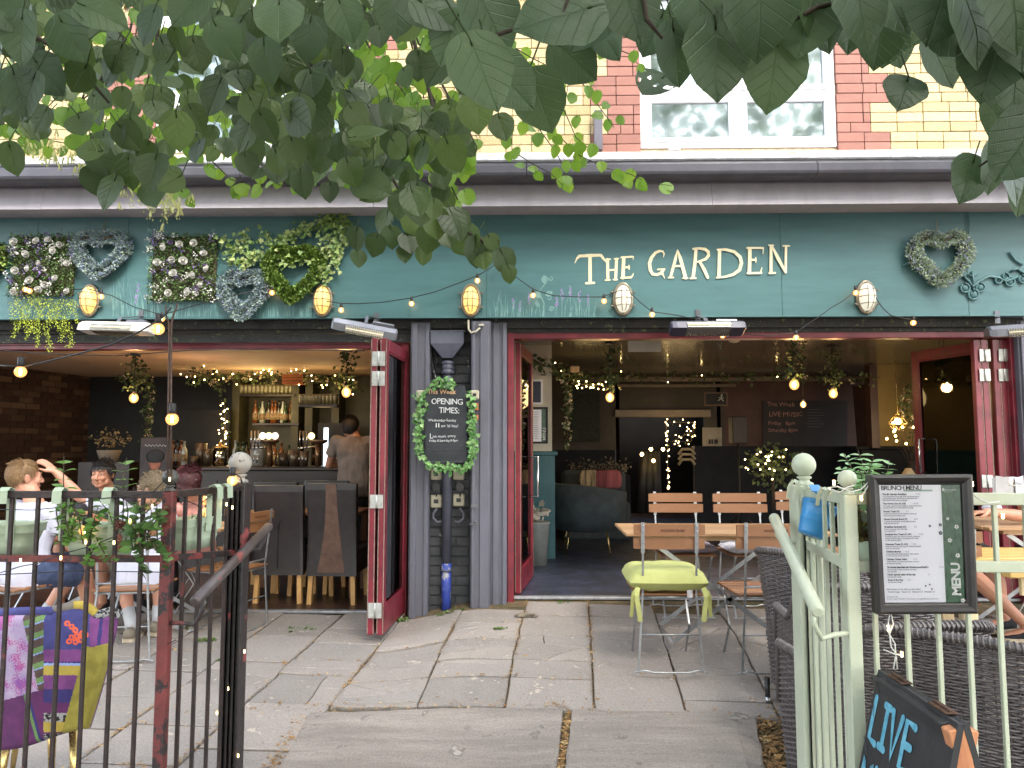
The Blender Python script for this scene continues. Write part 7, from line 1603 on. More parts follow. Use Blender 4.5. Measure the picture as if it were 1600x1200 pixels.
def headfn(mb, c, Rh, s=1.):
    q = lambda x, y, z: V(c) + Rh @ (V((x, y, z)) * s); B = lambda x, y, z, r, sc=(1, 1, 1), n=14: mb.ball(q(x, y, z), r * s, n, sc=sc, rot=Rh)
    B(0, -.012, .022, 1, (.076, .097, .094), 24); B(0, .020, -.030, 1, (.062, .070, .082), 20); B(0, .062, -.088, .026, (1.25, 1, .8)); B(0, .030, -.075, 1, (.05, .055, .035))
    mb.tube([q(0, .088, .022), q(0, .101, -.005), q(0, .113, -.027)], [.008 * s, .009 * s, .0125 * s], 10); B(0, .111, -.030, .0125)
    for k in (-1, 1):
        B(k * .012, .101, -.034, .009); B(k * .034, .066, -.026, .024); B(k * .031, .0755, .008, .0165, (1.15, .8, .75)); B(k * .081, -.008, -.006, 1, (.009, .021, .032)); B(k * .086, -.014, .006, 1, (.006, .014, .02)); mb.tube([q(k * .012, .090, .026), q(k * .032, .088, .031), q(k * .050, .073, .026)], [.006 * s, .007 * s, .005 * s], 8)
        B(k * .052, .02, -.062, 1, (.018, .04, .03))
    mb.tube([q(-.022, .086, -.059), q(0, .096, -.056), q(.022, .086, -.059)], [.003 * s, .0055 * s, .003 * s], 8); mb.tube([q(-.018, .084, -.067), q(0, .094, -.068), q(.018, .084, -.067)], [.003 * s, .006 * s, .003 * s], 8)
def person(label, J, skin, top=None, bottom=None, hair=None, facing=(0, 1, 0), headrot=(0, 0), shoes=None, socks=None, glasses=False, base=None, hs=1., vox=.0062, beard=None, hands=(.5, .5), handd=(None, None), legskin=True, hairlen=.03, sleeve=.55, hairstyle='short'):
    f = V(facing).normalized(); r = V((f.y, -f.x, 0)).normalized()   # r: the person's right
    t = T('person', label, 'person', base or (J['pelvis'].x, J['pelvis'].y, gz(J['pelvis'].x, J['pelvis'].y)))
    Rf = Matrix((r, f, V((0, 0, 1)))).transposed(); Rh = Rf @ Matrix.Rotation(R(headrot[0]), 3, 'Z') @ Matrix.Rotation(R(headrot[1]), 3, 'X')
    b = MB(); pel, ch, nk, hd = J['pelvis'], J['chest'], J['neck'], J['head']; sr = (J['shR'] - J['shL']).normalized()
    mid = pel.lerp(ch, .5)
    loft(b, [(pel - V((0, 0, .07)), .13, .10, r), (pel, .165, .115, r), (pel.lerp(mid, .6), .145, .105, r), (mid, .14, .1, r), (ch, .165, .115, sr), (ch.lerp(nk, .55), .15, .095, sr), (ch.lerp(nk, .85), .09, .07, sr), (nk, .058, .058, sr)])
    limb(b, [nk - V((0, 0, .02)), nk + (hd - nk) * .45, hd + Rh @ V((0, -.02, -.05))], [.062, .056, .055])
    for s_ in 'RL':
        sh, el, wr = J['sh' + s_], J['el' + s_], J['wr' + s_]
        limb(b, [ch.lerp(nk, .6) + (sh - nk) * .3, sh], [.06, .056]); limb(b, [sh, sh.lerp(el, .5), el], [.054, .046, .037]); limb(b, [el, el.lerp(wr, .3), wr], [.038, .040, .026])
        i = 0 if s_ == 'R' else 1; dd = handd[i] or ((wr - el).normalized(), V((0, 0, -1))); hand(b, wr, dd[0], dd[1], 1 if s_ == 'R' else -1, hands[i])
        hp, kn, an = J['hip' + s_], J['kn' + s_], J['an' + s_]
        limb(b, [hp, hp.lerp(kn, .5), kn], [.088, .072, .056]); limb(b, [kn, kn.lerp(an, .32), kn.lerp(an, .75), an], [.055, .057, .038, .034])
        toe = J['to' + s_]; fd = (toe - an); fd.z = 0; fd.normalize(); limb(b, [an + V((0, 0, -.02)) - fd * .03, an + fd * .08 + V((0, 0, -.045)), an + fd * .15 + V((0, 0, -.058))], [.034, .036, .026])
    headfn(b, hd, Rh, hs); ev = remesh(b, vox, 3); link_mesh(ev, 'body', skin, t)
    wr_ = lambda a, sc_=9.: (lambda co: a * noise.noise(co * sc_) + a * .6 * noise.noise(V((co.x * 30, co.y * 30, co.z * 8))))
    if top:
        b = MB(); loft(b, [(pel - V((0, 0, .10)), .175, .135, r), (pel, .182, .138, r), (mid, .165, .125, r), (ch, .182, .135, sr), (ch.lerp(nk, .55), .165, .108, sr), (ch.lerp(nk, .86), .095, .08, sr), (nk - V((0, 0, .004)), .07, .072, sr)])
        for s_ in 'RL':
            sh, el = J['sh' + s_], J['el' + s_]; limb(b, [ch.lerp(nk, .6) + (sh - nk) * .25, sh], [.072, .068]); b.tube([sh, sh.lerp(el, sleeve * .5), sh.lerp(el, sleeve)], [.068, .066, .070], 14)
        link_mesh(remesh(b, .010, 3, wr_(.010)), 'shirt', top, t)
    if bottom:
        b = MB(); loft(b, [(pel - V((0, 0, .09)), .165, .13, r), (pel + V((0, 0, .03)), .172, .128, r)]); cov = J.get('cover', .82)
        for s_ in 'RL':
            hp, kn, an = J['hip' + s_], J['kn' + s_], J['an' + s_]
            if cov <= 1: b.tube([hp, hp.lerp(kn, .5), hp.lerp(kn, cov)], [.104, .094, .088], 14); b.ball(hp, .1, 12)
            else: limb(b, [hp, kn], [.102, .07]); limb(b, [kn, kn.lerp(an, .95)], [.068, .052])
        link_mesh(remesh(b, .011, 3, wr_(.008)), 'trousers' if cov > 1 else 'shorts', bottom, t)
    for s_ in 'RL':
        an, toe, kn = J['an' + s_], J['to' + s_], J['kn' + s_]; fd = toe - an; fd.z = 0; fd.normalize(); sd = V((fd.y, -fd.x, 0)); g = an.z - .085
        if socks: b = MB(); b.tube([an.lerp(kn, .28), an.lerp(kn, .1), an - V((0, 0, .02))], [.043, .041, .042], 12); b.build('sock', socks, t)
        if shoes:
            b = MB(); vs = []; n = 16; prof = [(-.075, .028, .10), (-.06, .038, .10), (-.02, .04, .095), (.04, .044, .075), (.09, .05, .055), (.14, .047, .045), (.175, .03, .035), (.185, .01, .025)]
            for y, w_, h in prof:
                for j in range(n): a = 2 * math.pi * j / n; vs.append(V((an.x, an.y, g)) + fd * y + sd * w_ * math.cos(a) + V((0, 0, max(.022, .022 + (h - .022) * (.5 + .5 * math.sin(a))) if math.sin(a) > -.3 else .022)))
            b.add(vs, [[i * n + j, i * n + (j + 1) % n, (i + 1) * n + (j + 1) % n, (i + 1) * n + j] for i in range(len(prof) - 1) for j in range(n)] + [list(range(n))[::-1], [(len(prof) - 1) * n + j for j in range(n)]], 0, True); o = b.build('shoe', shoes[0], t)
            b = MB(); vs = []
            for z in (0.0, .024):
                for y, w_, h in prof: vs.append(V((an.x, an.y, g + z)) + fd * y * 1.03 + sd * (w_ + .004))
                for y, w_, h in prof[::-1]: vs.append(V((an.x, an.y, g + z)) + fd * y * 1.03 - sd * (w_ + .004))
            k = len(prof) * 2; b.add(vs, [list(range(k))[::-1], [k + j for j in range(k)]] + [[j, (j + 1) % k, k + (j + 1) % k, k + j] for j in range(k)]); so_ = b.build('sole', shoes[1], None); so_.parent = o; so_.location = so_.location - t.location
    q = lambda x, y, z: V(hd) + Rh @ (V((x, y, z)) * hs)
    eyew = M('eye_white', lin((168, 156, 150)), rough=.3); iris = M('eye_iris', (.03, .018, .01), rough=.15)
    for k in (-1, 1):
        b = MB(); b.ball(q(k * .031, .0770, .008), .0122 * hs, 12); b.ball(q(k * .031, .0822, .0075), .0082 * hs, 10, 1, sc=(1, .95, 1)); b.build('eye', [eyew, iris], t)
    if hair:
        hm, brow = hair; b = MB(); b.ball(q(0, -.017, .028), 1 * hs, 28, sc=(.081, .099, .097), rot=Rh)
        keep = []
        inv = Rh.transposed()
        def ishair(p):
            l = inv @ (V(p) - V(hd)) / hs; x, y, z = l
            fl = .072 if hairstyle != 'long' else .08
            return (y < .0 and z > -.052 - (0.0 if abs(x) < .05 else -.03)) or (y < .045 and z > .012) or (z > fl - .02 * (abs(x) > .045))
        b.f2 = [(f_, m_, s2) for f_, m_, s2 in zip(b.f, b.m, b.sm) if ishair(sum((V(b.v[i]) for i in f_), V((0, 0, 0))) / len(f_))]; b.f = [x[0] for x in b.f2]; b.m = [x[1] for x in b.f2]; b.sm = [x[2] for x in b.f2]
        cnt = 0
        while cnt < 2600:
            d = rv(); p = V((d.x * .082, d.y * .100 - .017, d.z * .098 + .028)); wp = V(hd) + Rh @ (p * hs)
            if not ishair(wp): continue
            cnt += 1; fl = V((p.x * 6 + rnd(-.4, .4), -.3 + (1.1 if (p.y > -.02 and p.z > .07) else -.2) + rnd(-.3, .3), -.9 + (1.0 if p.z > .09 else 0)))
            if hairstyle == 'curly': fl = rv() * 1.2
            fl = (fl - d * fl.dot(d) + d * (.35 if hairstyle != 'curly' else .5)).normalized(); L = hairlen * rnd(.7, 1.25); b.leaf(wp, Rh @ fl, Rh @ d, L, L * .22, 0, 'o', .3, .25)
        if hairstyle == 'long':
            for k in range(900):
                a = rnd(math.pi * .95, math.pi * 2.05); p = q(.082 * math.cos(a), -.015 + .095 * math.sin(a) * .9, rnd(-.06, .02)); b.leaf(p, Rh @ V((math.cos(a) * .3, math.sin(a) * .3 - .1, -1)), Rh @ V((math.cos(a), math.sin(a), 0)), rnd(.035, .06), .012, 0, 'o', .3, .1)
        b.build('hair', hm, t)
        for k in (-1, 1): b = MB(); b.tube([q(k * .014, .096, .029), q(k * .032, .093, .036), q(k * .051, .077, .030)], [.0028, .0036, .002], 6); b.build('eyebrow', brow, t)
    if glasses:
        b = MB()
        for k in (-1, 1): b.tube([q(k * .033 + .024 * math.cos(a), .104, .006 + .019 * math.sin(a)) for a in [i * math.pi / 7 for i in range(14)]], .0016, 5, closed=True); b.tube([q(k * .057, .103, .01), q(k * .078, .07, .012), q(k * .084, -.005, .006)], .0015, 5)
        b.tube([q(-.009, .106, .01), q(.009, .106, .01)], .0014, 5); b.build('glasses', dk, t)
    return t
def SK(n, a, b_): return M(n, lin(a), lin(b_), scale=7, rough=.5, bump=.04, fac=(.4, .7))
sk1, sk2, sk3 = SK('skin_fair', (202, 150, 124), (188, 128, 104)), SK('skin_warm', (190, 138, 112), (172, 118, 94)), SK('skin_tan', (166, 116, 88), (146, 98, 74))
tee = M('white_cotton', lin((208, 208, 222)), lin((190, 190, 208)), scale=5, rough=.9, bump=.15, bscale=30)
den = M('blue_denim', lin((70, 82, 112)), lin((48, 58, 86)), scale=14, rough=.9, bump=.2, bscale=120); kha = M('khaki_cotton', lin((112, 104, 84)), lin((88, 82, 66)), scale=10, rough=.9, bump=.2); blk = M('black_cotton', lin((40, 40, 46)), lin((28, 28, 32)), scale=8, rough=.9, bump=.1)
HM = lambda n, a, b_: M(n, lin(a), lin(b_), scale=30, rough=.6, island=[lin(a), lin(b_), tuple(x * 1.15 for x in lin(a))])
h_fair, h_dark, h_curl, h_red = HM('fair_hair', (150, 118, 80), (112, 84, 54)), HM('dark_hair', (40, 34, 32), (22, 18, 18)), HM('sandy_hair', (142, 124, 98), (104, 88, 66)), HM('dark_red_hair', (86, 36, 38), (54, 24, 28))
sock_m = M('white_sock', lin((214, 214, 216)), rough=.95); shoe_m = M('beige_trainer', lin((142, 132, 116)), lin((116, 106, 92)), scale=12, rough=.7); sole_m = M('cream_sole', lin((214, 200, 176)), lin((180, 160, 136)), scale=16, rough=.7)
def seated(x, y, f, seatz, hz_, lean=.05, knees=None, elb=None, spread=.17, kz=None, fl=None, shdrop=0., headoff=(0, 0)):
    f = V(f).normalized(); r = V((f.y, -f.x, 0)); fl = gz(x, y) if fl is None else fl; J = {}; o = V((x, y, 0)); sz = seatz + fl
    J['pelvis'] = o + V((0, 0, sz + .09)); J['head'] = o + f * (lean + headoff[0]) + r * headoff[1] + V((0, 0, hz_)); J['neck'] = o + f * lean * .7 + V((0, 0, hz_ - .165)); J['chest'] = o + f * lean * .5 + V((0, 0, hz_ - .36))
    for s_, k in (('R', 1), ('L', -1)):
        J['sh' + s_] = J['neck'] + r * k * .175 + V((0, 0, -.06 - shdrop)); J['hip' + s_] = o + r * k * .085 + f * .02 + V((0, 0, sz + .08)); J['kn' + s_] = o + f * .43 + r * k * spread + V((0, 0, sz + .075)); J['an' + s_] = o + f * .40 + r * k * spread + V((0, 0, fl + .085)); J['to' + s_] = J['an' + s_] + f * .15
        J['el' + s_] = J['sh' + s_] + f * .12 + r * k * .06 + V((0, 0, -.25)); J['wr' + s_] = J['el' + s_] + f * .24 - r * k * .06 + V((0, 0, .02))
    return J
# A: fair haired man from behind
hA = P(39, 746, 5.12); J = seated(xA, 5.05, (.42, .9, 0), .45, hA.z, .07)
J['head'] = hA; J['neck'] = V((xA + .02, 5.1, hA.z - .165)); f_ = V((.42, .9, 0)); 
J['knR'] = P(132, 898, 5.32); J['anR'] = V((J['knR'].x - .04, 5.5, gz(-3, 5.5) + .085)); J['toR'] = J['anR'] + V((.08, .12, 0)); J['knL'] = V((xA + .12, 5.5, .48)); J['anL'] = P(62, 950, 5.42); J['anL'].z = gz(-3, 5.4) + .1; J['toL'] = J['anL'] + V((-.02, .15, 0))
J['elR'] = J['shR'] + V((.10, .10, -.25)); J['wrR'] = P(100, 838, 5.38); J['hipR'] += V((.04, 0, 0))
pa = person('fair-haired person seen from behind in white T-shirt and denim shorts', J, sk1, tee, den, (h_fair, h_fair), (.42, .9, 0), (-14, 0), (shoe_m, sole_m), sock_m, hairlen=.026)
b = MB(); w_ = J['wrR']; e_ = J['elR']; d_ = (w_ - e_).normalized(); b.tube([w_ - d_ * .022, w_ - d_ * .004], .031, 12); b.build('watch', dk, pa)
# C: seated with raised arm
hC = P(238, 766, 5.08); J = seated(xC, 5.12, (-.12, 1, 0), .45, hC.z + .02, .06, headoff=(0, 0)); J['head'] = hC; J['neck'] = V((at(222, 5.1), 5.14, hC.z - .14)); J['chest'] = V((at(215, 5.1), 5.14, hC.z - .34))
J['shR'] = P(256, 795, 5.12); J['shL'] = P(173, 788, 5.14); J['elL'] = P(124, 776, 5.26); J['wrL'] = P(88, 738, 5.22); J['elR'] = P(268, 840, 5.22); J['wrR'] = P(250, 850, 5.44)
for s_, u, u2, v2 in (('L', 192, 205, 990), ('R', 240, 246, 980)):
    a = G(u2, v2 + 10); J['kn' + s_] = V((at(u, 5.5) + (.06 if s_ == 'R' else -.02), 5.52, .47)); J['an' + s_] = V((a.x, a.y, gz(a.x, a.y) + .085)); J['to' + s_] = J['an' + s_] + V((.02 if s_ == 'R' else -.03, .15, 0))
pcn = person('person in glasses, white T-shirt and khaki shorts raising one bare arm', J, sk1, tee, kha, (h_curl, h_curl), (-.35, .95, 0), (66, 0), (shoe_m, sole_m), sock_m, glasses=True, hairlen=.03, hairstyle='curly', hands=(.5, .35), handd=(None, (V((-.55, -.1, .5)), V((-.4, .2, -.8)))), sleeve=.5)
# B: dark haired man facing camera
hB = P(160, 741, 6.2); J = seated(at(160, 6.2), 6.36, (0, -1, 0), .45, hB.z, .12, fl=.0); J['head'] = hB
for s_ in 'RL': J['el' + s_] += V((0, -.02, 0)); J['wr' + s_] = V((J['el' + s_].x * .4 + hB.x * .6, 5.86, .79))
person('dark-haired person facing the camera behind the leafy sprigs', J, sk2, blk, blk, (h_dark, h_dark), (0, -1, 0), (6, -3), (blk, blk), None, hairlen=.042, base=(J['pelvis'].x, 6.36, 0))
# D: red haired
hD = P(293, 752, 5.95); J = seated(at(300, 6.0), 6.05, (-.9, .35, 0), .45, hD.z, .04, fl=-.0); J['head'] = hD; J['cover'] = 1.4
pink = M('pink_cotton', lin((206, 150, 140)), lin((186, 128, 120)), scale=8, rough=.9)
pd = person('red-haired person with burgundy headscarf and a flower behind the railing', J, sk1, pink, blk, (h_red, h_red), (-.75, .65, 0), (0, 0), (blk, blk), None, hairstyle='long', hairlen=.05, base=(J['pelvis'].x, J['pelvis'].y, 0))
b = MB(); Rz_ = Matrix.Rotation(R(50), 3, 'Z'); b.lathe([(.088, -.0), (.094, .02), (.09, .04), (.08, .055)], hD + V((0, 0, .015)), 24, 0, Rz_ @ Matrix.Rotation(R(-14), 3, 'X')); b.ball(hD + V((.03, .09, .03)), .028, 10); b.build('headscarf', M('burgundy_scarf', lin((92, 30, 38)), lin((66, 20, 28)), scale=9, rough=.8), pd)
b = MB(); fc = hD + V((.075, -.075, .02))
for k in range(6): a = k * 1.047; b.leaf(fc, (math.cos(a), -.3, math.sin(a)), (0, -1, 0), .034, .034, 0, 'o')
b.ball(fc + V((0, -.006, 0)), .007, 8, 1); b.build('hair_flower', [whp_m, lime_m], pd)
# E: standing at the bar
xE = at(553, 7.5); J = {}; o = V((xE, 7.5, 0)); J['pelvis'] = o + V((0, 0, .93)); J['chest'] = o + V((-.02, .06, 1.27)); J['neck'] = o + V((-.03, .10, 1.44)); J['head'] = P(548, 668, 7.62)
J['cover'] = 1.5
for s_, k in (('R', 1), ('L', -1)):
    J['sh' + s_] = J['neck'] + V((k * .19, 0, -.06)); J['el' + s_] = J['sh' + s_] + V((k * .10, .10, -.25)); J['wr' + s_] = V((xE + k * .22, 7.86, 1.14)); J['hip' + s_] = o + V((k * .09, 0, .9)); J['kn' + s_] = o + V((k * .1, .01, .48)); J['an' + s_] = o + V((k * .12, 0, .085)); J['to' + s_] = J['an' + s_] + V((0, .15, 0))
person('dark-haired person in pale shirt standing with their back to us at the bar', J, sk2, M('taupe_shirt', lin((128, 116, 108)), lin((108, 98, 92)), scale=6, rough=.9), blk, (h_dark, h_dark), (0, 1, 0), (0, 0), (blk, blk), None, base=(xE, 7.5, 0), vox=.008)
# F: right edge
J = seated(3.98, 5.3, (-1, -.05, 0), .45, 1.17, .1, fl=gz(3.9, 5.3)); J['knR'] = P(1552, 886, 5.22); J['knL'] = P(1500, 880, 5.02); a = G(1542, 990); J['anR'] = V((a.x + .12, a.y, gz(a.x, a.y) + .10)); J['toR'] = J['anR'] + V((-.14, -.03, 0)); J['anL'] = V((3.28, 5.0, gz(3.2, 5.) + .1)); J['toL'] = J['anL'] + V((-.14, 0, 0)); J['cover'] = .6
J['elL'] = P(1596, 806, 5.0); J['wrL'] = P(1545, 800, 4.98); J['shL'] = V((3.86, 5.16, .98)); J['elR'] = V((3.62, 5.5, .88)); J['wrR'] = P(1598, 778, 5.3)
person('person mostly out of frame resting a bare forearm on the right-hand table', J, sk2, blk, blk, (h_dark, h_dark), (-1, -.05, 0), (0, 0), (blk, sole_m), None, handd=(None, (V((-1, 0, -.03)), V((0, 0, -1)))), hands=(.7, .5))
b = MB(); c = P(1583, 765, 4.95); 
for k, (a, q_) in enumerate(((-.10, .01), (.10, -.01))): b.poly([c + V((0, 0, -.09)), c + V((a, .05, -.09)), c + V((a, .05, .075)), c + V((0, 0, .085))], (0, .004, 0)); b.poly([c + V((a * .1, -.012, -.085)), c + V((a * .96, .035, -.085)), c + V((a * .9, .03, .09)), c + V((a * .1, -.01, .075))], (0, .002, 0))
t = T('menu_booklet', 'open white booklet menu held up over the right-hand railing', 'booklet', c - V((0, 0, .09))); b.build('pages', M('booklet_paper', lin((196, 196, 200)), lin((176, 176, 182)), scale=6, rough=.7), t)
b = MB(); text_mb(b, 'Menu', c + V((.012, -.014, .03)), (1, .47, 0), (0, 0, 1), .03); b.build('print', ink, t)
b = MB(); c = P(1550, 797, 5.2); b.lathe([(.001, 0), (.055, 0), (.062, .01), (.05, .05), (.035, .055)], c, 14); tag(b.build('paper_bag', tee), 'small white folded cloth bag lying on the right-hand slatted table', 'bag')
# ================================================================ INTERIORS
random.seed(77)
gm = M('dim_greenery', lin((64, 84, 48)), lin((36, 50, 30)), scale=20, rough=.6, island=[lin((66, 88, 50)), lin((42, 58, 34)), lin((96, 116, 66)), lin((50, 66, 36))])
wfm = M('cream_blossom', lin((206, 196, 172)), lin((176, 164, 140)), scale=20, rough=.7); dwd = M('bar_wood', lin((44, 32, 26)), lin((28, 21, 18)), scale=4, rough=.3, stretch=(1, 8, 1)); blkp = M('matt_black', lin((22, 22, 24)), lin((16, 16, 18)), rough=.6)
fairy_m = emis_mat('lit_fairy', (1, .9, .7), (1., .66, .24), 5)
def clump(mb, p, r, n, L=(.03, .06), sc=(1, 1, 1), mi=0, kind='o'):
    for k in range(n): d = rv() * r * random.random() ** .5; q = V(p) + V((d.x * sc[0], d.y * sc[1], d.z * sc[2])); L_ = rnd(*L); mb.leaf(q, rv() + V((0, 0, -.3)), rv(), L_, L_ * .9, mi, kind, .2, .2)
def leds(t, pts, r=.008):
    me = None
    for p in pts:
        if me is None: b = MB(); b.ball((0, 0, 0), r, 8); o = b.build('bulb', fairy_m, t, local=True); me = o.data
        else: o = bpy.data.objects.new('bulb', me); C.objects.link(o); o.parent = t
        o.location = V(p) - t.location
def garland(label, pts, r, dens, blossoms=0, lights=0, L=(.03, .06), sc=(1, 1, 1), name='garland'):
    pts = [V(p) for p in pts]; t = T(name, label, 'garland', pts[0]); b, w_ = MB(), MB(); lp = []
    b.tube(pts, .006, 5, 1)
    for a, c in zip(pts, pts[1:]):
        n = max(1, int((c - a).length * dens))
        for k in range(n): clump(b, a.lerp(c, random.random()), r, 3, L, sc)
        for k in range(int(blossoms * (c - a).length)): clump(w_, a.lerp(c, random.random()) + rv() * r * .7, .025, 7, (.02, .035))
        lp += [a.lerp(c, random.random()) + V((rnd(-r, r), -r, rnd(-r, r))) for k in range(int(lights * (c - a).length))]
    b.build('foliage', [gm, vine_m], t)
    if w_.v: w_.build('blossom', wfm, t)
    if lp: leds(t, lp)
    return t
def pendant(u, v, Y, ztop, label, e, n=90, r=.045, leafy=True, cr_=.11):
    p = P(u, v, Y); t = T('pendant_light', label, 'pendant light', p, 0, 'pendant bulbs hanging in the bar rooms'); b = MB(); b.tube([p + V((0, 0, r)), (p.x, p.y, ztop)], .004, 6); b.lathe([(.02, -.05), (.022, 0), (.012, .01)], p + V((0, 0, r + .045)), 10); b.lathe([(.05, -.02), (.05, 0)], (p.x, p.y, ztop), 14); b.build('cord', wire_m, t)
    a, c, d = MB(), MB(), MB(); a.ball(p, r, 16, sc=(1, 1, 1.15)); o = a.build('bulb', bglass_m, t); c.lathe([(.008, -.03), (.014, 0), (.008, .03)], p, 8); f = MB(); f.v = [tuple(V(k) - t.location) for k in c.v]; f.f, f.m, f.sm = c.f, c.m, c.sm; ff = f.build('filament', filament_m, None, local=True); ff.parent = o
    if leafy: g = MB(); [clump(g, (p.x + rnd(-.03, .03), p.y, z), cr_ * (.7 + .5 * abs(math.sin(z * 14))), 12, (.03, .055), (1, 1, .6)) for z in [p.z + r + .04 + (ztop - p.z - r) * k / 14 for k in range(12)]]; g.build('foliage', gm, t)
    lamp('bulb_glow', p + V((0, -.02, 0)), e, (1, .56, .22), .05, t); return t
pendant(209, 622, 7.6, 2.3, 'leafy pendant with glowing bulb in front of the interior brick wall', 1.5); pendant(541, 613, 7.3, 2.3, 'leafy pendant with glowing bulb beside the folded red door', 1.5)
pendant(1241, 601, 7.2, 2.45, 'brightest leafy pendant in the right room, left of the pair', 2.0); pendant(1302, 615, 8.2, 2.45, 'leafy pendant just right of the brightest one', 1.5); pendant(1255, 632, 9.4, 2.45, 'small bare pendant bulb over the chalkboards', 0.7, leafy=False, r=.036); pendant(953, 621, 7.9, 2.45, 'leafy pendant in front of the dark green corner', 1.5); pendant(1478, 620, 7.6, 2.45, 'small bulb seen through the right folding door', 0.7, leafy=False, r=.036)
# ---- left bar
YC = 8.2; b = MB(); xa, xb = at(280, YC), XP - .12; b.b2(xa, xb, YC, YC + .06, 0, 1.06); b.b2(xa, xa + .06, YC + .06, 9.3, 0, 1.06)
for k in range(7): x = xa + (xb - xa) * (k + .5) / 7; b.b2(x - .16, x + .16, YC - .015, YC, .15, .95, 0, .01)
t = T('bar_counter', 'dark panelled bar counter across the left room', 'bar counter', (xa, YC, 0)); b.build('front', MATS['bar_wood'], t)
b = MB(); b.b2(xa - .06, xb, YC - .1, YC + .55, 1.062, 1.105, 0, .01); b.build('counter_top', dwd, t)
YS = 9.75
def shelf(u0, u1, v, label, Y=YS, d=.22): x0, x1 = at(u0, Y), at(u1, Y); z = P(u0, v, Y).z; b = MB(); b.b2(x0, x1, Y, Y + d, z - .03, z, 0, .003); tag(b.build('bar_shelf', dwd), label, 'shelf'); return z
b = MB()
for u in (362, 456, 478, 520): x = at(u, YS); b.b2(x - .05, x + .05, YS + .02, YS + .4, 0, 2.29)
b.b2(at(355, YS), XP - .12, YS + .36, YS + .42, 0, 2.29); tag(b.build('shelf_unit', M('shelf_olive', lin((66, 64, 40)), lin((50, 50, 32)), scale=5, rough=.5)), 'olive painted shelving unit behind the bar', 'shelving')
zs1 = shelf(368, 456, 616, 'upper back-bar shelf holding rows of glasses'); zs2 = shelf(390, 464, 661, 'middle back-bar shelf holding spirit bottles'); zs3 = shelf(364, 520, 727, 'lower back-bar shelf behind the counter'); zs4 = shelf(462, 524, 632, 'hanging glass rack shelf over the bar', 8.9)
bt = [M('bottle_amber', lin((110, 62, 24)), rough=.1, spec=.8), M('bottle_green', lin((34, 62, 36)), rough=.1, spec=.8), M('bottle_clear', lin((170, 178, 174)), rough=.08, spec=.9), M('bottle_dark', lin((26, 22, 24)), rough=.1, spec=.8)]; lbm = M('bottle_label', lin((150, 132, 104)), lin((110, 90, 66)), scale=30, rough=.7)
def bottle_proto(k):
    h = [.30, .27, .29, .32][k]; t = T('bottle', 'x', 'bottle'); b = MB(); b.lathe([(.030, 0), (.036, .004), (.036, h * .55), (.032, h * .64), (.013, h * .76), (.013, h * .96), (.015, h * .96), (.015, h)], (0, 0, 0), 12); b.build('glass', bt[k], t, local=True); b = MB(); b.lathe([(.0366, h * .15), (.0366, h * .45)], (0, 0, 0), 12); b.build('paper_label', lbm, t, local=True); return t
bps = [bottle_proto(k) for k in range(4)]; used = set()
def bottles(u0, u1, n, Y, z, lab, grp):
    for i in range(n):
        u = u0 + (u1 - u0) * (i + .5) / n + rnd(-1, 1); k = random.randrange(4); loc = (at(u, Y), Y + rnd(-.03, .03), z)
        if k not in used: used.add(k); o = bps[k]; o.location = loc; o['label'] = lab; o['group'] = grp
        else: dup(bps[k], loc, rnd(0, 6), lab, grp)
bottles(392, 462, 13, YS + .1, zs2, 'spirit bottle on the middle back-bar shelf', 'bottles on the middle back-bar shelf'); bottles(366, 520, 16, YS + .1, zs3, 'bottle on the lower back-bar shelf', 'bottles on the lower back-bar shelf'); bottles(362, 382, 4, 8.45, 1.106, 'dark bottle standing on the bar counter', 'bottles on the bar counter'); lamp('shelf_glow', P(425, 640, 9.6) + V((0, -.1, 0)), .5, (1, .7, .3), .1)
bottles(262, 290, 4, 8.9, 1.1, 'bottle at the shaded left end of the bar', 'bottles at the end of the bar')
glm = M('glass_tumbler', lin((128, 126, 100)), lin((96, 94, 74)), scale=5, rough=.08, trans=.0, spec=1.)
g0 = MB(); g0.lathe([(.028, 0), (.034, .1), (.034, .13), (.030, .13), (.026, .01)], (0, 0, 0), 12); g0 = tag(g0.build('glass', glm, local=True), 'tumbler standing on the upper back-bar shelf', 'glass', 'tumblers on the upper back-bar shelf'); first = True
for i in range(18):
    loc = (at(369 + (i % 13) * 6.6, YS), YS + .05 + .09 * (i // 13), zs1)
    if first: g0.location = loc; first = False
    else: o = g0.copy(); C.objects.link(o); o.location = loc
for i in range(10): o = g0.copy(); C.objects.link(o); o.location = (at(466 + i * 6, 8.95), 8.98, zs4 + .001); o['label'] = 'tumbler standing on the hanging glass rack'; o['group'] = 'tumblers on the hanging glass rack'
t = T('drinks_dispenser', 'square glass drinks dispenser on the bar counter', 'dispenser', (at(401, 8.35), 8.35, 1.106)); c = t.location
b = MB(); b.lathe([(.085, 0), (.095, .01), (.095, .2), (.07, .25), (.065, .27)], c, 4, 0, Matrix.Rotation(R(45), 3, 'Z')); b.build('tank', M('frosted_tank', lin((150, 150, 144)), rough=.15), t); b = MB(); b.lathe([(.07, .27), (.08, .28), (.02, .31)], c, 16); b.ball(c + V((0, -.09, .05)), .014, 8); b.build('lid', steel_m, t)
t = T('biscuit_jar', 'tall glass jar with gold lid on the bar counter', 'jar', (at(341, 8.4), 8.4, 1.106)); c = t.location; b = MB(); b.lathe([(.07, 0), (.078, .01), (.078, .17), (.065, .2)], c, 18); b.build('jar', glassmat('jar_glass', (.75, .75, .7), .1), t); b = MB(); b.lathe([(.09, .2), (.09, .215), (.03, .235), (.012, .25), (.016, .27), (.004, .285)], c, 18); b.build('lid', gold, t); b = MB(); [b.ball(c + V((rnd(-.04, .04), rnd(-.04, .04), rnd(.02, .08))), .018, 8) for k in range(12)]; b.build('biscuits', oak, t)
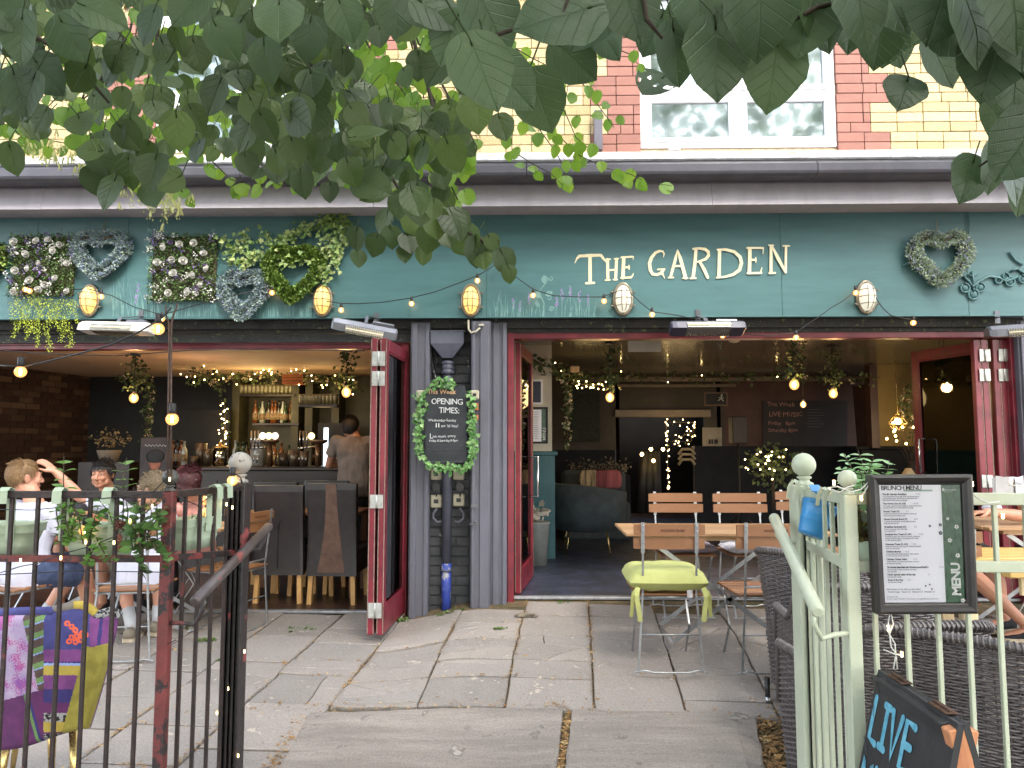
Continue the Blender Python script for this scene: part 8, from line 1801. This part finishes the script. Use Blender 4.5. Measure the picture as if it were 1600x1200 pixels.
def taps(u, Y, lab, cols):
    t = T('beer_tap', lab, 'beer tap', (at(u, Y), Y, 1.106)); c = t.location; b = MB(); b.tube([c, c + V((0, 0, .26))], .035, 14); b.lathe([(.035, 0), (.10, .03), (.11, .05), (.1, .06)], c + V((0, 0, .24)), 18, squash=.6); b.build('column', M('tap_brass', lin((126, 100, 74)), lin((90, 70, 54)), scale=9, rough=.25, metal=.6), t)
    for k in (-1, 0, 1): b = MB(); b.tube([c + V((-.16 + k * .04, -.04, .2)), c + V((-.16 + k * .04, -.04, .40))], .008, 8); b.tube([c + V((-.16 + k * .04, -.04, .12)), c + V((-.16 + k * .04, -.06, .06))], .006, 6); b.build('tap_handle', hand_m, t)
    b = MB(); b.tube([c + V((-.22, -.04, .2)), c + V((0, 0, .22))], .012, 8); b.build('pipe', hand_m, t)
    for k, cc in enumerate(cols): b = MB(); b.lathe([(.0, 0), (.036, 0), (.04, .012), (.0, .016)], c + V((-.06 + k * .07, -.06, .34)), 16, 0, Matrix.Rotation(R(90), 3, 'X')); b.build('badge', emis_mat('lit_badge_' + cc, (.9, .8, .6), {'cream': (1, .9, .7), 'yellow': (1, .85, .4), 'pink': (1, .7, .6)}[cc], .35), t)
taps(419, 8.3, 'brass beer tap with lit round badges in the middle of the bar', ['cream', 'yellow', 'pink']); taps(495, 8.4, 'chrome beer tap near the standing customer', ['yellow'])
cp = MB(); cp.lathe([(.035, 0), (.045, .11), (.042, .11), (.03, .01)], (0, 0, 0), 12); cup = tag(cp.build('pint_pot', M('pewter', lin((120, 108, 92)), lin((70, 60, 52)), scale=9, rough=.3, metal=.5), local=True), 'small pot among the clutter along the bar counter', 'pot', 'pots along the bar counter'); cup.location = (at(432, 8.5), 8.5, 1.106)
for u_, Y_, s_ in ((440, 8.45, 1.5), (449, 8.55, 1.2), (458, 8.4, 1.6), (466, 8.5, 1.1), (473, 8.4, 1.3), (386, 8.6, 1.2), (322, 8.5, 1.3), (310, 8.6, 1.6), (300, 8.5, 1.1), (530, 8.5, 1.2)): o = cup.copy(); C.objects.link(o); o.location = (at(u_, Y_), Y_, 1.106); o.scale = (s_, s_, s_ * rnd(.8, 1.5))
bottles(300, 352, 6, YS - .1, 1.1, 'bottle in the shade left of the olive shelving', 'bottles left of the olive shelving')
t = T('drinks_fridge', 'narrow lit glass-door fridge behind the bar', 'fridge', (at(508, 9.3), 9.3, 0)); c = t.location; b = MB(); b.b2(c.x - .1, c.x + .25, 9.25, 9.7, .6, 1.62); b.build('cabinet', blkp, t); b = MB(); b.b2(c.x - .02, c.x + .035, 9.235, 9.25, 1.02, 1.56); b.build('lit_edge', emis_mat('lit_cool_strip', (.9, .95, 1), (.75, .88, 1), .35), t)
garland('garland with cream blossom and fairy lights along the top of the bar', [P(300, 590, 9.3), P(370, 590, 9.3), P(440, 588, 9.3), P(500, 594, 9.3), P(560, 606, 9.3)], .11, 60, 22, 16); garland('blossoming garland trailing down beside the dark bar doorway', [P(190, 592, 8.9), P(235, 590, 8.9), P(232, 640, 8.9), P(226, 700, 8.9)], .07, 60, 14, 1); garland('vertical string of fairy lights and leaves on the bar shelves', [P(350, 625, 9.4), P(352, 660, 9.4), P(348, 720, 9.4)], .07, 24, 0, 44, (.02, .04)); garland('leafy branch with orange lantern tones at the ceiling beam', [P(300, 580, 8.8), P(340, 590, 8.8), P(345, 610, 8.8)], .09, 60, 10, 8)
lamp('fairy_glow', P(400, 610, 9.2) + V((0, 0, 0)), 1.65, (1, .7, .3), .3); lamp('fairy_glow', P(500, 630, 9.0), 1.32, (1, .7, .3), .3); lamp('fairy_glow', P(350, 680, 9.2), 0.83, (1, .7, .3), .2)
b = MB(); b.b2(at(250, 9.6), at(354, 9.6), 9.6, 9.68, 0, P(300, 640, 9.6).z); tag(b.build('bar_doorway', blkp), 'black panelled doorway at the left end of the bar', 'doorway')
t = T('wooden_crate', 'small orange wooden crate on the beam over the bar', 'crate', P(458, 600, 9.2)); b = MB(); c = P(459, 592, 9.2); [b.box(c + V((0, -.05, dz)), (.26, .012, .035), None, 0, .002) for dz in (-.05, -.008, .034)]; b.b2(c.x - .13, c.x + .13, c.y - .044, c.y + .1, c.z - .07, c.z - .062); b.build('slats', M('crate_wood', lin((176, 104, 56)), lin((140, 80, 44)), scale=7, rough=.6), t)
t = T('flower_pot', 'pot of pale dried flowers against the interior brick wall', 'flower pot', P(170, 722, 8.6)); c = t.location; b = MB(); b.lathe([(.09, 0), (.13, .12), (.135, .14), (.11, .14)], c, 18); b.build('pot', M('stone_pot', lin((150, 136, 120)), rough=.8), t); b = MB(); clump(b, c + V((0, 0, .28)), .2, 150, (.02, .045), (1.2, 1, .6)); b.build('foliage', M('dried_bloom', lin((170, 150, 110)), lin((110, 96, 66)), scale=20, rough=.8), t); b = MB(); b.b2(c.x - .3, c.x + .3, c.y - .1, c.y + .3, 0, c.z); b.build('stand', dwd, t)
b = MB(); c = P(243, 722, 8.0); b.box(c + V((0, 0, .02)), (.34, .02, .5), None, 0, .004); t = T('poster', 'dark portrait poster with white scrawled title behind the people', 'poster', c - V((0, 0, .23))); b.build('sheet', M('poster_dark', lin((60, 40, 36)), lin((26, 20, 22)), scale=6, rough=.5), t)
b = MB(); b.ball(c + V((0, -.012, 0)), .07, 18, sc=(1, .1, 1.3)); b.build('portrait', M('poster_face', lin((176, 110, 84)), lin((110, 66, 56)), scale=8, rough=.6), t); b = MB(); b.ball(c + V((0, -.014, .06)), .1, 18, sc=(1, .1, .8)); b.build('portrait_hair', blkp, t); b = MB(); text_mb(b, 'Live at the Bar', c + V((-.13, -.012, .19)), (1, 0, 0), (0, 0, 1), .045, jitter=.2) if False else stroke(b, [(-.12 + .012 * k, .18 + .012 * math.sin(k * 1.9)) for k in range(21)], .004, c + V((0, -.012, 0)), (1, 0, 0), (0, 0, 1)); b.build('title_scrawl', chw, t)
# ---- right room
cgl = lambda *a: garland(*a)
garland('long dim garland along the ceiling edge of the right room', [P(830, 560, 7.6), P(870, 580, 8.4), P(905, 590, 9.5), P(1000, 588, 10.8), P(1100, 590, 10.8), P(1200, 588, 10.6), P(1300, 590, 10.2), P(1375, 590, 9.9)], .11, 26, 3, 1.2, (.04, .07))
garland('pale blossoming garland running down the pier edge', [P(880, 590, 8.1), P(888, 620, 8.05), P(886, 660, 8.05), P(886, 695, 8.05)], .055, 60, 30, 0); garland('row of warm fairy lights under the garland in the dark corner', [P(896, 600, 9.0), P(950, 602, 9.0)], .06, 30, 0, 46, (.02, .04)); garland('column of warm fairy lights beside the back doorway', [P(1040, 652, 11.6), P(1043, 700, 11.6), P(1044, 768, 11.6)], .02, 6, 0, 26, (.02, .03)); garland('tangle of fairy lights hanging in the back doorway', [P(1045, 660, 11.7), P(1085, 660, 11.7), P(1080, 690, 11.7), P(1050, 690, 11.7), P(1085, 672, 11.7)], .08, 10, 0, 22, (.02, .03)); garland('blossom garland and leaves hanging on the olive wall', [P(1420, 600, 9.8), P(1410, 640, 9.8), P(1430, 660, 9.8), P(1432, 690, 9.8)], .08, 50, 26, 2); garland('pink blossom trail seen through the right folding door', [P(1468, 560, 9.6), P(1470, 600, 9.6), P(1462, 620, 9.6)], .05, 40, 26, 0)
lamp('fairy_glow', P(920, 615, 8.9), 0.83, (1, .7, .3), .2); lamp('fairy_glow', P(1060, 690, 11.3), 0.99, (1, .7, .35), .3); lamp('lamp_glow', P(1405, 668, 9.4), 1.65, (1, .7, .3), .1); lamp('fill_glow', (2.6, 9.2, 1.3), 1.4, (1, .62, .4), .4); lamp('fill_glow', (-3.6, 8.0, 2.0), 0.99, (1, .6, .35), .4)
t = T('cage_lamp', 'geometric brass cage lamp glowing on the olive wall', 'lamp', P(1403, 662, 9.3)); c = t.location; b = MB(); rg = lambda r, z, n=6, o=0: [c + V((r * math.cos(2 * math.pi * (i + o) / n), r * math.sin(2 * math.pi * (i + o) / n), z)) for i in range(n)]
A1, A2, A3 = rg(.03, .12), rg(.11, .0, 6, .5), rg(.06, -.08)
for q in (A1, A2, A3): b.tube(q, .004, 5, closed=True)
for i in range(6): b.tube([A1[i], A2[i]], .004, 5); b.tube([A1[i], A2[i - 1]], .004, 5); b.tube([A3[i], A2[i]], .004, 5); b.tube([A3[i], A2[i - 1]], .004, 5)
b.tube([c + V((0, 0, .12)), (c.x, c.y, 2.45)], .004, 5); b.build('cage', gold, t); b = MB(); b.ball(c + V((0, 0, .03)), .04, 14); b.build('bulb', emis_mat('lit_lamp_bulb', (1, .8, .5), (1, .72, .34), 2.5), t)
t = T('twig_lamp', 'branching twig lamp with warm tip lights in a vase', 'lamp', P(1425, 742, 9.0)); c = t.location; b = MB(); pts = []
for k in range(16): a, h = rnd(-1, 1), rnd(.25, .55); e = c + V((a * .32, rnd(-.1, .1), .1 + h)); b.tube([c + V((0, 0, .06)), c + V((a * .1, 0, .1 + h * .5)), e], [.006, .004, .002], 5); pts.append(e)
b.lathe([(.04, 0), (.06, .05), (.03, .14), (.04, .16)], c, 14); b.build('twigs', M('dark_twig', lin((52, 40, 32)), rough=.8), t); leds(t, pts, .014)
t = T('table_lamp', 'small cream-shaded table lamp on the dark ledge', 'lamp', P(1420, 748, 8.6)); c = t.location; b = MB(); b.lathe([(.085, 0), (.03, .09)], c + V((0, 0, .03)), 18); b.build('lamp_shade', M('cream_shade', lin((214, 190, 150)), rough=.8), t); b = MB(); b.lathe([(.04, -.12), (.012, -.1), (.012, .04)], c, 10); b.build('stand', blkp, t)
def board(label, q4, m_, name, cat, Yd=.02): b = MB(); b.poly(q4, (0, Yd, 0)); t = T(name, label, cat, (V(q4[0]) + V(q4[2])) / 2); return t, b
YK = YB - .02; r4 = lambda u0, v0, u1, v1, Y: [P(u0, v0, Y), P(u0, v1, Y), P(u1, v1, Y), P(u1, v0, Y)]
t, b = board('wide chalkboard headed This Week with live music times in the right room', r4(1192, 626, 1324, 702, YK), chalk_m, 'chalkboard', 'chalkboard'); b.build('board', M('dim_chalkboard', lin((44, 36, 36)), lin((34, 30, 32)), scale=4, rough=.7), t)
b = MB()
for tx, u, v, h in (('This Week', 1198, 635, 7), ('LIVE MUSIC', 1201, 651, 7.5), ('Friday   8pm', 1200, 664, 6), ('Saturday 8pm', 1200, 675, 6)): plane_text(b, tx, u, v, h, YK - .003, .0, .15)
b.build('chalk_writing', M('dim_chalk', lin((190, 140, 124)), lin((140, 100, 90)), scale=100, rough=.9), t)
b = MB()
for k in range(7): stroke(b, [(0, 0), (.12, .004), (.2 + .03 * (k % 3), 0)], .008, P(1262, 640 + k * 4.5, YK - .003), (1, 0, 0), (0, 0, 1))
b.build('faint_lines', chf, t)
t, b = board('green-lit emergency exit sign above the back passage', r4(1101, 613, 1137, 634, 11.2), blkp, 'exit_sign', 'exit sign'); b.build('frame', M('brass_dim', lin((110, 84, 60)), rough=.5), t); b = MB(); b.poly(r4(1103, 615, 1135, 632, 11.19)); b.build('face', blkp, t)
b = MB(); c = P(1127, 623, 11.18); s_ = .011
for pts, w_ in (([(0, 2.6), (0, .5), (1.6, -2.2)], .016), ([(0, .5), (-1.4, -1), (-2.6, -1.8)], .014), ([(-2, 1), (0, 2), (1.8, .8)], .012), ([(.4, 3.8), (.5, 3.9)], .03)): stroke(b, [(x * s_ * 1.6, y * s_ * 1.3) for x, y in pts], w_, c, (1, 0, 0), (0, 0, 1))
b.build('running_figure', M('exit_white', lin((190, 200, 190)), rough=.6), t)
t, b = board('white toilet door with small black symbols at the back', r4(1098, 668, 1128, 745, 11.6), blkp, 'toilet_door', 'door'); b.build('door', M('dim_white', lin((150, 142, 128)), rough=.6), t); b = MB(); [b.box(P(u, 690, 11.58), (w_, .004, .07)) for u, w_ in ((1109, .025), (1113, .02), (1119, .05))]; b.build('symbols', blkp, t)
b = MB(); c = P(1153, 672, 10.0); t = T('loudspeaker', 'black loudspeaker on a thin stand in the right room', 'loudspeaker', (c.x, 10., .12)); b.b2(c.x - .1, c.x + .1, 9.9, 10.1, c.z - .18, c.z + .18, 0, .01); b.build('cabinet', blkp, t); b = MB(); b.tube([(c.x, 10, .12), (c.x, 10, c.z - .18)], .015, 8); [b.tube([(c.x, 10, .5), (c.x + .3 * math.cos(a), 10 + .3 * math.sin(a), .13)], .01, 6) for a in (0, 2.1, 4.2)]; b.build('stand', blkp, t)
# pier pictures
def pic(u0, v0, u1, v1, fm, inner, lab, Y=Yf - .004):
    t, b = board(lab, r4(u0, v0, u1, v1, Y), fm, 'picture_frame', 'picture', .003); b = MB(); o = r4(u0, v0, u1, v1, Y); i = r4(u0 + 3, v0 + 3, u1 - 3, v1 - 3, Y); b.add([p for p in o] + [p + V((0, -.015, 0)) for p in o] + [p + V((0, -.015, 0)) for p in i] + [V(p) for p in i], [[k + 4 * r_, (k + 1) % 4 + 4 * r_, (k + 1) % 4 + 4 * r_ + 4, k + 4 * r_ + 4] for r_ in range(3) for k in range(4)]); b.build('frame', fm, t)
    b = MB(); b.poly(r4(u0 + 3, v0 + 3, u1 - 3, v1 - 3, Y - .003)[::-1] if False else r4(u0 + 3, v0 + 3, u1 - 3, v1 - 3, Y - .003)); b.build('print', inner, t); return t
pic(826, 593, 848, 632, white_m, M('navy_print', lin((44, 50, 76)), lin((34, 38, 60)), scale=9, rough=.4), 'white-framed navy print on the cream pier')
tm = pic(822, 636, 856, 693, blkp, gre, 'small black-framed copy of the menu on the cream pier'); b = MB(); b.poly(r4(828, 640, 846, 690, Yf - .009)); b.build('page', pap, tm); b = MB(); [stroke(b, [(0, 0), (.08, 0)], .004, P(829.5, 644 + 3.4 * k, Yf - .011), (1, 0, 0), (0, 0, 1)) for k in range(13)]; b.build('text_lines', inkg, tm); b = MB(); text_mb(b, 'MENU', P(853, 688, Yf - .012), (0, 0, 1), (-1, 0, 0), .05, off=.001); b.build('menu_word', inkw, tm)
pc_ = pic(795, 583, 799, 633, dwd, cr, 'narrow picture seen edge-on on the left jamb wall', 6.6)
# sofa etc
sf = M('slate_velvet', lin((56, 66, 70)), lin((42, 50, 54)), scale=6, rough=.9, bump=.1); t = T('tub_sofa', 'slate velvet tub chair with curved back and thin gold legs', 'armchair', (at(918, 8.6), 8.6, .12)); cx, cy = t.location.x, 8.6
b = MB(); vs = []; n = 30
for i in range(n + 1):
    a = math.pi * (1.0 + i / n * 1.05) - .1; rr = .42
    for r_, z in ((rr, .28), (rr + .02, .5), (rr + .03, .78 - .10 * sm((i / n - .3) * 1.3)), (rr - .05, .79 - .10 * sm((i / n - .3) * 1.3)), (rr - .09, .5), (rr - .09, .30)): vs.append((cx + r_ * math.cos(a), cy + r_ * math.sin(a), .12 + z))
b.add(vs, [[i * 6 + j, (i + 1) * 6 + j, (i + 1) * 6 + (j + 1) % 6, i * 6 + (j + 1) % 6] for i in range(n) for j in range(6)] + [[0, 1, 2, 3, 4, 5], [n * 6 + 5 - j for j in range(6)]], 0, True); b.build('backrest', sf, t); b = MB(); b.lathe([(.0, .26), (.34, .26), (.36, .32), (.35, .42), (.0, .46)], (cx, cy, .12), 24); b.build('seat', sf, t)
for a in (.7, 2.4, 3.9, 5.4): b = MB(); b.tube([(cx + .3 * math.cos(a), cy + .3 * math.sin(a), .4), (cx + .36 * math.cos(a), cy + .36 * math.sin(a), .12)], [.012, .007], 6); b.build('leg', gold, t)
b = MB(); b.b2(at(880, 9.6), at(985, 9.6), 9.55, 10.1, .12, .62, 0, .04); b.b2(at(880, 9.6), at(985, 9.6), 10.0, 10.25, .6, 1.0, 0, .05); tag(b.build('sofa', sf), 'dark sofa with patterned cushions behind the tub chair', 'sofa')
for k, (u, col, cc) in enumerate(((922, ((176, 156, 120), (40, 36, 40)), 'striped'), (942, ((120, 60, 66), (90, 44, 52)), 'plum'), (958, ((150, 84, 88), (120, 60, 66)), 'pink'))): cushion('scatter_cushion', cc + ' scatter cushion on the dark sofa', (at(u, 9.5), 9.6, .86 - .1), .26, .12, .26, M('cushion_' + cc, lin(col[0]), lin(col[1]), scale=9, rough=.9, stretch=(6, .3, .3)))
t = T('waste_bin', 'grey lidded bin with crumpled paper beside the teal dado', 'bin', (at(836, 7.7), 7.7, .12)); c = t.location; b = MB(); b.lathe([(.12, 0), (.15, .42), (.16, .43), (.14, .44)], c, 20); b.build('bin', M('pale_grey_bin', lin((140, 144, 140)), rough=.5), t); b = MB(); clump(b, c + V((0, 0, .52)), .12, 70, (.06, .1), (1, 1, .9)); b.build('paper', M('crumpled_paper', lin((200, 190, 176)), rough=.9), t)
t = T('mantel_shelf', 'dark mantel shelf with dried flowers in the corner', 'mantel', (at(915, 10.2), 10.2, .12)); b = MB(); b.b2(at(885, 10.4), at(985, 10.4), 10.35, 10.7, .12, P(900, 742, 10.35).z, 0, .01); b.build('shelf', navy, t); b = MB(); [clump(b, P(u, 730 + rnd(-4, 4), 10.45), .13, 40, (.02, .05)) for u in range(895, 985, 9)]; b.build('foliage', M('dusky_flowers', lin((96, 84, 72)), lin((54, 50, 44)), scale=20, rough=.8, island=[lin((110, 92, 84)), lin((60, 58, 46)), lin((150, 136, 120))]), t)
b = MB(); b.b2(at(893, 11), at(940, 11), 11., 11.1, P(893, 690, 11).z, P(893, 605, 11).z, 0, .01); tag(b.build('foliage_wall', M('dark_foliage_panel', lin((34, 44, 36)), lin((22, 28, 24)), scale=20, rough=.8, bump=.8)), 'dark green foliage panel in the corner behind the pendant', 'panel')
t = T('indoor_tree', 'small dark tree dotted with white fairy lights', 'indoor tree', P(1208, 800, 9.2)); c = t.location; b = MB(); clump(b, P(1208, 728, 9.2), .34, 260, (.04, .08), (1.1, .8, .9)); b.build('foliage', gm, t); b = MB(); b.tube([P(1208, 728, 9.2), c], .02, 8); b.build('trunk', bark_m, t); leds(t, [P(1208 + random.gauss(0, 22), 726 + random.gauss(0, 13), 8.95) for k in range(26)], .009)
t = T('coat_stand', 'dark draped stand with three warm bulbs near the back doorway', 'stand', (at(1016, 10.6), 10.6, .12)); b = MB(); [b.tube([P(1016 + dx_, 705, 10.6), P(1012 + dx_ * 1.6, 800, 10.6)], [.06, .1], 10) for dx_ in (-8, 0, 8)]; b.build('coats', blkp, t); leds(t, [P(u, v, 10.4) for u, v in ((1003, 710), (1017, 702), (1021, 720), (1036, 702))], .025)
t = T('stacked_chairs', 'pale ladder-backed chairs stacked at the rear', 'chairs', P(1073, 730, 11.0)); b = MB(); [b.tube([P(1060, v + 8, 11.0), P(1066, v, 11.0), P(1080, v, 11.0), P(1086, v + 8, 11.0)], .02, 8) for v in (702, 710, 718)]; b.build('backrest', M('dim_cream_paint', lin((170, 156, 128)), rough=.6), t)
b = MB(); c = P(1007, 541, 7.0); c.z = 2.44; b.box(c, (.3, .16, .02), None, 0, .004); b.box(P(1007, 541, 6.9), (.31, .02, .105), None, 0, .004); tag(b.build('ceiling_sign', cr), 'blank cream box sign fixed under the ceiling', 'ceiling sign')
b = MB(); c = P(1148, 557, 7.6); b.lathe([(.06, .03), (.065, .015), (.05, -.01), (.02, -.02)], (c.x, 7.6, 2.42), 18); tag(b.build('smoke_detector', cr), 'round smoke detector on the right room ceiling', 'smoke detector')
b = MB(); c = P(1123, 550, 7.4); b.box((c.x, 7.4, 2.44), (.16, .12, .02), None, 0, .004); tag(b.build('ceiling_vent', steel_m), 'small square vent on the right room ceiling', 'vent')
t = T('wall_lamp', 'small cream box lamp over the garland near the pier', 'wall lamp', P(898, 580, 8.2)); b = MB(); b.box(P(898, 577, 8.2), (.10, .06, .07), None, 0, .01); b.build('lamp_shade', M('cream_shade', lin((214, 190, 150)), rough=.8), t)
b = MB(); c = P(795, 683, 6.5); b.box(c, (.02, .05, .10), None, 0, .004); tag(b.build('call_point', M('alarm_red', lin((180, 40, 40)), rough=.4)), 'small red fire call point inside the right doorway', 'call point')
bpy.context.view_layer.update()
